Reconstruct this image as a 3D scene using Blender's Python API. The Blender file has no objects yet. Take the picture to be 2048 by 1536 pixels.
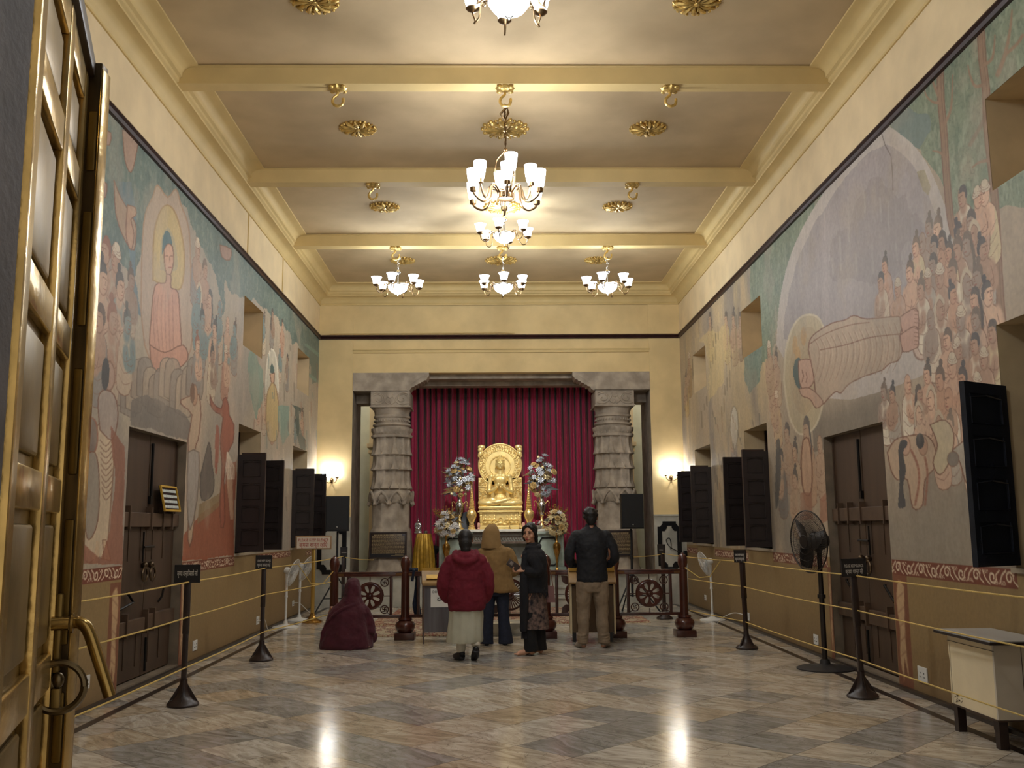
import bpy, bmesh, math, random
import numpy as np
from mathutils import Vector, Matrix
PI = math.pi
random.seed(7)
# ---------------------------------------------------------------- camera
FPX, EYE = 1930.0, 1.52
FZ = 0.03            # height of the marble floor
def _n(v):
    v = np.array(v, float); return v/np.linalg.norm(v)
_dY = _n([(986-1024)/FPX, -(1054-768)/FPX, -1.0])
_up = np.array([-69/13020.0, 1.0, 0.0])
_dZ = _n(_up-_dY*np.dot(_up, _dY)); _dX = np.cross(_dY, _dZ)
CR = np.array([_dX, _dY, _dZ])                  # camera -> world
cam_data = bpy.data.cameras.new('camera'); cam = bpy.data.objects.new('camera', cam_data)
bpy.context.scene.collection.objects.link(cam)
cam_data.sensor_width = 36.0; cam_data.lens = 36.0*FPX/2048.0; cam_data.clip_start = 0.05
M = Matrix([list(CR[0])+[0], list(CR[1])+[0], list(CR[2])+[EYE], [0, 0, 0, 1]])
cam.matrix_world = M
bpy.context.scene.camera = cam
# ---------------------------------------------------------------- world, exposure
sc = bpy.context.scene
world = bpy.data.worlds.new('world'); sc.world = world; world.use_nodes = True
bg = world.node_tree.nodes['Background']; bg.inputs[0].default_value = (0.62, 0.55, 0.45, 1); bg.inputs[1].default_value = 1.0
sc.view_settings.view_transform = 'Standard'; sc.view_settings.look = 'None'
sc.view_settings.gamma = 1.0; sc.view_settings.use_curve_mapping = False
sc.view_settings.exposure = 0.16
LAMP = 1.0          # master factor of the lamps
# ---------------------------------------------------------------- measuring helpers (photo frame 2048x1536)
def ray(x, y): return CR @ np.array([(x-1024)/FPX, -(y-768)/FPX, -1.0])
def atX(x, y, X): r = ray(x, y); return Vector(np.array([0, 0, EYE])+r*(X/r[0]))
def atY(x, y, Y): r = ray(x, y); return Vector(np.array([0, 0, EYE])+r*(Y/r[1]))
def atZ(x, y, Z=0.03): r = ray(x, y); return Vector(np.array([0, 0, EYE])+r*((Z-EYE)/r[2]))
# ---------------------------------------------------------------- materials
def lin(c):
    return tuple(((v/255.0)/12.92 if v/255.0 <= 0.04045 else ((v/255.0+0.055)/1.055)**2.4) for v in c[:3])
_mats = {}
def mat(name, rgb, rough=0.6, metal=0.0, noise=0.0, nscale=8.0, bump=0.0, bscale=40.0, emit=None, estr=0.0, coat=0.0, rgb2=None, alpha=1.0, trans=0.0, sss=0.0, sheen=0.0, stretch=None):
    if name in _mats: return _mats[name]
    m = bpy.data.materials.new(name); m.use_nodes = True; nt = m.node_tree; N = nt.nodes; L = nt.links
    b = N['Principled BSDF']; c = lin(rgb)
    b.inputs['Roughness'].default_value = rough; b.inputs['Metallic'].default_value = metal
    b.inputs['Base Color'].default_value = (*c, 1); b.inputs['Coat Weight'].default_value = coat
    b.inputs['Coat Roughness'].default_value = 0.15
    if trans: b.inputs['Transmission Weight'].default_value = trans
    if sheen: b.inputs['Sheen Weight'].default_value = sheen
    if alpha < 1: b.inputs['Alpha'].default_value = alpha
    tc = N.new('ShaderNodeTexCoord'); src = tc.outputs['Object']
    if stretch:
        mp = N.new('ShaderNodeMapping'); mp.inputs['Scale'].default_value = stretch; L.new(src, mp.inputs[0]); src = mp.outputs[0]
    if noise or rgb2:
        n = N.new('ShaderNodeTexNoise'); n.inputs['Scale'].default_value = nscale; n.inputs['Detail'].default_value = 6; L.new(src, n.inputs['Vector'])
        r = N.new('ShaderNodeValToRGB'); L.new(n.outputs['Fac'], r.inputs[0])
        r.color_ramp.elements[0].position = 0.35; r.color_ramp.elements[1].position = 0.65
        c2 = lin(rgb2) if rgb2 else tuple(v*(1-noise) for v in c)
        c1 = c if rgb2 else tuple(min(1, v*(1+noise*0.5)) for v in c)
        r.color_ramp.elements[0].color = (*c2, 1); r.color_ramp.elements[1].color = (*c1, 1)
        L.new(r.outputs[0], b.inputs['Base Color'])
    if bump:
        n2 = N.new('ShaderNodeTexNoise'); n2.inputs['Scale'].default_value = bscale; n2.inputs['Detail'].default_value = 4; L.new(src, n2.inputs['Vector'])
        bp = N.new('ShaderNodeBump'); bp.inputs['Strength'].default_value = bump; bp.inputs['Distance'].default_value = 0.01
        L.new(n2.outputs['Fac'], bp.inputs['Height']); L.new(bp.outputs[0], b.inputs['Normal'])
    if emit: b.inputs['Emission Color'].default_value = (*lin(emit), 1); b.inputs['Emission Strength'].default_value = estr
    _mats[name] = m; return m
# ---------------------------------------------------------------- object helpers
COL = bpy.context.scene.collection
def tag(o, label=None, cat=None, group=None, kind=None):
    if label: o['label'] = label
    if cat: o['category'] = cat
    if group: o['group'] = group
    if kind: o['kind'] = kind
    return o
def thing(name, label, cat, loc=(0, 0, 0), rotz=0.0, group=None):
    o = bpy.data.objects.new(name, None); COL.objects.link(o); o.empty_display_size = 0.1
    o.location = loc; o.rotation_euler = (0, 0, rotz); return tag(o, label, cat, group)
def copy_thing(root, loc, rotz=None, label=None):
    r = root.copy(); COL.objects.link(r); r.location = loc
    if rotz is not None: r.rotation_euler = (0, 0, rotz)
    if label: r['label'] = label
    for ch in list(root.children):
        c = ch.copy(); COL.objects.link(c); c.parent = r
        for g in list(ch.children):
            d = g.copy(); COL.objects.link(d); d.parent = c
    return r
class MB:
    def __init__(s): s.bm = bmesh.new()
    def box(s, c, d, rot=None, bev=0.0):
        """box centred at c with full sizes d"""
        mtx = Matrix.Translation(Vector(c))
        if rot is not None: mtx = mtx @ (rot.to_4x4() if not isinstance(rot, (int, float)) else Matrix.Rotation(rot, 4, 'Z'))
        r = bmesh.ops.create_cube(s.bm, size=1.0, matrix=mtx @ Matrix.Diagonal((d[0], d[1], d[2], 1)))
        if bev:
            es = list({e for v in r['verts'] for e in v.link_edges})
            bmesh.ops.bevel(s.bm, geom=es, offset=bev, segments=2, affect='EDGES', profile=0.5)
        return s
    def b2(s, a, b, bev=0.0):
        return s.box([(a[i]+b[i])/2 for i in range(3)], [abs(b[i]-a[i]) for i in range(3)], bev=bev)
    def tube(s, pts, rad, seg=8, caps=True, flat=1.0):
        pts = [Vector(p) for p in pts]; n = len(pts)
        rads = rad if isinstance(rad, (list, tuple)) else [rad]*n
        rings = []; prev = None
        for i, p in enumerate(pts):
            t = (pts[min(i+1, n-1)]-pts[max(i-1, 0)])
            t = t.normalized() if t.length > 1e-9 else Vector((0, 0, 1))
            if prev is None:
                u = t.orthogonal().normalized()
            else:
                u = prev-t*prev.dot(t)
                u = u.normalized() if u.length > 1e-6 else t.orthogonal().normalized()
            prev = u; w = t.cross(u)
            rings.append([s.bm.verts.new(p+(u*math.cos(2*PI*k/seg)+w*math.sin(2*PI*k/seg)*flat)*rads[i]) for k in range(seg)])
        for i in range(n-1):
            for k in range(seg):
                s.bm.faces.new((rings[i][k], rings[i][(k+1) % seg], rings[i+1][(k+1) % seg], rings[i+1][k]))
        if caps:
            s.bm.faces.new(rings[0][::-1]); s.bm.faces.new(rings[-1])
        return s
    def cyl(s, a, b, r, r2=None, seg=16): return s.tube([a, b], [r, r if r2 is None else r2], seg)
    def lathe(s, prof, c=(0, 0, 0), seg=24, rf=None, axis=None, start=0.0, ends=True):
        """prof = [(radius, z)], rf(theta, z, r) -> radius"""
        mtx = Matrix.Translation(Vector(c)) @ (axis.to_4x4() if axis is not None else Matrix.Identity(4))
        rings = []
        for r, z in prof:
            ring = []
            for k in range(seg):
                t = start+2*PI*k/seg; rr = rf(t, z, r) if rf else r
                ring.append(s.bm.verts.new(mtx @ Vector((rr*math.cos(t), rr*math.sin(t), z))))
            rings.append(ring)
        for i in range(len(rings)-1):
            for k in range(seg):
                s.bm.faces.new((rings[i][k], rings[i][(k+1) % seg], rings[i+1][(k+1) % seg], rings[i+1][k]))
        if ends:
            if prof[0][0] > 1e-4: s.bm.faces.new(rings[0][::-1])
            if prof[-1][0] > 1e-4: s.bm.faces.new(rings[-1])
        return s
    def ell(s, c, d, rot=None, seg=12, ring=8):
        mtx = Matrix.Translation(Vector(c))
        if rot is not None: mtx = mtx @ rot.to_4x4()
        bmesh.ops.create_uvsphere(s.bm, u_segments=seg, v_segments=ring, radius=1.0, matrix=mtx @ Matrix.Diagonal((d[0], d[1], d[2], 1)))
        return s
    def prism(s, poly, vec, org=(0, 0, 0), ax=(1, 0, 0), ay=(0, 0, 1)):
        """polygon in the (ax, ay) plane swept along vec"""
        o = Vector(org); ax = Vector(ax); ay = Vector(ay); v = Vector(vec)
        a = [s.bm.verts.new(o+ax*p[0]+ay*p[1]) for p in poly]; b = [s.bm.verts.new(q.co+v) for q in a]
        n = len(a)
        s.bm.faces.new(a[::-1]); s.bm.faces.new(b)
        for i in range(n): s.bm.faces.new((a[i], a[(i+1) % n], b[(i+1) % n], b[i]))
        return s
    def sweep(s, prof, path, closed=False, up=(0, 0, 1)):
        """profile [(side, up)] swept along a horizontal path with mitred corners"""
        P = [Vector(p) for p in path]; n = len(P); rings = []; upv = Vector(up)
        for i in range(n):
            a = P[(i-1) % n] if (closed or i > 0) else None; b = P[(i+1) % n] if (closed or i < n-1) else None
            d1 = (P[i]-a).normalized() if a is not None else None; d2 = (b-P[i]).normalized() if b is not None else None
            if d1 is None: d1 = d2
            if d2 is None: d2 = d1
            n1 = upv.cross(d1).normalized(); n2 = upv.cross(d2).normalized(); m_ = (n1+n2).normalized()
            k = 1.0/max(0.3, m_.dot(n1))
            rings.append([s.bm.verts.new(P[i]+m_*q[0]*k+upv*q[1]) for q in prof])
        cnt = n if closed else n-1
        for i in range(cnt):
            for j in range(len(prof)-1):
                s.bm.faces.new((rings[i][j], rings[(i+1) % n][j], rings[(i+1) % n][j+1], rings[i][j+1]))
        return s
    def text(s, body, size, mtx, depth=0.001, wid=None, font=None):
        cu = bpy.data.curves.new('t', 'FONT'); cu.body = body; cu.size = size; cu.extrude = depth; cu.align_x = 'CENTER'; cu.align_y = 'CENTER'; cu.resolution_u = 3
        o = bpy.data.objects.new('t', cu); COL.objects.link(o); bpy.context.view_layer.update()
        dg = bpy.context.evaluated_depsgraph_get(); me = bpy.data.meshes.new_from_object(o.evaluated_get(dg))
        if wid and len(me.vertices):
            xs = [v.co.x for v in me.vertices]; w = max(xs)-min(xs)
            if w > 0: me.transform(Matrix.Diagonal((wid/w, 1, 1, 1)))
        me.transform(mtx); s.bm.from_mesh(me)
        bpy.data.objects.remove(o); bpy.data.curves.remove(cu); bpy.data.meshes.remove(me); return s
    def build(s, name, m, parent=None, smooth=35, subd=0, loc=None):
        bm = s.bm; bmesh.ops.recalc_face_normals(bm, faces=bm.faces)
        me = bpy.data.meshes.new(name); bm.to_mesh(me); bm.free()
        for mm in (m if isinstance(m, (list, tuple)) else [m]): me.materials.append(mm)
        o = bpy.data.objects.new(name, me); COL.objects.link(o)
        if parent is not None: o.parent = parent
        if loc is not None: o.location = loc
        if smooth:
            me.polygons.foreach_set('use_smooth', [True]*len(me.polygons))
            try: me.set_sharp_from_angle(angle=math.radians(smooth))
            except Exception: pass
        if subd:
            md = o.modifiers.new('s', 'SUBSURF'); md.levels = subd; md.render_levels = subd
        return o
def struct(o, label=None): o['kind'] = 'structure'; 
def arc(c, r, a0, a1, n, ax=(1, 0, 0), ay=(0, 0, 1)):
    c = Vector(c); ax = Vector(ax); ay = Vector(ay)
    return [c+(ax*math.cos(a0+(a1-a0)*i/n)+ay*math.sin(a0+(a1-a0)*i/n))*r for i in range(n+1)]
def smoothpts(P, k=6):
    P = [Vector(p) for p in P]; out = []
    for i in range(len(P)-1):
        p0, p1, p2, p3 = P[max(i-1, 0)], P[i], P[i+1], P[min(i+2, len(P)-1)]
        for j in range(k):
            t = j/k
            out.append(0.5*((2*p1)+(p2-p0)*t+(2*p0-5*p1+4*p2-p3)*t*t+(3*p1-p0-3*p2+p3)*t**3))
    out.append(P[-1]); return out
def RX(a): return Matrix.Rotation(a, 3, 'X')
def RY(a): return Matrix.Rotation(a, 3, 'Y')
def RZ(a): return Matrix.Rotation(a, 3, 'Z')
# ================================================================ the room
XL, XR, YB, YF = -3.42, 3.74, 18.85, 1.95
ZC = 6.29
cream = mat('cream_wall', (226, 204, 162), 0.75, noise=0.10, nscale=2.2, bump=0.05, bscale=60)
ceilm = mat('ceiling_paint', (194, 171, 132), 0.8, noise=0.12, nscale=1.6, bump=0.05, bscale=40)
creamb = mat('cream_end_wall', (222, 196, 142), 0.75, noise=0.10, nscale=2.2, bump=0.05, bscale=60)
beamm = mat('beam_paint', (210, 184, 126), 0.6, noise=0.06, nscale=3)
railm = mat('dark_picture_rail', (52, 26, 24), 0.35, noise=0.3, nscale=10)
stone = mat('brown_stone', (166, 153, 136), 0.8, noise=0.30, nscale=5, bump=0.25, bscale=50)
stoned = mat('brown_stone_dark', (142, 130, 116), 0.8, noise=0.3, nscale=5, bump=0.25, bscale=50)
marblew = mat('veined_marble', (186, 184, 172), 0.3, noise=0.28, nscale=3.0)
grnmar = mat('green_marble', (168, 182, 170), 0.3, noise=0.25, nscale=6.0)
blackm = mat('black_marble', (14, 16, 20), 0.3)
darkband = mat('dark_stone_band', (48, 38, 32), 0.3, noise=0.2)
# ---- floor material: marble tiles laid at 45 degrees
def floor_mat():
    m = bpy.data.materials.new('marble_tiles'); m.use_nodes = True; nt = m.node_tree; N = nt.nodes; L = nt.links; b = N['Principled BSDF']
    def nd(t, **k):
        n = N.new(t)
        for a, v in k.items(): setattr(n, a, v)
        return n
    def math_(op, a, b_=None):
        n = nd('ShaderNodeMath', operation=op)
        for i, v in enumerate((a, b_)):
            if v is None: continue
            if isinstance(v, (int, float)): n.inputs[i].default_value = v
            else: L.new(v, n.inputs[i])
        return n.outputs[0]
    tc = nd('ShaderNodeTexCoord'); mp = nd('ShaderNodeMapping'); L.new(tc.outputs['Object'], mp.inputs[0])
    mp.inputs['Rotation'].default_value = (0, 0, -PI/4); T = 0.513
    sp = nd('ShaderNodeSeparateXYZ'); L.new(mp.outputs[0], sp.inputs[0])
    u = math_('DIVIDE', math_('SUBTRACT', sp.outputs[0], 0.39), T); v = math_('DIVIDE', math_('SUBTRACT', sp.outputs[1], 0.176), T)
    fu = math_('FLOOR', u); fv = math_('FLOOR', v); gu = math_('SUBTRACT', u, fu); gv = math_('SUBTRACT', v, fv)
    cb = nd('ShaderNodeCombineXYZ'); L.new(fu, cb.inputs[0]); L.new(fv, cb.inputs[1])
    wn = nd('ShaderNodeTexWhiteNoise', noise_dimensions='2D'); L.new(cb.outputs[0], wn.inputs['Vector'])
    # veins: stretched noise, turned and shifted tile by tile
    ws = nd('ShaderNodeSeparateColor'); L.new(wn.outputs['Color'], ws.inputs[0])
    ang = math_('ADD', math_('MULTIPLY', ws.outputs[0], 0.7), 0.45)
    vr = nd('ShaderNodeVectorRotate', rotation_type='Z_AXIS'); L.new(tc.outputs['Object'], vr.inputs['Vector']); L.new(ang, vr.inputs['Angle'])
    ad = nd('ShaderNodeVectorMath', operation='MULTIPLY_ADD'); L.new(wn.outputs['Color'], ad.inputs[0]); ad.inputs[1].default_value = (9, 9, 9); L.new(vr.outputs[0], ad.inputs[2])
    m2 = nd('ShaderNodeMapping'); m2.inputs['Scale'].default_value = (2.0, 7.0, 1.0); L.new(ad.outputs[0], m2.inputs[0])
    n1 = nd('ShaderNodeTexNoise'); n1.inputs['Scale'].default_value = 1.5; n1.inputs['Detail'].default_value = 9; n1.inputs['Roughness'].default_value = 0.62; n1.inputs['Distortion'].default_value = 1.2; L.new(m2.outputs[0], n1.inputs['Vector'])
    r1 = nd('ShaderNodeValToRGB'); L.new(n1.outputs['Fac'], r1.inputs[0]); e = r1.color_ramp.elements
    e[0].position = 0.28; e[0].color = (*lin((150, 142, 132)), 1); e[1].position = 0.72; e[1].color = (*lin((244, 240, 232)), 1)
    for p_, c_ in ((0.42, (190, 182, 170)), (0.52, (214, 206, 194)), (0.60, (226, 222, 214))):
        q = e.new(p_); q.color = (*lin(c_), 1)
    r2 = nd('ShaderNodeValToRGB'); L.new(ws.outputs[1], r2.inputs[0]); e = r2.color_ramp.elements; r2.color_ramp.interpolation = 'CONSTANT'
    e[0].color = (*lin((204, 206, 208)), 1); e[1].position = 0.86; e[1].color = (*lin((255, 252, 246)), 1)
    for p_, c_ in ((0.22, (250, 244, 234)), (0.45, (228, 224, 218)), (0.58, (252, 246, 234)), (0.72, (240, 228, 208))):
        q = e.new(p_); q.color = (*lin(c_), 1)
    mx = nd('ShaderNodeMix', data_type='RGBA', blend_type='MULTIPLY'); mx.inputs[0].default_value = 1.0
    L.new(r1.outputs[0], mx.inputs[6]); L.new(r2.outputs[0], mx.inputs[7])
    # thin dark cracks
    n3 = nd('ShaderNodeTexNoise'); n3.inputs['Scale'].default_value = 2.4; n3.inputs['Detail'].default_value = 7; n3.inputs['Distortion'].default_value = 2.5; L.new(ad.outputs[0], n3.inputs['Vector'])
    cr = math_('LESS_THAN', math_('ABSOLUTE', math_('SUBTRACT', n3.outputs['Fac'], 0.5)), 0.006)
    mx2 = nd('ShaderNodeMix', data_type='RGBA'); L.new(math_('MULTIPLY', cr, 0.45), mx2.inputs[0]); L.new(mx.outputs[2], mx2.inputs[6]); mx2.inputs[7].default_value = (*lin((92, 78, 66)), 1)
    # joints
    du = math_('MINIMUM', gu, math_('SUBTRACT', 1.0, gu)); dv = math_('MINIMUM', gv, math_('SUBTRACT', 1.0, gv))
    j = math_('LESS_THAN', math_('MINIMUM', du, dv), 0.007)
    mx3 = nd('ShaderNodeMix', data_type='RGBA'); L.new(math_('MULTIPLY', j, 0.6), mx3.inputs[0]); L.new(mx2.outputs[2], mx3.inputs[6]); mx3.inputs[7].default_value = (*lin((86, 74, 62)), 1)
    L.new(mx3.outputs[2], b.inputs['Base Color'])
    n4 = nd('ShaderNodeTexNoise'); n4.inputs['Scale'].default_value = 3.0; n4.inputs['Detail'].default_value = 3; L.new(tc.outputs['Object'], n4.inputs['Vector'])
    rr = nd('ShaderNodeMapRange'); L.new(n4.outputs['Fac'], rr.inputs[0]); rr.inputs[3].default_value = 0.11; rr.inputs[4].default_value = 0.19
    L.new(rr.outputs[0], b.inputs['Roughness']); b.inputs['Coat Weight'].default_value = 0.0; b.inputs['IOR'].default_value = 1.6
    n5 = nd('ShaderNodeTexNoise'); n5.inputs['Scale'].default_value = 1.6; n5.inputs['Detail'].default_value = 2; L.new(tc.outputs['Object'], n5.inputs['Vector'])
    bp = nd('ShaderNodeBump'); bp.inputs['Strength'].default_value = 0.18; bp.inputs['Distance'].default_value = 0.01; L.new(n5.outputs['Fac'], bp.inputs['Height']); L.new(bp.outputs[0], b.inputs['Normal'])
    return m
fm = floor_mat()
mb = MB(); mb.b2((XL-0.4, -1.5, -0.12), (XR+0.4, 21.2, FZ)); fl = mb.build('floor', fm, smooth=0); struct(fl)
mb = MB()
for xa, xb in ((XR-0.31, XR-0.235), (XL+0.235, XL+0.31)): mb.b2((xa, 2.4, FZ-0.02), (xb, YB-0.05, FZ+0.002))
mb.b2((XL+0.235, YB-0.12, FZ-0.02), (XR-0.235, YB-0.05, FZ+0.0025))
o = mb.build('trim_1', darkband, smooth=0); struct(o)
mb = MB()
for xa, xb in ((XR-0.045, XR+0.01), (XL-0.01, XL+0.045)): mb.b2((xa, 2.4, -0.02), (xb, YB-0.01, FZ+0.03))
o = mb.build('trim_2', darkband, smooth=0); struct(o)
# ---- ceiling, beams, cornice
mb = MB(); mb.b2((XL-0.3, 0.5, ZC), (XR+0.3, YB+0.4, ZC+0.15)); o = mb.build('ceiling', ceilm, smooth=0); struct(o)
beams = [3.7, 6.58, 9.48, 12.38, 15.33]
for i, y in enumerate(beams):
    mb = MB(); w = 0.185; z0 = 6.085
    prof = [(0.0, 0), (0.0, -0.012), (-0.02, -0.02), (0.0, -0.03), (0.0, z0-ZC), (w, z0-ZC), (w, -0.03), (w+0.02, -0.02), (w, -0.012), (w, 0)]
    mb.prism([(p[0]+y, p[1]+ZC) for p in prof], (XR-XL-0.3, 0, 0), org=(XL+0.15, 0, 0), ax=(0, 1, 0))
    o = mb.build('trim_%d' % (3+i), beamm, smooth=30); struct(o)
# cornice: stepped, inside the walls (side positive = into the room)
cp = [(0.0, -0.385), (0.018, -0.385), (0.018, -0.36), (0.008, -0.352), (0.02, -0.335)]
cp += [(0.02+0.14*(1-math.cos(a)), -0.335+0.11*math.sin(a)) for a in [k*PI/2/6 for k in range(1, 7)]]
cp += [(0.175, -0.225), (0.175, -0.20), (0.20, -0.185), (0.20, -0.15), (0.23, -0.135), (0.23, -0.11)]
cp += [(0.23+0.13*(1-math.cos(a)), -0.11+0.085*math.sin(a)) for a in [k*PI/2/6 for k in range(1, 7)]]
cp += [(0.39, -0.02), (0.39, 0.0)]
path = [(XR, 1.9, ZC), (XR, YB, ZC), (XL, YB, ZC), (XL, 1.9, ZC)]
mb = MB(); mb.sweep([(a, b) for a, b in cp], path); o = mb.build('trim_8', beamm, smooth=35); struct(o)
# dark picture rail
rp = [(0, -0.045), (0.03, -0.04), (0.045, -0.015), (0.03, 0.0), (0.055, 0.015), (0.05, 0.03), (0.02, 0.045), (0, 0.05)]
mb = MB(); mb.sweep(rp, [(XR, 2.0, 5.26), (XR, YB, 5.26), (XL, YB, 5.26), (XL, 2.0, 5.26)]); o = mb.build('trim_9', railm, smooth=40); struct(o)
# thin wiring conduits up the left wall above the rail, at the beams
mb = MB()
for y in (13.15, 15.4): mb.b2((XL-0.01, y, 5.3), (XL+0.014, y+0.022, 5.92))
o = mb.build('trim_10', beamm, smooth=0); struct(o)
# small wire on the back wall rail
mb = MB(); mb.tube([(-3.2, YB-0.06, 5.325), (-1.5, YB-0.06, 5.33), (0.2, YB-0.06, 5.335), (0.45, YB-0.06, 5.32)], 0.008, 6)
o = mb.build('trim_11', beamm); struct(o)
# ---- back wall with the shrine opening
OX0, OX1 = -2.745, 3.12
mb = MB()
mb.b2((XL-0.3, YB, 0), (OX0, YB+0.25, ZC)); mb.b2((OX1, YB, 0), (XR+0.3, YB+0.25, ZC)); mb.b2((OX0, YB+0.02, 4.55), (OX1, YB+0.25, ZC))
o = mb.build('wall_back', creamb, smooth=0); struct(o)
mb = MB(); mb.b2((OX0, YB-0.035, 5.0), (OX1-0.0, YB+0.1, 5.02)); mb.b2((OX0, YB-0.012, 4.945), (OX1, YB+0.1, 5.0)); o = mb.build('trim_12', beamm, smooth=0); struct(o)
mb = MB(); mb.b2((OX0-0.05, YB-0.004, 5.22), (OX0-0.0, YB+0.1, 0.0)); 
# marble dado on the back wall pieces
bd = MB()
for a, b in ((XL, OX0), (OX1, XR)):
    bd.b2((a, YB-0.03, 0), (b, YB+0.05, 1.70)); bd.b2((a, YB-0.045, 1.70), (b, YB+0.05, 1.735))
mb.bm.free()
o = bd.build('baseboard_back', marblew, smooth=0); struct(o)
# black inlaid frames in the dado
def inlay(cx, z0, z1, w):
    m_ = MB(); h = z1-z0; t = 0.085; n = 0.10
    def ring(k):
        a = w/2-k; zz0 = z0+k; zz1 = z1-k; q = n
        return [(-a, zz0+q), (-a+q*0.5, zz0+q), (-a+q, zz0+q*0.4), (-a+q, zz0), (a-q, zz0), (a-q, zz0+q*0.4), (a-q*0.5, zz0+q), (a, zz0+q), (a, zz1-q), (a-q*0.5, zz1-q), (a-q, zz1-q*0.4), (a-q, zz1), (-a+q, zz1), (-a+q, zz1-q*0.4), (-a+q*0.5, zz1-q), (-a, zz1-q)]
    A, B = ring(0), ring(t); y = YB-0.042; n_ = len(A)
    def put(pts, yy): return [m_.bm.verts.new((cx+p[0], yy, p[1])) for p in pts]
    fa, fb = put(A, y), put(B, y); ba, bb = put(A, y+0.02), put(B, y+0.02)
    for i in range(n_):
        j = (i+1) % n_
        for q in ((fa[i], fa[j], fb[j], fb[i]), (fa[i], ba[i], ba[j], fa[j]), (fb[i], fb[j], bb[j], bb[i])): m_.bm.faces.new(q)
    o_ = m_.build('trim_%d' % (13 if cx < 0 else 14), blackm, smooth=0); struct(o_)
inlay(3.41, 0.65, 1.60, 0.46); inlay(-3.09, 0.65, 1.60, 0.56)
# ---- shrine alcove
alc = mat('alcove_paint', (196, 196, 176), 0.6, noise=0.12, nscale=3)
YA = 20.75
mb = MB(); mb.b2((-4.1, YA, 0), (4.5, YA+0.2, 4.9)); o = mb.build('wall_shrine_back', alc, smooth=0); struct(o)
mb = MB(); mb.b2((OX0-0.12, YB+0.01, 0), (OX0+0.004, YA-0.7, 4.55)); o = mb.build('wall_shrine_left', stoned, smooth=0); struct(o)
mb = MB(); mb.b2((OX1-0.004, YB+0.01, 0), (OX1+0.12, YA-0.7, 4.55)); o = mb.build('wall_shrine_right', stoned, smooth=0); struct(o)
mb = MB(); mb.b2((-4.1, YB+0.1, 0), (-3.9, YA+0.1, 4.9)); o = mb.build('wall_passage_left', alc, smooth=0); struct(o)
mb = MB(); mb.b2((4.3, YB+0.1, 0), (4.5, YA+0.1, 4.9)); o = mb.build('wall_passage_right', alc, smooth=0); struct(o)
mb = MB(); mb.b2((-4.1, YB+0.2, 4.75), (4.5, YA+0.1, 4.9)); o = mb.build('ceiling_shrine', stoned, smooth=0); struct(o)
# pilasters on the passage wall, cream with a moulded capital
mb = MB()
for x0, x1 in ((-2.62, -2.1), (2.5, 3.02)):
    mb.b2((x0, YA-0.12, 0.0), (x1, YA+0.02, 3.1)); mb.b2((x0-0.03, YA-0.15, 3.1), (x1+0.03, YA+0.02, 3.16)); mb.b2((x0-0.06, YA-0.18, 3.22), (x1+0.06, YA+0.02, 3.3)); mb.b2((x0-0.01, YA-0.13, 3.3), (x1+0.01, YA+0.02, 4.3))
o = mb.build('trim_15', cream, smooth=0); struct(o)
# stone lintel across the opening
mb = MB()
for x0, x1 in ((OX0, -1.68), (2.02, OX1)):
    mb.b2((x0, YB-0.015, 4.19), (x1, YB+0.5, 4.548), bev=0.006)
mb.b2((OX0, YB+0.5, 4.0), (-1.9, YB+0.95, 4.55)); mb.b2((2.2, YB+0.5, 4.0), (OX1, YB+0.95, 4.55))
mb.b2((-1.7, YB+0.25, 4.46), (2.05, YB+0.75, 4.549)); mb.b2((-1.7, YB+0.62, 4.37), (2.05, YB+0.95, 4.46))
o = mb.build('trim_16', stone, smooth=0); struct(o)
# corbel brackets with a rippled underside
def bracket(x0, sgn, n_):
    m_ = MB(); pl = [(0, 4.548), (0.43, 4.548), (0.43, 4.47), (0.40, 4.44)]
    for k in range(5):
        t = k/5.0; pl += [(0.38-0.30*t, 4.40-0.17*t), (0.33-0.30*t, 4.41-0.17*t-0.02)]
    pl += [(0.06, 4.20), (0.0, 4.17)]
    m_.prism([(x0+sgn*p[0], p[1]) for p in pl], (0, 0.42, 0), org=(0, YB-0.005, 0))
    m_.prism([(x0+sgn*(0.05+p[0]*0.6), 4.505-p[1]) for p in [(0, 0), (0.45, 0), (0.45, 0.03), (0.05, 0.19), (0, 0.19)]], (0, -0.012, 0), org=(0, YB-0.003, 0))
    o_ = m_.build('trim_%d' % n_, stone, smooth=25); struct(o_)
bracket(-1.68, 1, 17); bracket(2.02, -1, 18)
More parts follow.
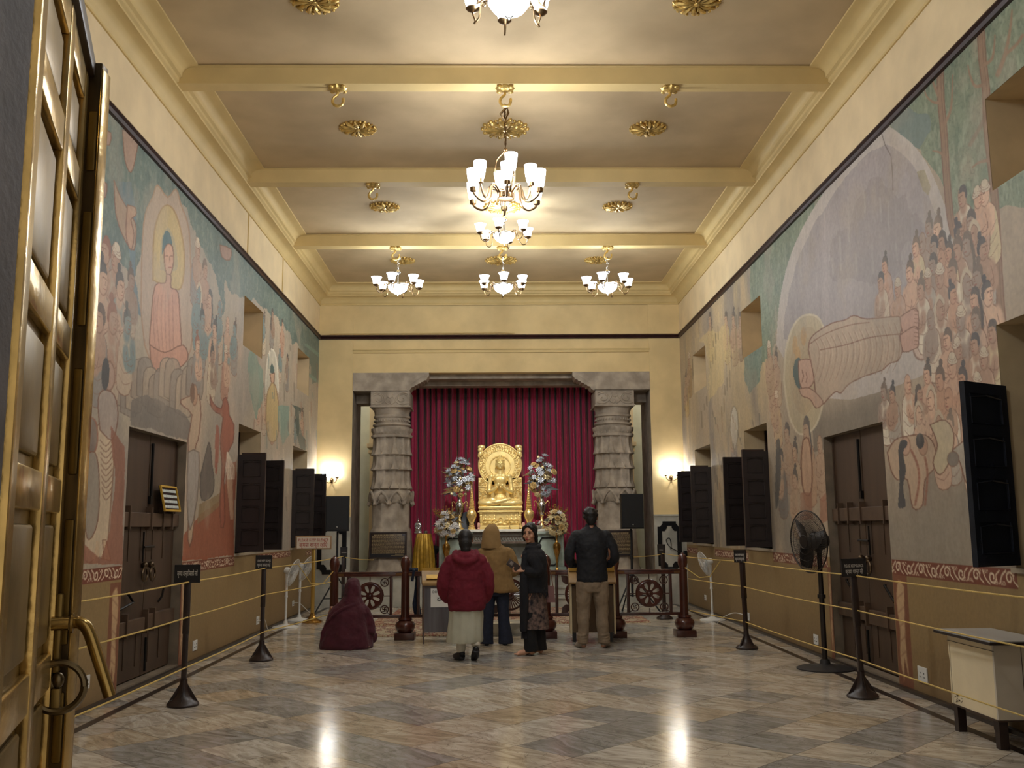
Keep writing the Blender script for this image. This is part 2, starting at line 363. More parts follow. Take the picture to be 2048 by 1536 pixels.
# ---- carved pillars
def pillar(cx, name_n):
    cy = 19.27; m_ = MB()
    def bells(t, z, r):
        # three tiers of hanging bell shapes
        for (z0, z1) in ((3.30-0.0, 2.93), (2.93, 2.65), (2.65, 2.28)):
            if z1 <= z <= z0:
                f = (z0-z)/(z0-z1); k = 12
                ph = (t*k/(2*PI)) % 1.0; d = abs(ph-0.5)*2
                w = 0.34+0.60*f**3
                bump = 0.034*math.cos(PI/2*min(1, d/w))**0.5 if d < w else 0.0
                return r-0.012+0.05*(f**3)*(1 if d < w else 0.1)+bump
        return r
    prof = []
    def add(*a): prof.extend(a)
    add((0.50, 0.0), (0.50, 0.55), (0.455, 0.74), (0.43, 1.46), (0.405, 1.50))
    z = 1.5
    o8 = lambda t, zz, r: r*math.cos(PI/8)/math.cos(((t+PI/8) % (PI/4))-PI/8)
    m_.lathe([(0.50, 0.60), (0.50, 0.7), (0.47, 0.75), (0.42, 1.46), (0.40, 1.50), (0.385, 1.52), (0.385, 2.20)], (cx, cy, 0), 64, rf=o8)
    # upper drum
    up = [(0.395, 2.10), (0.395, 2.279)]
    zz = 2.28
    while zz < 3.30: up.append((0.352, round(zz, 4))); zz += 0.0185
    up = up[2:]
    m_.lathe([(0.37, 2.1), (0.37, 2.26)]+up, (cx, cy, 0), 144, rf=bells)
    m_.lathe([(0.40, 3.29), (0.41, 3.32), (0.405, 3.34), (0.375, 3.345), (0.38, 3.38), (0.40, 3.41), (0.405, 3.47), (0.36, 3.48), (0.345, 3.50), (0.385, 3.53), (0.375, 3.555), (0.33, 3.56), (0.335, 3.67), (0.36, 3.685), (0.365, 3.72), (0.345, 3.735), (0.35, 3.80), (0.375, 3.84), (0.37, 3.86), (0.395, 3.875)], (cx, cy, 0), 72,
             rf=lambda t, z, r: r+(0.010*math.cos(t*24) if 3.4 < z < 3.5 else 0)+(0.008*math.sin(t*36) if 3.56 < z < 3.68 else 0)+(0.006*math.cos(t*30) if 3.32 <= z < 3.345 else 0))
    # pearls and dentils
    for k in range(36):
        a = 2*PI*k/36; m_.ell((cx+0.352*math.cos(a), cy+0.352*math.sin(a), 3.62), (0.016, 0.016, 0.022), seg=6, ring=4)
    for k in range(30):
        a = 2*PI*k/30; m_.box((cx+0.372*math.cos(a), cy+0.372*math.sin(a), 3.365), (0.03, 0.03, 0.04), rot=a)
    # pointed-arch leaf band below the drum
    nb = 9
    for k in range(nb):
        a0 = 2*PI*(k+0.25)/nb; hw = PI/nb
        outer = []; inner = []
        for j in range(13):
            s = -1+2*j/12.0; h = (1-abs(s)**1.35)
            outer.append((a0+s*hw, 2.02+0.20*h)); inner.append((a0+s*hw*0.72, 1.985+0.14*h))
        m_.tube([(cx+(0.425)*math.cos(a), cy+0.425*math.sin(a), z_) for a, z_ in outer], 0.028, 6)
        m_.tube([(cx+(0.41)*math.cos(a), cy+0.41*math.sin(a), z_) for a, z_ in inner], 0.012, 5)
        e = outer[-1]; m_.tube([(cx+0.43*math.cos(e[0]), cy+0.43*math.sin(e[0]), 2.04), (cx+0.44*math.cos(e[0]), cy+0.44*math.sin(e[0]), 1.97), (cx+0.43*math.cos(e[0]), cy+0.43*math.sin(e[0]), 1.93)], [0.03, 0.045, 0.004], 6)
    m_.lathe([(0.385, 2.0), (0.43, 2.1), (0.42, 2.19), (0.375, 2.24)], (cx, cy, 0), 48)
    # square capital block with carved scrolls
    m_.b2((cx-0.385, cy-0.40, 3.87), (cx+0.385, cy+0.40, 4.19), bev=0.012)
    m_.b2((cx-0.40, cy-0.415, 3.87), (cx+0.40, cy+0.415, 3.895)); 
    yf = cy-0.405
    for s in (-1, 1):
        sp = []
        for k in range(26):
            t = k/25.0; a = t*3.4*PI/1.6; r = 0.115*(1-t*0.8)
            sp.append((cx+s*(0.235+r*math.cos(a+0.6)), yf, 4.03+r*0.9*math.sin(a+0.6)))
        m_.tube(sp, 0.013, 6)
        m_.tube(smoothpts([(cx+s*0.34, yf, 4.13), (cx+s*0.24, yf, 4.15), (cx+s*0.13, yf, 4.08), (cx+s*0.10, yf, 3.98), (cx+s*0.03, yf, 3.93), (cx, yf, 3.99)]), 0.012, 6)
        m_.tube(smoothpts([(cx+s*0.36, yf, 3.94), (cx+s*0.25, yf, 3.92), (cx+s*0.15, yf, 3.95), (cx+s*0.06, yf, 4.07), (cx+s*0.05, yf, 4.15)]), 0.011, 6)
    m_.tube([(cx-0.06, yf, 4.12), (cx-0.04, yf, 4.07), (cx, yf, 4.05), (cx+0.04, yf, 4.07), (cx+0.06, yf, 4.12)], 0.014, 6)
    o_ = m_.build('carved_pillar', stone, smooth=40); return o_
p1 = pillar(-2.01, 1); tag(p1, 'carved brown stone pillar left of the golden statue', 'pillar', 'carved stone pillars')
p2 = pillar(2.42, 2); tag(p2, 'carved brown stone pillar right of the golden statue', 'pillar', 'carved stone pillars')
# ================================================================ painted side walls
def vnoise(a, b, seed):
    """smooth value noise on 2-D coordinates"""
    a = np.asarray(a); b = np.asarray(b); ia = np.floor(a).astype(np.int64); ib = np.floor(b).astype(np.int64); fa = a-ia; fb = b-ib
    fa = fa*fa*(3-2*fa); fb = fb*fb*(3-2*fb)
    def h(i, j):
        n = (i*374761393+j*668265263+seed*1442695041) & 0x7fffffff
        n = ((n ^ (n >> 13))*1274126177) & 0x7fffffff
        return ((n ^ (n >> 16)) & 0xffff)/65535.0
    return (h(ia, ib)*(1-fa)+h(ia+1, ib)*fa)*(1-fb)+(h(ia, ib+1)*(1-fa)+h(ia+1, ib+1)*fa)*fb
def fbm(a, b, seed, octv=4):
    s = 0; w = 0.5; t = 0
    for i in range(octv): s = s+w*vnoise(a*2**i, b*2**i, seed+i*17); t += w; w *= 0.55
    return s/t
class Mural:
    def __init__(s, X, Y0=5.9):
        ys = [Y0]
        while ys[-1] < YB: ys.append(ys[-1]+max(0.0055, 1.3*ys[-1]**2/7218.0))
        ys[-1] = YB
        s.ys = np.array(ys); s.zs = np.arange(0, 5.2601, 0.0078); s.zs[-1] = 5.26; s.X = X
    def snap(s, ylist, zlist):
        for arr, L in ((s.ys, ylist), (s.zs, zlist)):
            for v in L:
                i = int(np.argmin(abs(arr-v)))
                arr[i] = v
        Y, Z = np.meshgrid(s.ys, s.zs); s.Y, s.Z = Y, Z; s.C = np.zeros(Y.shape+(3,))
        P = np.stack([np.full(Y.shape, s.X), Y, Z-EYE], -1) @ CR        # camera coordinates of every point of the wall
        s.PX = 1024+FPX*P[..., 0]/-P[..., 2]; s.PY = 768-FPX*P[..., 1]/-P[..., 2]
    def blend(s, mask, rgb, a=1.0, sl=None):
        m = (mask*a)[..., None]; c = np.array(rgb, float)
        if sl is None: s.C = s.C*(1-m)+c*m
        else: s.C[sl] = s.C[sl]*(1-m)+c*m
    def _sl(s, A, B, x0, x1, y0, y1):
        mk = (A >= x0) & (A <= x1) & (B >= y0) & (B <= y1)
        r = np.where(mk.any(1))[0]; c = np.where(mk.any(0))[0]
        if len(r) == 0 or len(c) == 0: return None
        return (slice(r[0], r[-1]+1), slice(c[0], c[-1]+1))
    def poly(s, pts, rgb, a=1.0, wall=False, edge=None, ew=1.6, jit=0.0, sm=0):
        """filled outline, points measured in the photo (or on the wall when wall=True)"""
        A, B = (s.Y, s.Z) if wall else (s.PX, s.PY)
        if sm: pts = [(p[0], p[1]) for p in smoothpts([(q[0], q[1], 0) for q in list(pts)+[pts[0]]], sm)][:-1]
        P = np.array(pts, float); sl = s._sl(A, B, P[:, 0].min(), P[:, 0].max(), P[:, 1].min(), P[:, 1].max())
        if sl is None: return
        a_, b_ = A[sl], B[sl]
        if jit:
            n1 = fbm(s.Y[sl]*3, s.Z[sl]*3, 5)-0.5; n2 = fbm(s.Y[sl]*3+50, s.Z[sl]*3, 6)-0.5; a_ = a_+n1*jit; b_ = b_+n2*jit
        ins = np.zeros(a_.shape, bool); n = len(P); j = n-1
        for i in range(n):
            xi, yi = P[i]; xj, yj = P[j]
            if yi != yj: ins ^= ((yi > b_) != (yj > b_)) & (a_ < (xj-xi)*(b_-yi)/(yj-yi)+xi)
            j = i
        s.blend(ins.astype(float), rgb, a, sl)
        if edge is not None: s.line(list(pts)+[pts[0]], edge, ew, wall=wall)
    def line(s, pts, rgb, w=1.5, a=0.9, wall=False, sm=0, taper=False):
        A, B = (s.Y, s.Z) if wall else (s.PX, s.PY)
        if sm: pts = [(p[0], p[1]) for p in smoothpts([(q[0], q[1], 0) for q in pts], sm)]
        P = np.array(pts, float); n = len(P)
        for i in range(n-1):
            p, q = P[i], P[i+1]; ww = w*(1-0.75*i/n) if taper else w; W = ww*1.5
            sl = s._sl(A, B, min(p[0], q[0])-W, max(p[0], q[0])+W, min(p[1], q[1])-W, max(p[1], q[1])+W)
            if sl is None: continue
            a_, b_ = A[sl], B[sl]; d = q-p; L2 = max(1e-9, d@d)
            t = np.clip(((a_-p[0])*d[0]+(b_-p[1])*d[1])/L2, 0, 1)
            dist = np.hypot(a_-p[0]-t*d[0], b_-p[1]-t*d[1])
            s.blend(np.clip((ww-dist)/(ww*0.5), 0, 1), rgb, a, sl)
    def blob(s, y, z, ry, rz, rgb, a=1.0, edge=None, rot=0.0, ew=0.12, soft=0.05):
        R = max(ry, rz)*1.25; sl = s._sl(s.Y, s.Z, y-R, y+R, z-R, z+R)
        if sl is None: return
        dy, dz = s.Y[sl]-y, s.Z[sl]-z; c, n = math.cos(rot), math.sin(rot)
        d = np.hypot((dy*c+dz*n)/ry, (-dy*n+dz*c)/rz)
        s.blend(np.clip((1-d)/soft, 0, 1), rgb, a, sl)
        if edge is not None: s.blend(np.clip(1-abs(d-1)/ew, 0, 1), edge, 0.75, sl)
    def wy(s, px, py):                                    # a photo point carried to the wall
        p = atX(px, py, s.X); return p[1], p[2]
    def person_(s, px, py, h=0.30, skin=(176, 140, 112), cloth=(190, 170, 145), hair=(72, 66, 60), lean=0.0, seed=0, f=1):
        y, z = s.wy(px, py); k = h; ln = (128, 88, 68); rnd = random.Random(seed*31+7); W = lambda a, b: (y+a*k, z+b*k)
        # shoulders and draped body
        sh = [W(-0.12*f, -0.22), W(-0.40*f, -0.42), W(-0.50*f, -0.9), W(-0.46*f, -1.7), W(0.30*f, -1.75), W(0.52*f, -1.1), W(0.42*f, -0.45), W(0.12*f, -0.24)]
        s.poly(sh, cloth, 0.95, wall=True, sm=3); s.line(sh+[sh[0]], ln, 0.007, 0.8, wall=True, sm=3)
        bare = rnd.random() < 0.55
        if bare:
            s.poly([W(-0.10*f, -0.22), W(-0.36*f, -0.42), W(-0.30*f, -0.95), W(0.10*f, -1.05), W(0.40*f, -0.5), W(0.12*f, -0.24)], skin, 0.9, wall=True, sm=3)
        arm = [W(0.38*f, -0.5), W(0.46*f, -0.95), W(0.10*f, -1.0), W(-0.02*f, -0.72)]
        s.line(arm, skin, 0.07*k/0.3, 0.9, wall=True, sm=3); s.line([(a+0.03*k, b-0.02*k) for a, b in arm], ln, 0.006, 0.7, wall=True, sm=3)
        for q in range(3): s.line([W(-0.40*f, -0.75-0.3*q), W(-0.05*f, -0.98-0.28*q), W(0.36*f, -0.85-0.3*q)], ln, 0.0055, 0.5, wall=True, sm=3)
        # neck, face, hair
        s.line([W(0, -0.30), W(0.02*f, -0.1)], skin, 0.085*k/0.3, 1, wall=True)
        s.blob(*W(0.02*f, 0.02), k*0.235, k*0.30, skin, 1, ln, rot=lean*0.5, ew=0.09)
        st = rnd.random(); pale = tuple(min(255, int(c_*1.08)) for c_ in skin)
        s.blob(*W(0.09*f, -0.02), k*0.11, k*0.19, pale, 0.5, soft=0.5)
        if st < 0.16:
            for q in range(3): s.blob(*W(-0.02*f, 0.17+0.06*q), k*(0.27-0.05*q), k*0.10, (206, 190, 164), 1, ln, rot=0.2*f, ew=0.12)
        elif st < 0.30:
            s.line([W(-0.24*f, -0.3), W(-0.26*f, 0.1), W(-0.02*f, 0.36), W(0.22*f, 0.15)], (200, 182, 154), 0.028, 0.95, wall=True, sm=3); s.line([W(-0.20*f, -0.3), W(-0.20*f, 0.1), W(0.0, 0.28), W(0.18*f, 0.12)], ln, 0.006, 0.8, wall=True, sm=3)
        elif st < 0.38: pass
        else:
            s.poly([W(0.20*f, 0.14), W(0.12*f, 0.33), W(-0.08*f, 0.36), W(-0.25*f, 0.22), W(-0.27*f, -0.02), W(-0.17*f, -0.08), W(-0.13*f, 0.10), W(0.05*f, 0.17)], hair, 0.82, wall=True, sm=3)
            if st > 0.72: s.blob(*W(-0.10*f, 0.42), k*0.11, k*0.11, hair, 0.9)
            elif st > 0.6: s.line([W(-0.22*f, 0), W(-0.30*f, -0.4), W(-0.24*f, -0.8)], hair, 0.03, 0.9, wall=True, sm=3)
        s.line([W(0.00*f, 0.06), W(0.10*f, 0.065)], ln, 0.0065, 1, wall=True); s.line([W(0.15*f, 0.065), W(0.22*f, 0.05)], ln, 0.006, 1, wall=True)
        s.line([W(0.13*f, 0.05), W(0.17*f, -0.06), W(0.12*f, -0.07)], ln, 0.005, 0.8, wall=True); s.line([W(0.07*f, -0.15), W(0.17*f, -0.15)], (150, 84, 70), 0.0065, 0.9, wall=True)
    def finish(s, name, gain=1.0, openings=(), near=1.9):
        g1 = fbm(s.Y*1.1, s.Z*0.9, 91)-0.5; g2 = fbm(s.Y*9, s.Z*2.2, 77)-0.5; g3 = fbm(s.Y*30, s.Z*22, 55, 2)-0.5
        pm = (s.Z > 1.2)
        s.C = s.C*(1+(0.16*g1+0.12*g2+0.07*g3)*np.where(pm, 1, 0.35))[..., None]
        # worn plaster showing in patches
        wr = np.clip((fbm(s.Y*2.3+9, s.Z*1.7, 33)-0.60)*7, 0, 1)*pm
        s.blend(wr, (168, 152, 132), 0.35)
        g_ = s.C.mean(-1, keepdims=True); s.C = np.where(pm[..., None], (s.C*0.95+g_*0.05)*0.95+np.array((158, 146, 130))*0.05, s.C)
        C = np.clip(s.C*gain/255.0, 0, 1); C = np.where(C <= 0.04045, C/12.92, ((C+0.055)/1.055)**2.4)
        nz, ny = s.Y.shape; nv = nz*ny
        co = np.stack([np.full(nv, s.X), s.Y.ravel(), s.Z.ravel()], -1)
        yc = (s.ys[:-1]+s.ys[1:])/2; zc = (s.zs[:-1]+s.zs[1:])/2; YC, ZC_ = np.meshgrid(yc, zc); keep = np.ones(YC.shape, bool)
        for (y0, y1, z0, z1) in openings: keep &= ~((YC > y0) & (YC < y1) & (ZC_ > z0) & (ZC_ < z1))
        i, j = np.where(keep); a = i*ny+j
        quads = np.stack([a, a+1, a+ny+1, a+ny], -1) if s.X > 0 else np.stack([a, a+ny, a+ny+1, a+1], -1)
        # plain stretches: nearer than the painted grid, and above the picture rail
        y0 = float(s.ys[0]); ex = [(s.X, near, 0), (s.X, y0, 0), (s.X, y0, 5.26), (s.X, near, 5.26), (s.X, near, 5.26), (s.X, YB, 5.26), (s.X, YB, 6.32), (s.X, near, 6.32)]
        co = np.vstack([co, np.array(ex)]); base = nv
        q2 = np.array([[base, base+1, base+2, base+3], [base+4, base+5, base+6, base+7]])
        if s.X > 0: q2 = q2[:, ::1]
        else: q2 = q2[:, ::-1]
        quads = np.vstack([quads, q2]); nf = len(quads)
        me = bpy.data.meshes.new(name); me.vertices.add(len(co)); me.vertices.foreach_set('co', co.astype(np.float32).ravel())
        me.loops.add(nf*4); me.loops.foreach_set('vertex_index', quads.astype(np.int32).ravel())
        me.polygons.add(nf); me.polygons.foreach_set('loop_start', np.arange(0, nf*4, 4, dtype=np.int32))
        mi = np.zeros(nf, np.int32); mi[-1] = 1; me.polygons.foreach_set('material_index', mi)
        me.update(calc_edges=True)
        ca = me.color_attributes.new('paint', 'FLOAT_COLOR', 'POINT')
        rgba = np.ones((len(co), 4), np.float32); rgba[:nv, :3] = C.reshape(-1, 3); rgba[nv:, :3] = lin((140, 130, 112))
        ca.data.foreach_set('color', rgba.ravel())
        o = bpy.data.objects.new(name, me); COL.objects.link(o); me.materials.append(mural_mat()); me.materials.append(cream); struct(o)
        return o
def mural_mat():
    if 'mural' in _mats: return _mats['mural']
    m = bpy.data.materials.new('mural_paint'); m.use_nodes = True; nt = m.node_tree; N = nt.nodes; L = nt.links; b = N['Principled BSDF']
    at = N.new('ShaderNodeAttribute'); at.attribute_name = 'paint'; tc = N.new('ShaderNodeTexCoord')
    n = N.new('ShaderNodeTexNoise'); n.inputs['Scale'].default_value = 26; n.inputs['Detail'].default_value = 8; L.new(tc.outputs['Object'], n.inputs['Vector'])
    mr = N.new('ShaderNodeMapRange'); L.new(n.outputs['Fac'], mr.inputs[0]); mr.inputs[3].default_value = 0.80; mr.inputs[4].default_value = 1.20
    mx = N.new('ShaderNodeVectorMath'); mx.operation = 'SCALE'; L.new(at.outputs['Color'], mx.inputs[0]); L.new(mr.outputs[0], mx.inputs['Scale'])
    L.new(mx.outputs[0], b.inputs['Base Color']); b.inputs['Roughness'].default_value = 0.55
    bp = N.new('ShaderNodeBump'); bp.inputs['Strength'].default_value = 0.12; bp.inputs['Distance'].default_value = 0.01; L.new(n.outputs['Fac'], bp.inputs['Height']); L.new(bp.outputs[0], b.inputs['Normal'])
    _mats['mural'] = m; return m
def scroll(M_, y0, y1, z0, z1):
    """terracotta band with a pale running scroll"""
    RB, CRM = (118, 64, 46), (214, 196, 168)
    M_.poly([(y0, z0), (y1, z0), (y1, z1), (y0, z1)], RB, 1, wall=True)
    h = z1-z0; zc = (z0+z1)/2; p = h*1.75; n = max(1, int(round((y1-y0)/p))); p = (y1-y0)/n
    for k in range(n):
        c = y0+(k+0.5)*p; up = 1 if k % 2 else -1
        pts = []
        for i in range(15):
            t = i/14.0; a = -0.9*PI+t*2.1*PI; r = h*0.33*(1-0.62*t); pts.append((c-p*0.08+r*math.cos(a)*1.15, zc-up*h*0.02+up*r*math.sin(a)))
        M_.line(pts, CRM, h*0.075, 0.95, wall=True)
        M_.line([(c-p*0.52, zc+up*h*0.36), (c-p*0.30, zc+up*h*0.10), (c-p*0.33, zc-up*h*0.2)], CRM, h*0.06, 0.95, wall=True, sm=3)
        M_.line([(c+p*0.10, zc-up*h*0.38), (c+p*0.34, zc-up*h*0.12), (c+p*0.5, zc+up*h*0.32)], CRM, h*0.07, 0.95, wall=True, sm=3)
        for q in range(4):
            yy = c+p*(0.16+0.08*q); M_.line([(yy, zc+up*h*0.36), (yy+p*0.05, zc+up*h*(0.20-0.02*q))], CRM, h*0.035, 0.9, wall=True)
            yy = c-p*(0.40-0.07*q); M_.line([(yy, zc-up*h*0.38), (yy+p*0.03, zc-up*h*0.27)], CRM, h*0.03, 0.9, wall=True)
def foliage(M_, pts, base, dark, light, seed, jit=30, a=0.95):
    before = M_.C.copy(); M_.poly(pts, (1, 1, 1), 1, jit=jit); msk = (abs(M_.C-before).sum(-1) > 0).astype(float); M_.C = before
    n1 = fbm(M_.Y*7, M_.Z*5, seed); n2 = fbm(M_.Y*22, M_.Z*14, seed+3, 3); big = fbm(M_.Y*1.6, M_.Z*1.3, seed+9)
    M_.blend(msk*np.clip((big-0.22)*6, 0.35, 1), base, a)
    M_.blend(msk*np.clip((n1-0.5)*5, 0, 1), dark, 0.5*a); M_.blend(msk*np.clip((n2-0.56)*8, 0, 1), light, 0.55*a)
    M_.blend(msk*np.clip(1-abs(n2-0.47)*26, 0, 1), (74, 84, 74), 0.35)
DADO = (142, 118, 78)
LN = (122, 80, 60)
# ---------------- right wall
R_OPEN = [(5.75, 6.84, 3.97, 4.69), (13.06, 14.14, 3.97, 4.69), (16.6, 17.66, 3.93, 4.65), (5.75, 6.95, 1.2, 2.97), (13.03, 14.23, 1.2, 2.90), (16.5, 17.78, 1.2, 2.90), (9.14, 10.82, -1, 2.49)]
mu = Mural(XR, 6.0)
mu.snap([6.84, 6.95, 13.06, 14.14, 16.6, 17.66, 13.03, 14.23, 16.5, 17.78, 9.14, 10.82], [3.97, 4.69, 3.93, 4.65, 1.2, 2.97, 2.9, 2.49])
mu.C[:] = (172, 154, 130)
mu.blend((mu.Y > 12.9)*np.clip(fbm(mu.Y*1.4, mu.Z*0.5, 3)*2-0.6, 0, 1), (196, 170, 120), 0.75)
mu.blend((mu.Y > 12.6)*np.clip((fbm(mu.Y*2.4, mu.Z*0.6, 13)-0.52)*6, 0, 1), (132, 124, 116), 0.75)
mu.blend(np.clip((2.6-mu.Z)/1.2, 0, 1)*np.clip((fbm(mu.Y*1.5, mu.Z*1.2, 4)-0.35)*3, 0, 1), (132, 124, 112), 0.8)
mu.blend((mu.Y < 9.2)*np.clip((2.0-mu.Z)/0.5, 0, 1), (142, 132, 116), 0.8)
mu.blend((abs(mu.Y-10) < 1.15)*(mu.Z > 2.35)*np.clip((2.95-mu.Z)/0.3, 0, 1), (118, 108, 94), 0.8)
# greenery beside and above the pale disc
foliage(mu, [(1560, 470), (1690, 330), (1765, 245), (1740, 290), (1665, 390), (1610, 470), (1575, 560), (1556, 680), (1520, 745), (1500, 640), (1500, 520)], (118, 134, 108), (92, 112, 92), (150, 158, 132), 21)
foliage(mu, [(1765, 245), (2060, -60), (2060, 410), (1990, 420), (1900, 430), (1878, 350), (1830, 285)], (124, 138, 112), (96, 114, 92), (160, 164, 138), 23)
mu.poly([(1778, 245), (1815, 215), (1858, 232), (1862, 262), (1840, 300), (1810, 275)], (112, 128, 122), 0.9, jit=14)
foliage(mu, [(1490, 690), (1525, 690), (1522, 760), (1500, 790), (1490, 760)], (112, 132, 118), (92, 112, 100), (140, 150, 132), 27, jit=8)
# the disc
disc = [(1553, 690), (1557, 620), (1567, 560), (1583, 505), (1608, 450), (1640, 396), (1680, 335), (1720, 290), (1768, 253), (1800, 268), (1832, 296), (1858, 335), (1880, 385), (1898, 440), (1908, 520), (1905, 640), (1900, 720), (1700, 800), (1600, 760)]
mu.poly(disc, (190, 180, 170), 1, sm=3)
inn = [(1568, 680), (1572, 610), (1583, 560), (1600, 510), (1626, 455), (1662, 396), (1705, 340), (1745, 300), (1785, 292), (1820, 322), (1845, 362), (1864, 410), (1880, 470), (1885, 560), (1880, 640), (1700, 700)]
mu.poly(inn, (160, 150, 148), 0.9, sm=3, jit=10)
mu.poly([(1660, 470), (1750, 360), (1820, 380), (1850, 460), (1780, 560), (1660, 560)], (142, 132, 128), 0.5, jit=60)
for x in range(1600, 1880, 16):
    y0 = 470+random.randint(-90, 90); mu.line([(x, y0), (x+2, y0+random.randint(30, 90))], (190, 182, 176), 2.5, 0.28)
mu.line([(1762, 262), (1770, 290), (1782, 312), (1785, 345), (1786, 380)], (104, 92, 84), 1.3, 0.8)
mu.poly([(1835, 345), (1850, 340), (1860, 372), (1856, 390), (1845, 380)], (158, 146, 112), 0.8, jit=8)
# trees
def trunk(pts, w, br=()):
    mu.line(pts, (150, 118, 92), w, 0.95, sm=3); mu.line([(p[0]-w*0.8, p[1]) for p in pts], LN, 1.6, 0.7, sm=3); mu.line([(p[0]+w*0.8, p[1]) for p in pts], LN, 1.6, 0.7, sm=3)
    mu.line([(p[0]+w*0.2, p[1]) for p in pts], (124, 96, 76), 1.2, 0.6, sm=3)
    for b in br: mu.line(b, (152, 120, 94), w*0.5, 0.95, sm=4, taper=True)
trunk([(1880, 135), (1882, 200), (1888, 270), (1892, 340), (1900, 430), (1908, 470)], 8, [[(1880, 205), (1868, 205), (1855, 195), (1848, 178)], [(1888, 250), (1902, 215), (1905, 150)], [(1892, 318), (1880, 305), (1866, 302)], [(1876, 190), (1866, 165), (1862, 150)]])
trunk([(1962, 60), (1965, 120), (1972, 180), (1975, 260), (1985, 350), (1992, 440), (1998, 560), (2004, 640)], 9, [[(1965, 170), (1950, 172), (1940, 150), (1936, 130)], [(1968, 130), (1985, 115), (1990, 70)], [(1978, 320), (1958, 325), (1945, 335)]])
mu.line([(1995, 150), (2010, 110), (2020, 60), (2024, 20)], (150, 118, 92), 6, 0.9, sm=4, taper=True); mu.line([(2010, 110), (2034, 88), (2046, 70)], (150, 118, 92), 4, 0.9, sm=4)
mu.line([(1940, 290), (1968, 240), (1974, 220)], (132, 104, 84), 5, 0.6)
# halo and the reclining robed figure
mu.poly([(1568, 760), (1572, 700), (1588, 650), (1612, 630), (1640, 640), (1655, 700), (1650, 780), (1632, 850), (1600, 868), (1578, 830)], (184, 168, 134), 1, sm=4, edge=(206, 194, 164), ew=2.6)
mu.poly([(1578, 755), (1584, 700), (1600, 665), (1625, 655), (1640, 700), (1636, 780), (1612, 830), (1590, 810)], (176, 154, 120), 0.8, sm=4)
for q in ((1590, 690), (1607, 672), (1596, 712)): mu.blob(*mu.wy(*q), 0.1, 0.12, (190, 150, 96), 0.7)
mu.poly([(1591, 768), (1586, 745), (1590, 722), (1600, 716), (1606, 745), (1600, 778)], (78, 96, 92), 1, sm=3)
mu.poly([(1597, 722), (1612, 718), (1628, 724), (1632, 750), (1622, 772), (1606, 778), (1598, 760)], (190, 154, 132), 1, sm=3, edge=LN, ew=1.3)
mu.line([(1604, 740), (1607, 752), (1604, 764)], LN, 1.2, 0.9); mu.line([(1612, 745), (1614, 755), (1612, 765)], LN, 1.0, 0.8)
mu.poly([(1834, 590), (1846, 586), (1852, 612), (1848, 640), (1838, 650)], (208, 190, 150), 1, sm=3, edge=LN)
mu.blob(*mu.wy(1846, 688), 0.20, 0.135, (205, 180, 160), 1, LN); mu.blob(*mu.wy(1847, 690), 0.06, 0.045, (216, 196, 176), 1, LN)
# mourners: crowd right of and below the figure
SK = [(206, 164, 134), (192, 148, 118), (216, 178, 148), (178, 142, 116), (162, 140, 122)]; CL = [(212, 194, 168), (200, 166, 140), (220, 208, 184), (192, 156, 132), (178, 166, 150), (206, 188, 146)]
crowd = [(1762, 565), (1770, 532), (1796, 578), (1820, 545), (1832, 495), (1845, 487), (1858, 455), (1876, 458), (1868, 495), (1884, 485), (1884, 520), (1898, 505), (1915, 500), (1918, 470), (1934, 490), (1925, 395), (1942, 445), (1955, 398), (1970, 390), (1948, 470), (1965, 500), (1856, 560), (1842, 580), (1880, 555), (1866, 530),
         (1905, 545), (1934, 570), (1955, 555), (1950, 600), (1975, 590), (1905, 590), (1880, 620), (1922, 640), (1952, 640), (1985, 665), (1862, 640), (1895, 680), (1915, 700), (1950, 690), (1968, 720), (1905, 735), (1925, 760), (1855, 750), (1880, 760), (1785, 790), (1768, 785), (1815, 770), (1838, 790), (1862, 800), (1898, 800), (1935, 800), (1955, 770), (1838, 830), (1900, 850), (1940, 850), (1878, 850), (1960, 830)]
for i, (x, y) in enumerate(sorted(crowd, key=lambda q: q[1])):
    rnd = random.Random(i*13+5); k = 0.27+0.07*rnd.random()
    mu.person_(x, y, k, SK[rnd.randrange(5)], CL[rnd.randrange(6)], [(84, 76, 70), (70, 68, 70), (98, 82, 70), (112, 96, 82)][rnd.randrange(4)], lean=rnd.uniform(-0.35, 0.35), seed=i, f=-1 if rnd.random() < 0.2 else 1)
robe = [(1617, 700), (1620, 680), (1634, 664), (1665, 646), (1690, 640), (1708, 631), (1734, 638), (1796, 633), (1806, 645), (1800, 672), (1804, 700), (1796, 721), (1779, 727), (1763, 741), (1730, 752), (1698, 768), (1682, 786), (1672, 783), (1659, 794), (1643, 810), (1632, 790), (1627, 750)]
mu.poly(robe, (180, 158, 134), 1, sm=3, edge=LN, ew=1.5)
for k in range(15):
    x = 1632+k*11.5; t = k/14.0; mu.line([(x-5, 672-30*t+4), (x+6, 700-20*t), (x+3, 735-18*t), (x-8, 768-24*t)], (146, 112, 90), 0.9, 0.55, sm=4)
    mu.line([(x, 676-30*t+4), (x+10, 704-20*t), (x+7, 735-18*t)], (200, 180, 156), 1.1, 0.5, sm=4)
mu.line([(1640, 700), (1690, 690), (1740, 675), (1800, 668)], LN, 1.3, 0.8, sm=4); mu.line([(1617, 690), (1650, 668), (1700, 650), (1738, 645)], LN, 1.3, 0.7, sm=4)
mu.poly([(1598, 778), (1618, 776), (1636, 790), (1646, 806), (1632, 816), (1620, 798), (1604, 792)], (190, 154, 130), 1, sm=3, edge=LN, ew=1.3)
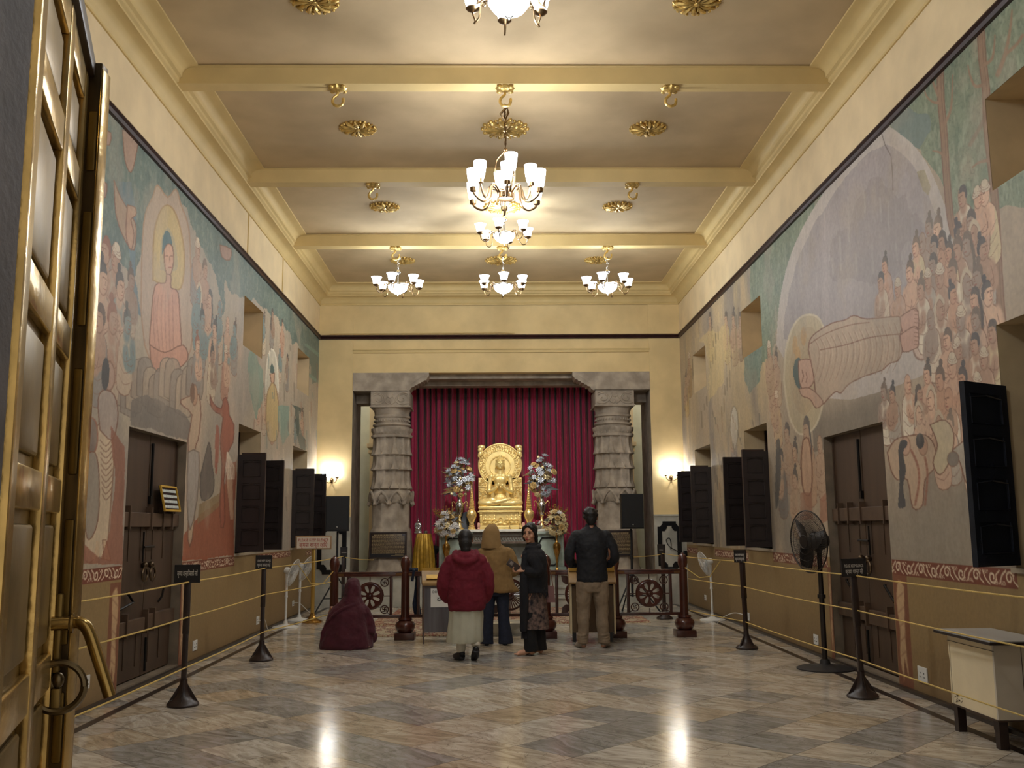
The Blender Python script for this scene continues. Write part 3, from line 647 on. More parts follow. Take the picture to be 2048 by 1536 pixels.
for oy in (0, 36):
    mu.poly([(1800, 634+oy), (1815, 624+oy), (1828, 617+oy), (1836, 624+oy), (1837, 655+oy), (1828, 662+oy), (1806, 668+oy)], (194, 152, 130), 1, sm=2, edge=LN, ew=1.4)
    for q in range(5): mu.line([(1829, 621+oy+q*8), (1837, 622+oy+q*8)], LN, 1.0, 0.8)
# large bending mourners in front
mu.poly([(1775, 905), (1790, 880), (1815, 872), (1850, 870), (1868, 890), (1872, 930), (1850, 960), (1845, 1010), (1825, 1015), (1815, 960), (1795, 960), (1782, 940)], (190, 164, 136), 1, sm=3, edge=LN, ew=1.6)
mu.poly([(1860, 850), (1890, 840), (1908, 870), (1900, 920), (1880, 950), (1866, 925), (1875, 890)], (196, 180, 146), 1, sm=3, edge=LN, ew=1.6)
mu.blob(*mu.wy(1811, 892), 0.10, 0.085, (186, 150, 126), 1, LN); mu.blob(*mu.wy(1846, 892), 0.09, 0.08, (180, 142, 116), 1, LN)
mu.poly([(1796, 905), (1800, 884), (1812, 880), (1815, 890), (1806, 905), (1812, 940), (1806, 975), (1812, 1010), (1802, 1016), (1796, 1010), (1799, 960)], (74, 72, 72), 1, sm=3)
mu.blob(*mu.wy(1840, 882), 0.085, 0.07, (62, 60, 60), 1)
mu.line([(1822, 900), (1835, 930), (1838, 965), (1830, 1010)], (150, 92, 70), 3, 0.7, sm=4); mu.line([(1850, 915), (1855, 950), (1850, 1010)], (150, 92, 70), 3, 0.7, sm=4)
mu.poly([(1905, 900), (1935, 880), (1960, 905), (1955, 940), (1940, 968), (1930, 960), (1920, 925)], (170, 162, 146), 0.9, sm=3, edge=LN)
mu.poly([(1960, 905), (1985, 898), (1998, 940), (1990, 975), (1962, 960)], (190, 172, 140), 0.9, sm=3, edge=LN)
mu.blob(*mu.wy(1906, 918), 0.10, 0.06, (130, 120, 108), 1, LN)
# grazing deer
mu.poly([(1948, 1020), (1945, 1000), (1955, 982), (1975, 978), (1988, 990), (1995, 1010), (1997, 1040), (1990, 1042), (1985, 1015), (1970, 1008), (1967, 1050), (1962, 1050), (1960, 1010), (1955, 1035), (1950, 1035)], (186, 168, 140), 0.9, sm=2, edge=(168, 140, 112), ew=1.3)
# figures left of the door
for (x, y, k, c) in ((1613, 862, 0.5, (176, 142, 112)), (1574, 868, 0.42, (160, 138, 118)), (1562, 920, 0.42, (120, 112, 104)), (1590, 905, 0.4, (186, 160, 130)), (1552, 720, 0.35, (186, 160, 128)), (1545, 760, 0.35, (180, 150, 118)), (1553, 800, 0.35, (186, 158, 122)), (1538, 700, 0.35, (170, 142, 112)), (1466, 850, 0.35, (150, 140, 130)), (1467, 640, 0.4, (170, 146, 112)), (1452, 640, 0.4, (186, 164, 118)), (1480, 640, 0.35, (150, 130, 104)), (1420, 640, 0.4, (180, 160, 118)), (1378, 720, 0.4, (170, 140, 96)), (1372, 760, 0.4, (180, 150, 100)), (1590, 960, 0.4, (170, 146, 118)), (1640, 890, 0.35, (176, 146, 118))):
    mu.person_(x, y, k, (178, 148, 120), c, (88, 84, 80), seed=int(x), f=1)
mu.poly([(1606, 880), (1617, 878), (1624, 930), (1622, 985), (1608, 985), (1602, 930)], (190, 154, 124), 0.85, sm=3, edge=LN)
mu.poly([(1553, 880), (1560, 882), (1562, 940), (1556, 1010), (1550, 1005)], (84, 82, 78), 0.85, sm=3)
mu.poly([(1600, 985), (1622, 985), (1626, 1040), (1600, 1040)], (150, 100, 76), 0.7, jit=8)
mu.poly([(1640, 1000), (1652, 985), (1656, 1040), (1640, 1050)], (158, 104, 78), 0.7)
mu.poly([(1460, 860), (1462, 830), (1468, 812), (1475, 830), (1476, 870), (1468, 900)], (206, 198, 178), 0.85, sm=3, edge=(150, 136, 112), ew=1.2)
mu.poly([(1398, 680), (1418, 665), (1440, 660), (1452, 640), (1448, 760), (1420, 800), (1412, 700)], (206, 180, 122), 0.6, jit=14)
# distant groups drawn as long vertical strokes
for k in range(60):
    x = 1425+(k*37 % 110); y = 820+(k*53 % 260); mu.line([(x, y), (x+2, y+14+(k % 5)*7)], [(112, 100, 86), (200, 176, 128), (150, 116, 84), (96, 92, 84)][k % 4], 1.3, 0.6)
for k in range(40):
    x = 1372+(k*29 % 110); y = 600+(k*47 % 230); mu.line([(x, y), (x+1, y+12+(k % 4)*7)], [(120, 104, 80), (206, 184, 134), (140, 120, 88)][k % 3], 1.3, 0.6)
# dado, borders, door strips
mu.blend((mu.Z < 1.155).astype(float), DADO); 
mu.blend(((mu.Z < 0.55)*np.clip((0.55-mu.Z)/0.5, 0, 1)), (118, 92, 60), 0.4)
scroll(mu, 6.95, 9.14, 1.05, 1.19); scroll(mu, 10.9, 13.0, 1.03, 1.16); scroll(mu, 14.3, 16.45, 1.0, 1.12); scroll(mu, 17.85, 18.8, 1.0, 1.10)
def doorstrip(M_, ya, yb, seed):
    M_.poly([(ya, 0.0), (yb, 0.0), (yb, 1.05), (ya, 1.05)], (124, 78, 54), 1, wall=True)
    yc = (ya+yb)/2; w = (yb-ya)
    M_.poly([(yc-w*0.3, 0.95), (yc+w*0.1, 1.0), (yc+w*0.32, 0.8), (yc+w*0.2, 0.55), (yc+w*0.3, 0.3), (yc+w*0.12, 0.12), (yc, 0.3), (yc-w*0.22, 0.15), (yc-w*0.15, 0.5)], (196, 168, 128), 0.85, wall=True, sm=3, edge=(150, 112, 80), ew=0.01)
    for q in range(5): M_.line([(yc-w*0.2, 0.9-q*0.13), (yc+w*0.22, 0.84-q*0.13)], (150, 112, 84), 0.012, 0.6, wall=True)
doorstrip(mu, 8.83, 9.14, 1); doorstrip(mu, 10.82, 10.92, 2)
mu.finish('wall_right', 0.99, R_OPEN)
# ---------------- left wall
L_OPEN = [(13.1, 14.2, 4.02, 4.72), (16.8, 17.88, 3.95, 4.68), (13.03, 14.27, 1.2, 2.93), (16.6, 17.88, 1.2, 2.93), (9.12, 10.85, -1, 2.485)]
mu = Mural(XL, 7.2)
mu.snap([13.1, 14.2, 16.8, 17.88, 13.03, 14.27, 16.6, 9.12, 10.85], [4.02, 4.72, 3.95, 4.68, 1.2, 2.93, 2.485])
mu.C[:] = (170, 156, 134)
mu.blend(np.clip((fbm(mu.Y*1.3, mu.Z*1.0, 8)-0.45)*4, 0, 1), (150, 140, 128), 0.7)
mu.blend(np.clip((fbm(mu.Y*1.7+30, mu.Z*0.9, 10)-0.5)*4, 0, 1), (190, 162, 136), 0.6)
foliage(mu, [(150, 130), (640, 670), (640, 800), (620, 720), (590, 690), (560, 640), (530, 620), (505, 600), (470, 590), (455, 560), (445, 640), (430, 560), (395, 470), (370, 420), (350, 400), (300, 400), (290, 470), (270, 560), (215, 500), (180, 480), (150, 440)], (98, 117, 108), (76, 96, 93), (132, 140, 124), 41, jit=24)
mu.poly([(236, 360), (262, 365), (275, 420), (270, 560), (282, 640), (270, 620), (255, 470)], (96, 118, 124), 0.9, jit=12)
mu.poly([(195, 310), (208, 320), (210, 360), (196, 350)], (96, 118, 126), 0.9, jit=8)
# winged creature and rock throwers
mu.poly([(228, 360), (240, 392), (262, 430), (272, 455), (268, 500), (250, 480), (232, 430)], (172, 140, 112), 0.9, sm=3, edge=LN, ew=1.3)
mu.poly([(255, 410), (270, 415), (272, 430), (262, 440), (268, 470), (262, 500), (252, 470)], (176, 140, 112), 1, sm=3, edge=LN, ew=1.3)
mu.poly([(245, 260), (275, 270), (272, 310), (262, 345), (250, 320)], (172, 138, 116), 0.9, sm=3, edge=LN, ew=1.2)
for q in ((205, 258, 222, 290), (200, 360, 214, 395), (440, 490, 462, 520)): mu.poly([(q[0], q[1]), (q[2], q[1]+8), (q[2]-3, q[3]), (q[0]+4, q[3]-6)], (176, 132, 112), 0.8, sm=2, edge=LN, ew=1.2)
# flame halo and seated robed figure
mu.poly([(282, 620), (284, 500), (290, 430), (305, 395), (315, 370), (335, 395), (352, 378), (362, 410), (378, 460), (382, 560), (386, 640), (372, 720), (300, 720)], (176, 154, 132), 0.95, sm=3, edge=(164, 130, 100), ew=1.8)
mu.poly([(306, 560), (308, 470), (322, 420), (340, 412), (356, 440), (368, 500), (366, 560), (352, 580)], (190, 166, 112), 1, sm=4, edge=(164, 132, 84), ew=2)
mu.poly([(320, 540), (322, 480), (336, 455), (350, 485), (354, 540)], (168, 154, 118), 0.9, sm=3)
mu.poly([(324, 510), (325, 480), (331, 462), (338, 464), (344, 482), (347, 520), (342, 500), (332, 494)], (72, 104, 108), 1, sm=3)
mu.poly([(328, 500), (335, 488), (345, 494), (347, 525), (340, 552), (333, 548), (329, 525)], (200, 156, 128), 1, sm=3, edge=LN, ew=1.3)
mu.line([(331, 512), (336, 512)], LN, 1.2); mu.line([(341, 512), (345, 512)], LN, 1.2); mu.line([(337, 535), (343, 535)], (150, 70, 60), 1.3); mu.line([(339, 513), (340, 524)], LN, 0.9)
mu.poly([(333, 548), (342, 552), (342, 575), (356, 585), (360, 640), (362, 700), (345, 735), (320, 735), (300, 700), (302, 640), (310, 572), (330, 566)], (194, 146, 122), 1, sm=3, edge=LN, ew=1.5)
mu.poly([(300, 690), (330, 705), (366, 690), (375, 720), (340, 745), (305, 735)], (188, 138, 114), 1, sm=3, edge=LN, ew=1.5)
for k in range(6): mu.line([(310+k*7, 590), (306+k*8, 640), (312+k*7, 700)], (160, 112, 92), 1.1, 0.55, sm=3)
# rocks below
for k in range(14):
    x = 245+k*11; y = 760+18*math.sin(k*1.3); mu.poly([(x-16, y+46), (x-12, y-20), (x+8, y-28), (x+18, y), (x+14, y+56)], [(156, 138, 118), (140, 128, 114), (170, 150, 126)][k % 3], 0.8, sm=3, edge=(116, 100, 86), ew=1.3)
mu.poly([(262, 800), (290, 790), (360, 820), (385, 850), (372, 880), (262, 850)], (112, 104, 96), 0.8, jit=20)
# crowding attackers at left and right of the seat
LP = [(212, 505, .5), (232, 520, .5), (205, 560, .55), (240, 575, .5), (262, 560, .4), (225, 640, .55), (255, 645, .45), (200, 640, .5), (395, 500, .45), (410, 540, .45), (398, 590, .45), (420, 600, .45), (440, 620, .45), (405, 640, .45), (430, 660, .45), (455, 650, .4), (395, 690, .4), (425, 710, .4), (452, 710, .4), (470, 660, .4), (528, 640, .35), (545, 630, .35), (565, 650, .35), (560, 700, .35), (575, 720, .35), (530, 800, .35), (545, 820, .35), (515, 800, .35), (605, 830, .35), (590, 850, .35)]
for i, (x, y, k) in enumerate(sorted(LP, key=lambda q: q[1])):
    rnd = random.Random(i*7+1); mu.person_(x, y, k*0.85, [(192, 156, 128), (176, 140, 114), (150, 124, 104), (118, 134, 130)][rnd.randrange(4)], [(186, 164, 138), (172, 128, 104), (120, 138, 134), (196, 178, 148), (140, 132, 122)][rnd.randrange(5)], [(92, 74, 62), (140, 84, 62), (70, 68, 66)][rnd.randrange(3)], lean=rnd.uniform(-0.5, 0.5), seed=i, f=rnd.choice((-1, 1)))
# standing figures at the far left
mu.poly([(196, 1112), (170, 1120), (172, 1000), (180, 900), (196, 850), (215, 850), (228, 900), (222, 1000), (212, 1110)], (196, 176, 146), 1, sm=3, edge=(140, 104, 80), ew=1.6)
mu.poly([(200, 860), (196, 800), (208, 780), (228, 790), (236, 830), (225, 880)], (166, 150, 136), 1, sm=3, edge=LN, ew=1.5)
for k in range(10): mu.line([(200+k*0.5, 880+k*12), (212, 892+k*12), (224, 878+k*12)], (134, 96, 76), 1.5, 0.7, sm=3)
mu.blob(*mu.wy(218, 752), 0.13, 0.13, (176, 144, 122), 1, LN); mu.blob(*mu.wy(211, 748), 0.09, 0.15, (70, 68, 66), 1)
mu.poly([(175, 900), (172, 850), (180, 835), (192, 845), (195, 880), (188, 905)], (120, 104, 94), 1, sm=3, edge=(150, 90, 66), ew=2)
mu.poly([(172, 910), (190, 905), (198, 950), (196, 1040), (178, 1080), (170, 1040)], (150, 138, 122), 1, sm=3, edge=LN, ew=1.4)
mu.poly([(193, 1080), (200, 1085), (196, 1128), (186, 1128)], (200, 172, 138), 1); mu.poly([(205, 1080), (212, 1080), (222, 1122), (208, 1118)], (200, 172, 138), 1, edge=LN, ew=1.2)
# red ground and red demon
mu.poly([(222, 850), (250, 890), (246, 1130), (160, 1130), (160, 1085), (200, 1120), (222, 1060), (230, 960)], (142, 84, 62), 0.75, jit=12)
mu.poly([(365, 1124), (368, 1070), (400, 1030), (440, 1000), (460, 930), (472, 920), (470, 1110)], (150, 82, 56), 0.92, jit=12)
mu.poly([(398, 1010), (440, 985), (440, 1010), (395, 1050)], (142, 116, 78), 0.8, jit=10)
dem = (154, 88, 66)
mu.poly([(446, 800), (452, 795), (458, 815), (458, 830), (468, 850), (466, 885), (456, 905), (448, 960), (450, 1040), (442, 1055), (440, 1000), (444, 930), (440, 880), (446, 835), (432, 825), (422, 812), (420, 790), (426, 806), (442, 818)], dem, 0.95, sm=2, edge=(118, 66, 50), ew=1.3)
mu.poly([(456, 905), (466, 960), (468, 1040), (460, 1040), (452, 960)], (186, 150, 120), 0.9, edge=(140, 80, 60), ew=1.2)
for k in range(5): mu.line([(455, 905), (452+k*4, 935), (456+k*3, 958)], (214, 196, 172), 1.8, 0.8)
mu.poly([(432, 850), (438, 855), (438, 900), (434, 945), (430, 945), (430, 895)], (160, 92, 72), 0.9, sm=2)
# dancing maiden beside the door, grey figure
mu.poly([(388, 790), (398, 790), (402, 830), (396, 880), (390, 900), (392, 990), (384, 1080), (376, 1080), (378, 960), (376, 880), (384, 830), (366, 812), (362, 800)], (184, 158, 130), 0.95, sm=2, edge=LN, ew=1.4)
mu.poly([(376, 905), (398, 905), (394, 1000), (380, 1060), (374, 1000)], (158, 152, 144), 0.8, sm=2, edge=(120, 104, 90))
mu.blob(*mu.wy(389, 790), 0.11, 0.12, (176, 136, 106), 1, LN); mu.blob(*mu.wy(385, 786), 0.09, 0.12, (112, 80, 60), 0.9)
mu.poly([(412, 905), (418, 885), (422, 905), (424, 930), (428, 960), (424, 990), (404, 1000), (400, 960), (405, 935)], (110, 100, 90), 1, sm=3, edge=(84, 76, 68), ew=1.3)
# second scene: seated small figure with pale halo, lake patch
mu.poly([(505, 690), (523, 740), (526, 800), (512, 840), (500, 780), (497, 720)], (122, 146, 128), 0.85, jit=10)
mu.poly([(532, 760), (535, 720), (543, 698), (552, 715), (556, 760), (554, 790), (534, 790)], (196, 188, 166), 0.9, sm=3, edge=(214, 206, 186), ew=1.8)
mu.poly([(540, 745), (541, 732), (544, 726), (548, 736), (549, 748)], (74, 96, 92), 1); mu.poly([(540, 748), (549, 746), (548, 764), (543, 768)], (198, 160, 130), 1, edge=LN, ew=1)
mu.poly([(543, 766), (550, 770), (556, 800), (558, 850), (552, 880), (538, 880), (532, 840), (534, 790)], (190, 164, 112), 1, sm=3, edge=(150, 116, 80), ew=1.3)
mu.poly([(556, 810), (580, 812), (578, 870), (566, 890), (557, 860)], (126, 150, 134), 0.9, jit=6)
mu.poly([(580, 808), (590, 818), (592, 860), (602, 900), (610, 905), (612, 880), (604, 870), (598, 830), (606, 818)], (78, 92, 84), 0.95, sm=2)
mu.poly([(618, 700), (640, 700), (640, 760), (625, 770)], (104, 116, 104), 0.8, jit=6)
for y in (690, 745): mu.line([(612, y), (640, y+22)], (120, 146, 132), 4, 0.8)
for k in range(70):
    x = 520+(k*31 % 120); y = 690+(k*57 % 380); mu.line([(x, y), (x+1, y+12+(k % 5)*8)], [(120, 106, 92), (204, 188, 156), (160, 116, 92), (110, 126, 118)][k % 4], 1.3, 0.6)
mu.blend(np.clip((mu.Y-14.3)*5, 0, 1)*(mu.Y < 16.5)*np.clip((1.9-mu.Z)/0.5, 0, 1), (168, 158, 144), 0.7)
mu.blend((mu.Z < 1.165).astype(float), DADO); mu.blend(((mu.Z < 0.55)*np.clip((0.55-mu.Z)/0.5, 0, 1)), (118, 92, 60), 0.4)
scroll(mu, 7.3, 9.12, 1.075, 1.2); scroll(mu, 10.87, 13.02, 1.045, 1.165); scroll(mu, 14.3, 16.58, 1.06, 1.15); scroll(mu, 17.9, 18.8, 1.03, 1.12)
doorstrip(mu, 8.86, 9.12, 3); doorstrip(mu, 10.85, 11.02, 4)
mu.finish('wall_left', 1.04, L_OPEN)
# ---------------- openings
frm = mat('dark_stained_wood', (58, 40, 34), 0.4, noise=0.35, nscale=7, stretch=(1, 1, 0.15))
shut = mat('shutter_wood', (40, 32, 32), 0.45, noise=0.3, nscale=6)
shutb = mat('shutter_wood_blackened', (40, 44, 54), 0.25, noise=0.3, nscale=6)
reveal = mat('reveal_plaster', (206, 184, 146), 0.8, noise=0.15, nscale=3)
iron = mat('black_iron', (26, 22, 20), 0.45, metal=0.6)
sill = mat('sill_stone', (168, 156, 136), 0.5)
wn = [0]
def recess(mb_, X, s, y0, y1, z0, z1, d):
    t = 0.03; a, b_ = (X+s*0.004, X+s*d)
    mb_.b2((a, y0-t, z0), (b_, y0, z1)); mb_.b2((a, y1, z0), (b_, y1+t, z1)); mb_.b2((a, y0-t, z1), (b_, y1+t, z1+t)); mb_.b2((a, y0-t, z0-t), (b_, y1+t, z0)); mb_.b2((b_, y0-t, z0-t), (b_+s*t, y1+t, z1+t))
for X, s, ops in ((XR, 1, [o_ for o_ in R_OPEN if o_[2] > 0]), (XL, -1, [o_ for o_ in L_OPEN if o_[2] > 0])):
    for (y0, y1, z0, z1) in ops:
        wn[0] += 1; tall = z1 < 3.5; d = 0.42
        w = bpy.data.objects.new('window_%d' % wn[0], None); COL.objects.link(w); w['kind'] = 'structure'; w.location = (X, (y0+y1)/2, z0)
        L0 = lambda p: (p[0]-X, p[1]-(y0+y1)/2, p[2]-z0)
        m_ = MB(); recess(m_, 0, s, y0-(y0+y1)/2, y1-(y0+y1)/2, 0, z1-z0, d); m_.build('window_reveal', reveal, w, smooth=0)
        if tall:
            m_ = MB(); h = z1-z0; wd = y1-y0
            m_.b2((s*(d-0.06), -wd/2, 0), (s*(d-0.01), wd/2, h)); m_.build('window_pane', mat('window_dark', (20, 18, 18), 0.3), w, smooth=0)
            m_ = MB()
            for k in range(6): m_.cyl((s*(d-0.1), -wd/2+wd*(k+0.5)/6, 0), (s*(d-0.1), -wd/2+wd*(k+0.5)/6, h), 0.008, seg=6)
            m_.build('window_bar', iron, w)
            m_ = MB(); m_.b2((-s*0.02, -wd/2-0.04, -0.035), (s*0.3, wd/2+0.04, 0.0)); m_.build('window_sill', sill, w, smooth=0)
            m_ = MB()
            for q in (-1, 1): m_.b2((s*0.30, q*wd/2, 0), (s*0.36, q*(wd/2-0.05), h))
            m_.build('window_frame', frm, w, smooth=0)
            # opened shutter leaves, standing out into the room
            hh = 1.31
            for q, ang in ((-1, 0.02), (1, -0.10)):
                yj = q*(wd/2-0.03); leafw = 0.34 if s > 0 else 0.36
                if s > 0 and y0 < 8:
                    if q < 0: continue
                    ang = -0.55; leafw = 0.5
                mt = shutb if y0 < 8 else shut
                lf = bpy.data.objects.new('window_shutter', None)
                m_ = MB(); th = 0.04; x1 = -s*leafw
                stile = 0.06
                m_.b2((0.02*s, -th/2, 0.02), (-s*stile, th/2, hh)); m_.b2((x1, -th/2, 0.02), (x1+s*stile, th/2, hh))
                for k in range(5):
                    zz = 0.02+(hh-0.02-0.08)*k/4.0; m_.b2((-s*stile, -th/2, zz), (x1+s*stile, th/2, zz+0.08))
                m_.b2((-s*stile, -th/4, 0.03), (x1+s*stile, th/4, hh-0.02))
                for k in range(4):
                    zz = 0.02+(hh-0.1)*k/4.0+0.08; zt = 0.02+(hh-0.1)*(k+1)/4.0; xa, xb = -s*stile, x1+s*stile
                    m_.tube([(xa, -th/2, zz+0.01), (xb, -th/2, zz+0.01), (xb, -th/2, zt-0.03), ((xa+xb)/2, -th/2, zt-0.01), (xa, -th/2, zt-0.03), (xa, -th/2, zz+0.01)], 0.006, 5, caps=False)
                bpy.data.objects.remove(lf)
                o_ = m_.build('window_shutter', mt, w, smooth=0); o_.location = (-s*0.01, yj, 0); o_.rotation_euler = (0, 0, s*ang*(-q))
                if not (s > 0 and y0 < 8):
                    m_ = MB(); m_.b2((-s*0.02, -0.03, 0.02), (-s*(leafw-0.02), 0.03, hh+0.03)); 
                    m_.ell((-s*leafw*0.55, -0.035, 0.62), (0.02, 0.02, 0.02), seg=8, ring=6)
                    if q < 0:
                        o2 = m_.build('window_shutter', frm, w, smooth=0); o2.location = (-s*0.012, yj-q*0.085, 0); o2.rotation_euler = (0, 0, s*0.04)
                    else: m_.bm.free()
# ---------------- big double doors of the side walls
dw = mat('door_boards', (74, 56, 42), 0.5, noise=0.25, nscale=5, stretch=(1, 1, 0.12))
dr = mat('door_rail_wood', (86, 66, 50), 0.5, noise=0.25, nscale=5)
dst = mat('door_surround_stone', (128, 114, 96), 0.7, noise=0.3, nscale=4)
dn = 0
for X, s, y0, y1, z1 in ((XL, -1, 9.12, 10.85, 2.485), (XR, 1, 9.14, 10.82, 2.49)):
    dn += 1; d = bpy.data.objects.new('door_%d' % dn, None); COL.objects.link(d); d['kind'] = 'structure'; d.location = (X, (y0+y1)/2, 0); w = y1-y0; h = z1
    dp = 0.10*s
    m_ = MB(); m_.b2((s*0.004, -w/2-0.03, 0), (dp+s*0.1, -w/2+0.0, h)); m_.b2((s*0.004, w/2-0.0, 0), (dp+s*0.1, w/2+0.03, h)); m_.b2((s*0.004, -w/2-0.03, h), (dp+s*0.1, w/2+0.03, h+0.05))
    m_.b2((-0.0, -w/2, 0.0), (dp+0.1*s, w/2, 0.075)); m_.build('door_frame', dst, d, smooth=0)
    m_ = MB(); m_.b2((dp+s*0.06, -w/2-0.03, 0), (dp+s*0.12, w/2+0.03, h+0.05)); m_.build('door_backing', dw, d, smooth=0)  # unseen panel added behind the leaves to stop light leaking through gaps
    x0, x1 = dp, dp+s*0.05; wj = w/2-0.02
    for q in (-1, 1):
        m_ = MB(); m_.b2((x0, q*0.006, 1.68), (x1, q*wj, h)); 
        for k in (0.97,): m_.b2((x0-s*0.015, q*wj*k, 1.68), (x0, q*wj, h-0.03))
        m_.build('door_leaf', dw, d, smooth=0)
        m_ = MB(); m_.b2((x0, q*0.006, 0.09), (x1, q*wj, 1.55))
        for k in (0.2, 0.58): m_.b2((x0-s*0.008, q*wj*k, 1.22), (x0, q*wj*k+0.012, 1.55)); m_.b2((x0-s*0.008, q*wj*k, 0.2), (x0, q*wj*k+0.012, 0.52))
        lf = m_.build('door_leaf', dw, d, smooth=0)
        m_ = MB(); yy = q*0.09; m_.ell((x0-s*0.03, yy, 1.17), (0.035, 0.03, 0.035)); m_.tube(arc((x0-s*0.045, yy+0.02*q, 1.08), 0.07, 0, 2*PI, 18, ax=(0, 1, 0)), 0.012, 6, caps=False)
        m_.build('door_handle', mat('dull_brass_ring', (92, 76, 58), 0.35, metal=0.9), d)
        m_ = MB(); yy = q*wj*0.62; m_.tube([(x0-s*0.03, yy, 0.93), (x0-s*0.05, yy-q*0.12 if s < 0 else yy+0.0, 0.83 if s < 0 else 0.93), (x0-s*0.03, yy-0.17, 0.78)], 0.012, 6); m_.build('door_latch', iron, d)
    # cross rails, with wooden keys
    m_ = MB(); m_.b2((x0-s*0.05, -w/2+0.01, 1.55), (x0+s*0.02, w/2-0.01, 1.69), bev=0.005)
    m_.b2((x0-s*0.045, -w/2+0.02, 0.52), (x0+s*0.02, -0.05, 0.66), bev=0.005); m_.b2((x0-s*0.045, 0.03, 0.54), (x0+s*0.02, w/2-0.02, 0.68), bev=0.005)
    for yy in (-0.62, -0.02, 0.33, 0.62): m_.b2((x0-s*0.065, yy-0.012, 1.52), (x0, yy+0.012, 1.75))
    for yy in (-0.55, 0.0, 0.2): m_.b2((x0-s*0.06, yy-0.012, 0.5), (x0, yy+0.012, 0.73))
    m_.build('door_rail', dr, d, smooth=0)
    m_ = MB(); m_.cyl((x0-s*0.02, 0.03, 1.85), (x0-s*0.02, 0.03, 2.4), 0.014); m_.b2((x0-s*0.03, 0.0, 1.78), (x0, 0.06, 1.86)); m_.cyl((x0-s*0.03, -0.13, 1.35), (x0-s*0.03, 0.15, 1.35), 0.011); m_.cyl((x0-s*0.02, 0.07, 0.12), (x0-s*0.02, 0.07, 0.45), 0.012)
    m_.cyl((x0-s*0.02, -0.12, 1.2), (x0-s*0.02, -0.12, 1.5), 0.009)
    m_.build('door_bolt', iron, d)
# ================================================================ chandeliers (their light is inside their builders)
glassw = mat('lit_white_glass', (255, 255, 255), 0.3, emit=(238, 246, 255), estr=6.0)
glassd = mat('lit_near_glass', (255, 255, 255), 0.3, emit=(238, 246, 255), estr=2.2)
glassb = mat('lit_bowl_glass', (255, 255, 255), 0.3, emit=(240, 246, 255), estr=4.0)
brass = mat('polished_brass', (190, 150, 84), 0.22, metal=1.0)
abrass = mat('antique_brass', (128, 104, 74), 0.3, metal=1.0)
goldp = mat('gilded_plaster', (214, 180, 104), 0.34, metal=0.6, noise=0.35, nscale=20)
chrome = mat('silver_metal', (190, 188, 184), 0.2, metal=1.0)
def bulb(parent, pos, power, color=(0.86, 0.93, 1.0), r=0.10):
    ld = bpy.data.lights.new('bulb_light', 'POINT'); ld.energy = power*LAMP; ld.color = color; ld.shadow_soft_size = r
    o = bpy.data.objects.new('bulb_light', ld); COL.objects.link(o); o.parent = parent; o.location = pos; return o
def bell_prof(h, r0, r1, t=0.004):
    out = []
    for i in range(9):
        f = i/8.0; out.append((r0+(r1-r0)*(f**2.2)+0.25*r0*math.sin(PI*min(1, f*1.3)), h*f))
    return [(0.004, 0.0)]+out+[(out[-1][0]-t, h)]+[(max(0.004, p[0]-t), p[1]+0.003) for p in out[::-1][1:]]
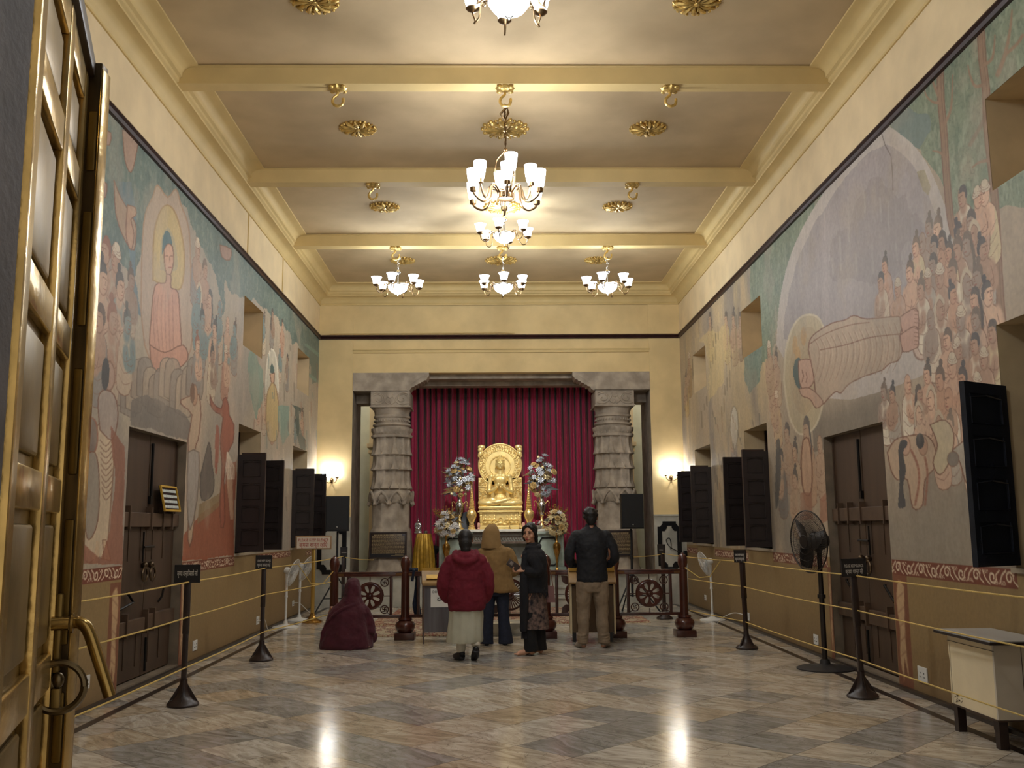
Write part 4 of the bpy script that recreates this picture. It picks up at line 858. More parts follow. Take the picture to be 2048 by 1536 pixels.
def chandelier_bell(label, loc, hang, arms=6, off=0.0, R=0.36, power=60, group='white bell-shade chandeliers', full=True, kinds=1.0):
    t = thing('chandelier', label, 'chandelier', loc, off, group)
    # z=0 is the lower tip of the bowl
    m_ = MB(); m_.lathe([(0.004, 0.0), (0.012, 0.01), (0.010, 0.02), (0.035, 0.03), (0.035, 0.04), (0.01, 0.045)], seg=16)
    m_.cyl((0, 0, 0.16), (0, 0, 0.36), 0.012); m_.lathe([(0.012, 0.36), (0.04, 0.38), (0.05, 0.40), (0.035, 0.43), (0.015, 0.45), (0.02, 0.47), (0.006, 0.49)], seg=16)
    m_.lathe([(0.155, 0.155), (0.163, 0.16), (0.163, 0.175), (0.15, 0.18)], seg=32); m_.build('frame', chrome, t)
    m_ = MB(); m_.lathe([(0.004, 0.035), (0.06, 0.045), (0.12, 0.08), (0.155, 0.13), (0.16, 0.16), (0.152, 0.16), (0.115, 0.09), (0.004, 0.05)], seg=32, rf=lambda th, z, r: r*(1+0.015*math.cos(th*16))); m_.build('glass_bowl', glassb if full else glassd, t)
    for k in range(arms):
        a = 2*PI*k/arms; ca, sa = math.cos(a), math.sin(a)
        def P(r, z): return (r*ca, r*sa, z)
        m_ = MB(); m_.tube(smoothpts([P(0.15, 0.17), P(0.20, 0.20), P(0.235, 0.16), P(0.245, 0.08), P(0.29, 0.035), P(R-0.02, 0.06), P(R, 0.12), P(R, 0.15)], 4), 0.0075, 6)
        m_.tube([P(0.21+0.03*math.cos(q*0.7)*(1-q/12), 0.17+0.03*math.sin(q*0.7)*(1-q/12)) for q in range(11)], 0.005, 5)
        m_.lathe([(0.012, 0.13), (0.04, 0.145), (0.055, 0.16), (0.05, 0.17)], c=P(R, 0), seg=14)
        m_.build('arm', chrome if hang > 0.2 else abrass, t)
        m_ = MB(); m_.lathe([(max(p[0], 0.004), p[1]) for p in bell_prof(0.135, 0.042, 0.088)], c=P(R, 0.155), seg=20, rf=lambda th, z, r: r*(1+0.05*math.cos(th*8)*max(0, (z-0.09))/0.05)); m_.build('lamp_shade', glassw if full else glassd, t)
    m_ = MB(); z = 0.49
    n = max(2, int(hang/0.05))
    for k in range(n):
        zc = z+hang*(k+0.5)/n; m_.tube(arc((0, 0, zc), 0.5, 0, 0, 1) if False else [(0.012*math.cos(q)*(1 if k % 2 else 0), 0.012*math.cos(q)*(0 if k % 2 else 1), zc+0.6*hang/n*math.sin(q)) for q in [2*PI*j/10 for j in range(11)]], 0.0035, 5, caps=False)
    m_.tube(smoothpts([(0.01, 0, z), (0.03, 0.01, z+hang*0.3), (-0.02, 0, z+hang*0.7), (0.02, 0, z+hang)]), 0.004, 5)
    m_.lathe([(0.01, z+hang-0.04), (0.05, z+hang-0.03), (0.055, z+hang-0.01), (0.01, z+hang)], seg=16)
    m_.build('chain', chrome, t)
    bulb(t, (0, 0, 0.36 if hang > 0.1 else 0.12), power*0.6 if hang > 0.1 else power*0.01, r=0.16); bulb(t, (0, 0, -0.08), power*(0.75 if hang > 0.1 else 1.3), r=0.10)
    return t
# back row of three, below the farthest beam
chandelier_bell('white bell-shade chandelier over the left speaker, hung from the farthest beam', (-1.55, 15.56, 5.30), 0.16, 6, 0.35, power=34)
chandelier_bell('white bell-shade chandelier in the middle of the farthest row of three', (0.19, 15.56, 5.30), 0.16, 6, PI/6+0.02, power=34)
chandelier_bell('white bell-shade chandelier at the right of the farthest row of three', (1.92, 15.56, 5.30), 0.16, 6, -0.35+0.52, power=34)
chandelier_bell('white bell-shade chandelier directly below the big brass one, over the hall centre', (0.19, 13.92, 5.67), 0.12, 6, 0.30, R=0.37, power=60)
chandelier_bell('white glass chandelier nearest the camera, cut by the top edge', (0.14, 6.74, 5.27), 0.16, 6, 0.62, R=0.30, power=52)
chandelier_bell('white bell-shade chandelier added over the entrance as fill light, out of the picture', (0.17, 3.87, 5.30), 0.16, 6, 0.35, power=75)  # added out of view to light the near walls, door and desk
# big brass chandelier with ten tulip shades on two tiers
def chandelier_brass(loc):
    t = thing('chandelier', 'large brass chandelier with tall white tulip shades on two tiers', 'chandelier', loc, 0.2)
    m_ = MB(); m_.lathe([(0.004, 0.0), (0.085, 0.0), (0.09, 0.012), (0.085, 0.05), (0.075, 0.055), (0.075, 0.07), (0.03, 0.09), (0.02, 0.12), (0.016, 0.16)], seg=28)
    for k in range(14): a = 2*PI*k/14; m_.cyl((0.084*math.cos(a), 0.084*math.sin(a), 0.005), (0.084*math.cos(a), 0.084*math.sin(a), 0.055), 0.008, seg=6)
    for k in range(3):
        a = 2*PI*k/3+0.4; m_.tube(smoothpts([(0.02, 0, 0.1), (0.10*math.cos(a), 0.10*math.sin(a), 0.16), (0.115*math.cos(a), 0.115*math.sin(a), 0.34), (0.10*math.cos(a), 0.10*math.sin(a), 0.44), (0.04*math.cos(a), 0.04*math.sin(a), 0.50), (0, 0, 0.53)], 5), 0.010, 8)
    m_.lathe([(0.01, 0.52), (0.03, 0.53), (0.02, 0.55), (0.005, 0.56)], seg=14); m_.build('frame', abrass, t)
    def armset(n, R, z, off, dz):
        for k in range(n):
            a = 2*PI*k/n+off; ca, sa = math.cos(a), math.sin(a); P = lambda r, zz: (r*ca, r*sa, zz)
            m2 = MB(); m2.tube(smoothpts([P(0.06, 0.05), P(0.12, 0.13), P(0.17, 0.12), P(0.19, -0.02+dz), P(min(0.27, R-0.06), -0.07+dz), P(R-0.03, -0.03+dz), P(R, z-0.03)], 5), 0.0115, 8)
            m2.lathe([(0.015, z-0.035), (0.034, z-0.03), (0.036, z+0.02), (0.03, z+0.025)], c=P(R, 0), seg=16); m2.build('arm', abrass, t)
            m2 = MB(); pr = [(0.035, 0), (0.045, 0.02), (0.056, 0.08), (0.064, 0.15), (0.068, 0.19), (0.063, 0.19), (0.05, 0.08), (0.03, 0.01)]
            m2.lathe([(r_, z+0.01+zz) for r_, zz in pr], c=P(R, 0), seg=22); m2.build('lamp_shade', glassw, t)
    armset(6, 0.39, 0.045, 0.35, 0.0); armset(4, 0.27, 0.19, 0.0, 0.08)
    m_ = MB()
    for k in range(12):
        zc = 0.57+0.041*k; m_.tube([(0.010*math.cos(q)*(k % 2), 0.010*math.cos(q)*(1-k % 2), zc+0.026*math.sin(q)) for q in [2*PI*j/8 for j in range(9)]], 0.0035, 4, caps=False)
    m_.tube(smoothpts([(0, 0, 0.56), (0.012, 0.01, 0.7), (-0.01, 0, 0.85), (0.0, 0, 1.0)]), 0.005, 5)
    m_.tube([(0, 0, 0.86), (-0.05, 0, 0.93), (0.02, 0, 1.02), (0.035, 0, 0.95), (0, 0, 0.86)], [0.006, 0.012, 0.02, 0.014, 0.005], 6)
    m_.build('chain', abrass, t)
    bulb(t, (0, 0, 0.24), 60, (0.95, 0.96, 1.0), 0.2); bulb(t, (0, 0, -0.10), 90, (0.95, 0.96, 1.0), 0.1)
chandelier_brass((0.15, 9.62, 4.88))
# gold ceiling hooks on rosette plates
def hook(label, loc):
    t = thing('ceiling_hook', label, 'ceiling hook', loc, 0, 'gold hooks under the beams')
    m_ = MB(); m_.lathe([(0.02, -0.05), (0.04, -0.045), (0.075, -0.03), (0.09, -0.008), (0.085, 0.0)], seg=24, rf=lambda a, z, r: r*(1+0.14*math.cos(8*a)))
    for k in range(4): a = PI/4+k*PI/2; m_.ell((0.085*math.cos(a), 0.085*math.sin(a), -0.02), (0.03, 0.03, 0.02), seg=8, ring=6)
    m_.build('rosette_plate', goldp, t)
    m_ = MB(); m_.tube(smoothpts([(0, 0, -0.04), (-0.005, 0, -0.08), (-0.045, 0, -0.12), (-0.05, 0, -0.17), (-0.01, 0, -0.205), (0.045, 0, -0.19), (0.06, 0, -0.14), (0.055, 0, -0.12)], 4), [0.018]*8+[0.018]*8+[0.015]*8+[0.008]*5, 8) if False else m_.tube(smoothpts([(0, 0, -0.04), (-0.005, 0, -0.08), (-0.045, 0, -0.12), (-0.05, 0, -0.17), (-0.01, 0, -0.205), (0.045, 0, -0.19), (0.06, 0, -0.14), (0.055, 0, -0.12)], 4), 0.015, 8)
    m_.build('hook', goldp, t); return t
h0 = hook('gold ceiling hook under the nearest beam, left', (-1.60, 9.575, 6.085))
for (x, y, l) in ((0.15, 9.575, 'gold ceiling hook carrying the chain of the big brass chandelier'), (1.89, 9.575, 'gold ceiling hook under the nearest beam, right'), (-1.59, 12.475, 'empty gold ceiling hook under the middle beam, left'), (1.905, 12.475, 'empty gold ceiling hook under the middle beam, right'),
                  (-1.58, 15.42, 'gold ceiling hook holding the left chandelier of the farthest row'), (0.18, 15.42, 'gold ceiling hook holding the middle chandelier of the farthest row'), (1.92, 15.42, 'gold ceiling hook holding the right chandelier of the farthest row')):
    copy_thing(h0, (x, y, 6.085), 0, l)
# gold ceiling rosettes
def rosette(label, loc, R, n, lace, group):
    t = thing('ceiling_rosette', label, 'ceiling rosette', loc, 0, group)
    m_ = MB()
    m_.lathe([(0.004, -0.045), (R*0.10, -0.042), (R*0.14, -0.02), (R*0.2, -0.012)], seg=20)
    for k in range(n):
        a = 2*PI*k/n; ca, sa = math.cos(a), math.sin(a)
        for (dr_, r_, w_) in ((0.0, 0.55, 0.14), (0.0, 0.9, 0.08)):
            m_.tube(smoothpts([(0.1*R*ca, 0.1*R*sa, -0.02), (0.35*R*ca-0.05*R*sa, 0.35*R*sa+0.05*R*ca, -0.03), (0.65*R*ca, 0.65*R*sa, -0.028), (r_*R*ca+0.06*R*sa, r_*R*sa-0.06*R*ca, -0.02), (R*0.97*ca, R*0.97*sa, -0.006)], 3), [0.02*R*3]*4+[0.03*R*3]*5+[0.045*R]*4, 6)
        m_.ell((R*0.93*math.cos(a+PI/n), R*0.93*math.sin(a+PI/n), -0.012), (0.075*R, 0.075*R, 0.02), seg=8, ring=6)
        m_.ell((R*0.6*math.cos(a+PI/n), R*0.6*math.sin(a+PI/n), -0.014), (0.05*R, 0.05*R, 0.02), seg=8, ring=6)
        if lace:
            m_.ell((R*1.0*ca, R*1.0*sa, -0.015), (0.09*R, 0.09*R, 0.025), seg=8, ring=6)
            m_.tube([(R*(0.75+0.12*math.cos(q))*math.cos(a+0.12*math.sin(q)), R*(0.75+0.12*math.cos(q))*math.sin(a+0.12*math.sin(q)), -0.02) for q in [2*PI*j/10 for j in range(11)]], 0.02*R*1.6, 5, caps=False)
    m_.lathe([(R*0.30, -0.004), (R*0.32, -0.014), (R*0.34, -0.004)], seg=32, ends=False)
    if not lace: m_.lathe([(R*0.12, -0.01), (R*0.5, -0.012), (R*0.86, -0.003)], seg=48, rf=lambda a, z, r: r*(1+0.05*math.cos(n*a)), ends=False)
    m_.build('rosette_relief', goldp, t); return t
r0 = None; r1 = None
rows = [(8.23, 'nearest'), (11.08, 'second'), (13.96, 'third'), (16.9, 'farthest')]
for y, nm in rows:
    for x, sd in ((-1.6, 'left'), (1.9, 'right')):
        lb = 'round gold flower rosette on the ceiling, %s row, %s side' % (nm, sd)
        if r0 is None: r0 = rosette(lb, (x, y, ZC), 0.225, 12, False, 'small gold ceiling rosettes')
        else: copy_thing(r0, (x, y, ZC), 0, lb)
    if y > 9:
        lb = {'second': 'large lacy gold rosette on the ceiling behind the big brass chandelier chain', 'third': 'large lacy gold rosette on the ceiling right under the big brass chandelier', 'farthest': 'lacy gold rosette on the ceiling, middle of the farthest row'}[nm]
        if r1 is None: r1 = rosette(lb, (0.17, y, ZC), 0.27, 14, True, 'large gold ceiling rosettes')
        else: copy_thing(r1, (0.17, y, ZC), 0, lb)
# wall sconces
def sconce(label, x):
    t = thing('wall_sconce', label, 'wall lamp', (x, YB, 2.45), 0, 'two-armed sconces on the end wall')
    m_ = MB(); m_.ell((0, -0.012, 0.0), (0.035, 0.015, 0.07)); m_.ell((0, -0.05, -0.01), (0.018, 0.018, 0.03))
    for s in (-1, 1): m_.tube(smoothpts([(0, -0.02, -0.02), (s*0.04, -0.07, -0.06), (s*0.10, -0.09, -0.03), (s*0.115, -0.09, 0.03)]), 0.008, 6); m_.lathe([(0.01, 0.02), (0.035, 0.035), (0.04, 0.05), (0.03, 0.052)], c=(s*0.115, -0.09, 0), seg=14)
    m_.build('bracket', abrass, t)
    for s in (-1, 1):
        m_ = MB(); m_.lathe([(0.03, 0.05), (0.055, 0.08), (0.068, 0.12), (0.06, 0.16), (0.04, 0.20), (0.036, 0.20), (0.05, 0.14), (0.02, 0.055)], c=(s*0.115, -0.09, 0), seg=18); m_.build('lamp_shade', mat('lit_sconce_glass', (255, 255, 255), 0.3, emit=(236, 244, 255), estr=17.0), t)
    bulb(t, (0, -0.20, 0.19), 5.5, (1.0, 0.95, 0.88), 0.04)
    return t
sconce('lit two-armed wall sconce above the left black loudspeaker', -3.12); sconce('lit two-armed wall sconce right of the right stone pillar', 3.48)

def spot(pos, aim, power, size, col):
    ld = bpy.data.lights.new('altar_fill_spot', 'SPOT'); ld.energy = power*LAMP; ld.spot_size = size; ld.spot_blend = 0.7; ld.shadow_soft_size = 0.06; ld.color = col
    o = bpy.data.objects.new('altar_fill_spot', ld); COL.objects.link(o); o.location = pos; o.rotation_euler = (Vector(aim)-Vector(pos)).to_track_quat('-Z', 'Y').to_euler()
spot((0.17, 15.75, 6.02), (0.17, 19.4, 2.15), 600, math.radians(30), (1.0, 0.95, 0.86))  # unseen spot without a fixture, added to brighten the statue

for x_ in (-3.45, 3.80):                       # unseen lamps added beside the shrine to brighten the passage walls
    t = thing('passage_fill_lamp', 'added unseen fill lamp in the passage %s of the shrine' % ('left' if x_ < 0 else 'right'), 'lamp', (x_, 19.9, 4.75))
    m_ = MB(); m_.lathe([(0.10, 0.0), (0.10, -0.03), (0.07, -0.07), (0.004, -0.085)], seg=20); m_.build('lamp_shade', glassd, t)
    bulb(t, (0, 0, -0.16), 26, (1.0, 0.96, 0.88), 0.07)
# ================================================================ shrine: dais, altar, statue
gold = mat('gilded_metal', (250, 222, 148), 0.36, metal=0.4, noise=0.15, nscale=9, bump=0.05, bscale=60)
goldd = mat('gilded_relief', (238, 206, 128), 0.38, metal=0.4, noise=0.3, nscale=30)
goldl = mat('bright_gold', (240, 208, 136), 0.25, metal=0.7, noise=0.2, nscale=40)
silver = mat('bright_silver', (205, 205, 208), 0.16, metal=1.0)
mb = MB(); mb.b2((OX0, 18.74, 0), (OX1, YA, 0.60)); mb.b2((OX0, 18.70, 0.60), (OX1, YA, 0.64), bev=0.004)
o = mb.build('trim_19', marblew, smooth=0); struct(o)
mb = MB()
for y0, z1 in ((18.42, 0.21), (18.58, 0.40)):
    mb.b2((-1.15, y0, 0), (1.6, 18.75, z1-0.03)); mb.b2((-1.17, y0-0.03, z1-0.03), (1.62, 18.75, z1), bev=0.004)
o = mb.build('trim_20', marblew, smooth=0); struct(o)
# ---- curtain: pleated maroon cloth with dark stripes
def curtain():
    m = bpy.data.materials.new('striped_velvet'); m.use_nodes = True; nt = m.node_tree; N = nt.nodes; L = nt.links; b = N['Principled BSDF']
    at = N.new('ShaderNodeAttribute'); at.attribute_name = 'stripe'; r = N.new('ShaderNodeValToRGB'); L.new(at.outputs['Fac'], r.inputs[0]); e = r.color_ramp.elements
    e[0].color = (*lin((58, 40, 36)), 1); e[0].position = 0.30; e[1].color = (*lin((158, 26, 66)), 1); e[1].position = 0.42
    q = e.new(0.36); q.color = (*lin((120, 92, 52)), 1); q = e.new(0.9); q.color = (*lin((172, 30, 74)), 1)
    L.new(r.outputs[0], b.inputs['Base Color']); b.inputs['Roughness'].default_value = 0.6; b.inputs['Sheen Weight'].default_value = 0.25
    x0, x1, y = -1.95, 2.35, 20.32; nx = 900; nz = 40; zz = np.linspace(0.64, 4.62, nz); xx = np.linspace(x0, x1, nx)
    X, Z = np.meshgrid(xx, zz); rnd = np.random.RandomState(3); ph = np.cumsum(0.7+0.6*vnoise(xx*5, xx*0, 4))*(x1-x0)/nx*44
    P = np.tile(ph, (nz, 1)); f = (Z-0.64)/4.0
    amp = 0.055*(0.7+0.6*vnoise(X*3, Z*0.2, 9)); Y = y+amp*np.sin(P+0.5*np.sin(Z*0.8+X*2))+0.02*np.sin(P*2.3+1)
    X = X+0.012*np.sin(P*1.0+1.2)
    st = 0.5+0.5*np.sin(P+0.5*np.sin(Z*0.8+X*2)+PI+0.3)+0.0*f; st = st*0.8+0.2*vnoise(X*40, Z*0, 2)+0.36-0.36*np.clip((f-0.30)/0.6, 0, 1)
    co = np.stack([X, Y, Z], -1).reshape(-1, 3); i, j = np.meshgrid(np.arange(nz-1), np.arange(nx-1), indexing='ij'); a = (i*nx+j).ravel()
    q = np.stack([a, a+1, a+nx+1, a+nx], -1); me = bpy.data.meshes.new('curtain'); nf = len(q)
    me.vertices.add(len(co)); me.vertices.foreach_set('co', co.astype(np.float32).ravel()); me.loops.add(nf*4); me.loops.foreach_set('vertex_index', q.astype(np.int32).ravel())
    me.polygons.add(nf); me.polygons.foreach_set('loop_start', np.arange(0, nf*4, 4, dtype=np.int32)); me.update(calc_edges=True)
    ca = me.attributes.new('stripe', 'FLOAT', 'POINT'); ca.data.foreach_set('value', st.astype(np.float32).ravel())
    me.polygons.foreach_set('use_smooth', [True]*nf); o = bpy.data.objects.new('curtain', me); COL.objects.link(o); me.materials.append(m)
    sd = o.modifiers.new('t', 'SOLIDIFY'); sd.thickness = 0.004
    tag(o, 'pleated maroon curtain with dark stripes hanging behind the golden statue', 'curtain')
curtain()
mb = MB(); mb.cyl((-2.1, 20.32, 4.64), (2.5, 20.32, 4.64), 0.02); tag(mb.build('curtain_rod', iron), 'dark rod carrying the maroon curtain under the stone lintel', 'curtain rod')
# ---- altar
AX, AY, AT = 0.165, 19.05, 1.475
t = thing('altar', 'pale green marble altar with carved recess under the golden statue', 'altar', (AX, AY, 0.64))
mb = MB(); mb.b2((-1.27, 0, AT-0.64-0.05), (1.27, 1.0, AT-0.64), bev=0.008); mb.build('altar_top', mat('white_marble', (222, 220, 210), 0.25, noise=0.12), t)
for s in (-1, 1):
    mb = MB(); xa, xb = s*0.60, s*1.22; mb.b2((xa, 0.04, 0.0), (xb, 0.9, 0.785)); mb.b2((s*0.56, 0.01, 0.0), (s*1.26, 0.9, 0.10), bev=0.01); mb.b2((s*0.57, 0.0, 0.73), (s*1.25, 0.9, 0.785), bev=0.008)
    for q in (s*0.63, s*1.19): mb.b2((q-0.025, 0.02, 0.1), (q+0.025, 0.05, 0.73), bev=0.006)
    mb.build('altar_pier', grnmar, t)
    mb = MB(); cx = s*0.91
    mb.tube([(cx-0.18, 0.03, 0.2), (cx-0.18, 0.03, 0.56), (cx-0.12, 0.03, 0.66), (cx+0.12, 0.03, 0.66), (cx+0.18, 0.03, 0.56), (cx+0.18, 0.03, 0.2), (cx+0.12, 0.03, 0.14), (cx-0.12, 0.03, 0.14), (cx-0.18, 0.03, 0.2)], 0.026, 6, caps=False, flat=0.6); mb.build('inlaid_frame', blackm, t)
mb = MB(); mb.b2((-0.6, 0.30, 0.0), (0.6, 0.9, 0.785)); mb.b2((-0.6, 0.10, 0.55), (0.6, 0.32, 0.785)); mb.b2((-0.60, 0.02, 0), (0.60, 0.32, 0.07), bev=0.004)
mb.build('altar_back_panel', mat('grey_marble', (150, 150, 140), 0.35, noise=0.3, nscale=4), t)
mb = MB()
for k in range(22):
    x = -0.55+1.1*k/21; mb.tube([(x+0.03*math.cos(q), 0.09, 0.665+0.035*math.sin(q)) for q in [2*PI*j/8*0.8 for j in range(9)]], 0.009, 5)
mb.b2((-0.59, 0.085, 0.735), (0.59, 0.1, 0.775)); mb.b2((-0.59, 0.085, 0.56), (0.59, 0.1, 0.60)); mb.build('carved_frieze', mat('carved_brown_marble', (110, 94, 82), 0.4, noise=0.4, nscale=20), t)
mb = MB(); c = (0.12, 0.285, 0.33); mb.tube(arc(c, 0.15, 0, 2*PI, 32), 0.012, 6, caps=False); mb.tube(arc(c, 0.035, 0, 2*PI, 16), 0.012, 6, caps=False)
for k in range(24): a = 2*PI*k/24; mb.tube([(c[0]+0.035*math.cos(a), c[1], c[2]+0.035*math.sin(a)), (c[0]+0.15*math.cos(a), c[1], c[2]+0.15*math.sin(a))], 0.005, 4)
mb.build('wheel_relief', mat('grey_marble_dark', (112, 112, 104), 0.4), t)
# ---- the statue
SX, SY, SZ = 0.15, 19.42, AT
t = thing('statue', 'gilded seated statue with teaching hands before a round carved halo back', 'statue', (SX, SY, SZ))
mb = MB(); mb.b2((-0.44, -0.20, 0.0), (0.44, 0.26, 0.07), bev=0.008); mb.b2((-0.41, -0.16, 0.07), (0.41, 0.24, 0.33)); mb.b2((-0.45, -0.21, 0.33), (0.45, 0.26, 0.355), bev=0.006); mb.b2((-0.43, -0.19, 0.355), (0.43, 0.26, 0.385), bev=0.01); mb.b2((-0.44, -0.22, 0.395), (0.44, 0.26, 0.455), bev=0.022)
for s in (-1, 1): mb.lathe([(0.035, 0.07), (0.035, 0.10), (0.02, 0.115), (0.028, 0.15), (0.03, 0.2), (0.02, 0.24), (0.032, 0.26), (0.022, 0.28), (0.035, 0.30), (0.035, 0.33)], c=(s*0.385, -0.17, 0), seg=14)
mb.build('pedestal', gold, t)
def figurine(mb, x, s, z, k=1.0):
    y = -0.185
    mb.ell((x, y, z+0.135*k), (0.019*k, 0.018, 0.024*k)); mb.ell((x, y, z+0.165*k), (0.009*k, 0.009, 0.011*k)); mb.ell((x, y, z+0.075*k), (0.03*k, 0.02, 0.042*k))
    mb.tube([(x-0.03*k, y, z+0.10*k), (x-0.04*k, y-0.01, z+0.06*k), (x, y-0.025, z+0.075*k)], 0.009*k, 6); mb.tube([(x+0.03*k, y, z+0.10*k), (x+0.04*k, y-0.01, z+0.06*k), (x, y-0.025, z+0.075*k)], 0.009*k, 6)
    mb.tube([(x-s*0.03*k, y, z+0.03*k), (x+s*0.045*k, y-0.015, z+0.035*k), (x-s*0.01*k, y-0.02, z+0.01*k)], 0.017*k, 6); mb.ell((x, y, z+0.02*k), (0.05*k, 0.025, 0.02*k))
for x, s in ((-0.30, 1), (-0.21, 1), (-0.12, 1), (0.13, -1), (0.22, -1), (0.30, -1)):
    mb = MB(); figurine(mb, x, s, 0.11, 1.05); mb.build('pedestal_figure', gold, t)
mb = MB(); mb.tube(arc((0.0, -0.175, 0.19), 0.04, 0, 2*PI, 16), 0.01, 6, caps=False); mb.ell((0, -0.18, 0.19), (0.015, 0.015, 0.015)); mb.ell((0, -0.175, 0.12), (0.06, 0.03, 0.03))
for s in (-1, 1): mb.ell((s*0.085, -0.19, 0.10), (0.05, 0.025, 0.022)); mb.tube([(s*0.12, -0.19, 0.10), (s*0.13, -0.2, 0.14), (s*0.12, -0.205, 0.155)], 0.012, 6)
mb.build('pedestal_wheel', gold, t)
# backrest: lower slab and round halo slab
mb = MB()
mb.b2((-0.44, 0.16, 0.45), (0.44, 0.26, 1.03), bev=0.01); mb.b2((-0.36, 0.17, 0.9), (0.36, 0.25, 1.2))
disc_pts = [(0.445*math.cos(a), 1.28+0.445*math.sin(a)) for a in [2*PI*k/64 for k in range(64)]]
mb.prism(disc_pts, (0, 0.10, 0), org=(0, 0.16, 0))
mb.tube(arc((0, 0.16, 1.28), 0.43, 0, 2*PI, 64), 0.018, 8, caps=False); mb.tube(arc((0, 0.155, 1.28), 0.30, 0, 2*PI, 48), 0.009, 6, caps=False); mb.tube(arc((0, 0.15, 1.26), 0.205, 0, 2*PI, 48), 0.014, 6, caps=False)
mb.b2((-0.44, 0.145, 0.84), (-0.24, 0.17, 0.865)); mb.b2((0.24, 0.145, 0.84), (0.44, 0.17, 0.865))
mb.build('backrest', gold, t)
mb = MB()
for k in range(44):
    a = 2*PI*k/44; r = 0.365+0.02*math.sin(k*1.7); c = (r*math.cos(a), 0.145, 1.28+r*math.sin(a))
    if c[2] < 1.02: continue
    mb.tube([(c[0]+0.026*(1-q/9)*math.cos(a+q*0.9), 0.145, c[2]+0.026*(1-q/9)*math.sin(a+q*0.9)) for q in range(9)], 0.007, 5)
    mb.ell((0.325*math.cos(a), 0.15, 1.28+0.325*math.sin(a)), (0.012, 0.008, 0.012), seg=6, ring=4); mb.ell((0.40*math.cos(a+0.07), 0.15, 1.28+0.40*math.sin(a+0.07)), (0.014, 0.008, 0.014), seg=6, ring=4)
mb.build('carved_scrolls', goldd, t)
rnd = random.Random(4)
for s in (-1, 1):
    mb = MB()
    for k in range(34):
        x = s*(0.27+0.14*rnd.random()); z = 0.48+0.53*rnd.random(); a0 = rnd.random()*6
        mb.tube([(x+0.03*(1-q/9)*math.cos(a0+q*0.9*s), 0.15, z+0.03*(1-q/9)*math.sin(a0+q*0.9*s)) for q in range(9)], 0.007, 5)
    mb.build('carved_scrolls', goldd, t)
for s in (-1, 1):
    mb = MB()
    mb.tube(smoothpts([(s*0.30, 0.15, 1.42), (s*0.36, 0.14, 1.52), (s*0.38, 0.14, 1.60), (s*0.36, 0.14, 1.66)], 4), [0.02]*4+[0.035]*4+[0.045]*5, 8)
    mb.ell((s*0.375, 0.125, 1.65), (0.075, 0.035, 0.045)); mb.ell((s*0.40, 0.125, 1.59), (0.05, 0.035, 0.06)); mb.ell((s*0.40, 0.125, 1.51), (0.04, 0.03, 0.06)); mb.ell((s*0.345, 0.11, 1.66), (0.018, 0.015, 0.02)); mb.ell((s*0.395, 0.10, 1.67), (0.014, 0.012, 0.016)); mb.tube([(s*0.40, 0.13, 1.56), (s*0.43, 0.13, 1.48), (s*0.40, 0.14, 1.40)], [0.03, 0.022, 0.008], 7)
    for k in range(4): mb.ell((s*(0.34+0.03*k), 0.125, 1.56-0.035*k), (0.018, 0.012, 0.014), seg=6, ring=4)
    mb.build('corner_creature', gold, t)
def remesh(o, v, it=6, f=0.5):
    r = o.modifiers.new('r', 'REMESH'); r.mode = 'VOXEL'; r.voxel_size = v; r.use_smooth_shade = True
    s = o.modifiers.new('sm', 'SMOOTH'); s.iterations = it; s.factor = f; return o
mb = MB()
# crossed legs, feet with soles up
for s in (-1, 1):
    mb.tube(smoothpts([(s*0.10, 0.06, 0.54), (s*0.26, 0.0, 0.535), (s*0.375, -0.06, 0.525), (s*0.36, -0.13, 0.515), (s*0.22, -0.17, 0.51), (s*0.02, -0.17, 0.525), (-s*0.12, -0.155, 0.545)], 4), [0.08]*4+[0.08]*4+[0.068]*4+[0.062]*4+[0.052]*4+[0.042]*5, 12)
    mb.tube([(-s*0.08, -0.16, 0.58), (-s*0.17, -0.15, 0.605), (-s*0.23, -0.14, 0.60)], [0.03, 0.034, 0.018], 8, flat=0.6)
mb.ell((0, -0.04, 0.52), (0.30, 0.14, 0.065)); mb.ell((0, 0.02, 0.61), (0.14, 0.10, 0.10)); mb.ell((0, 0.03, 0.72), (0.112, 0.085, 0.14)); mb.ell((0, 0.03, 0.86), (0.122, 0.085, 0.14)); mb.ell((0, 0.03, 0.97), (0.145, 0.085, 0.12)); mb.ell((0, 0.04, 1.055), (0.165, 0.07, 0.065))
mb.ell((0, 0.0, 0.975), (0.125, 0.075, 0.10)); mb.ell((-0.055, -0.008, 0.985), (0.065, 0.062, 0.07)); mb.ell((0.055, -0.008, 0.985), (0.065, 0.062, 0.07)); mb.ell((0, -0.01, 0.80), (0.10, 0.075, 0.12))
mb.tube([(-0.30, -0.14, 0.535), (-0.08, -0.195, 0.53), (0.12, -0.19, 0.575), (0.20, -0.16, 0.60)], [0.05, 0.05, 0.04, 0.03], 10)
mb.tube([(0.30, -0.14, 0.53), (0.14, -0.18, 0.515), (0.0, -0.17, 0.50)], [0.05, 0.048, 0.045], 10)
mb.tube([(0, 0.04, 1.06), (0, 0.03, 1.20)], [0.07, 0.055], 12)
for s in (-1, 1):
    mb.ell((s*0.175, 0.04, 1.045), (0.055, 0.058, 0.062)); mb.tube(smoothpts([(s*0.185, 0.04, 1.05), (s*0.212, 0.03, 0.90), (s*0.228, 0.0, 0.735)]), [0.05]*6+[0.045]*6+[0.042], 10)
    mb.tube([(s*0.228, 0.0, 0.725), (s*0.14, -0.10, 0.765), (s*0.055, -0.15, 0.84)], [0.044, 0.036, 0.024], 10)
HZ = 1.30
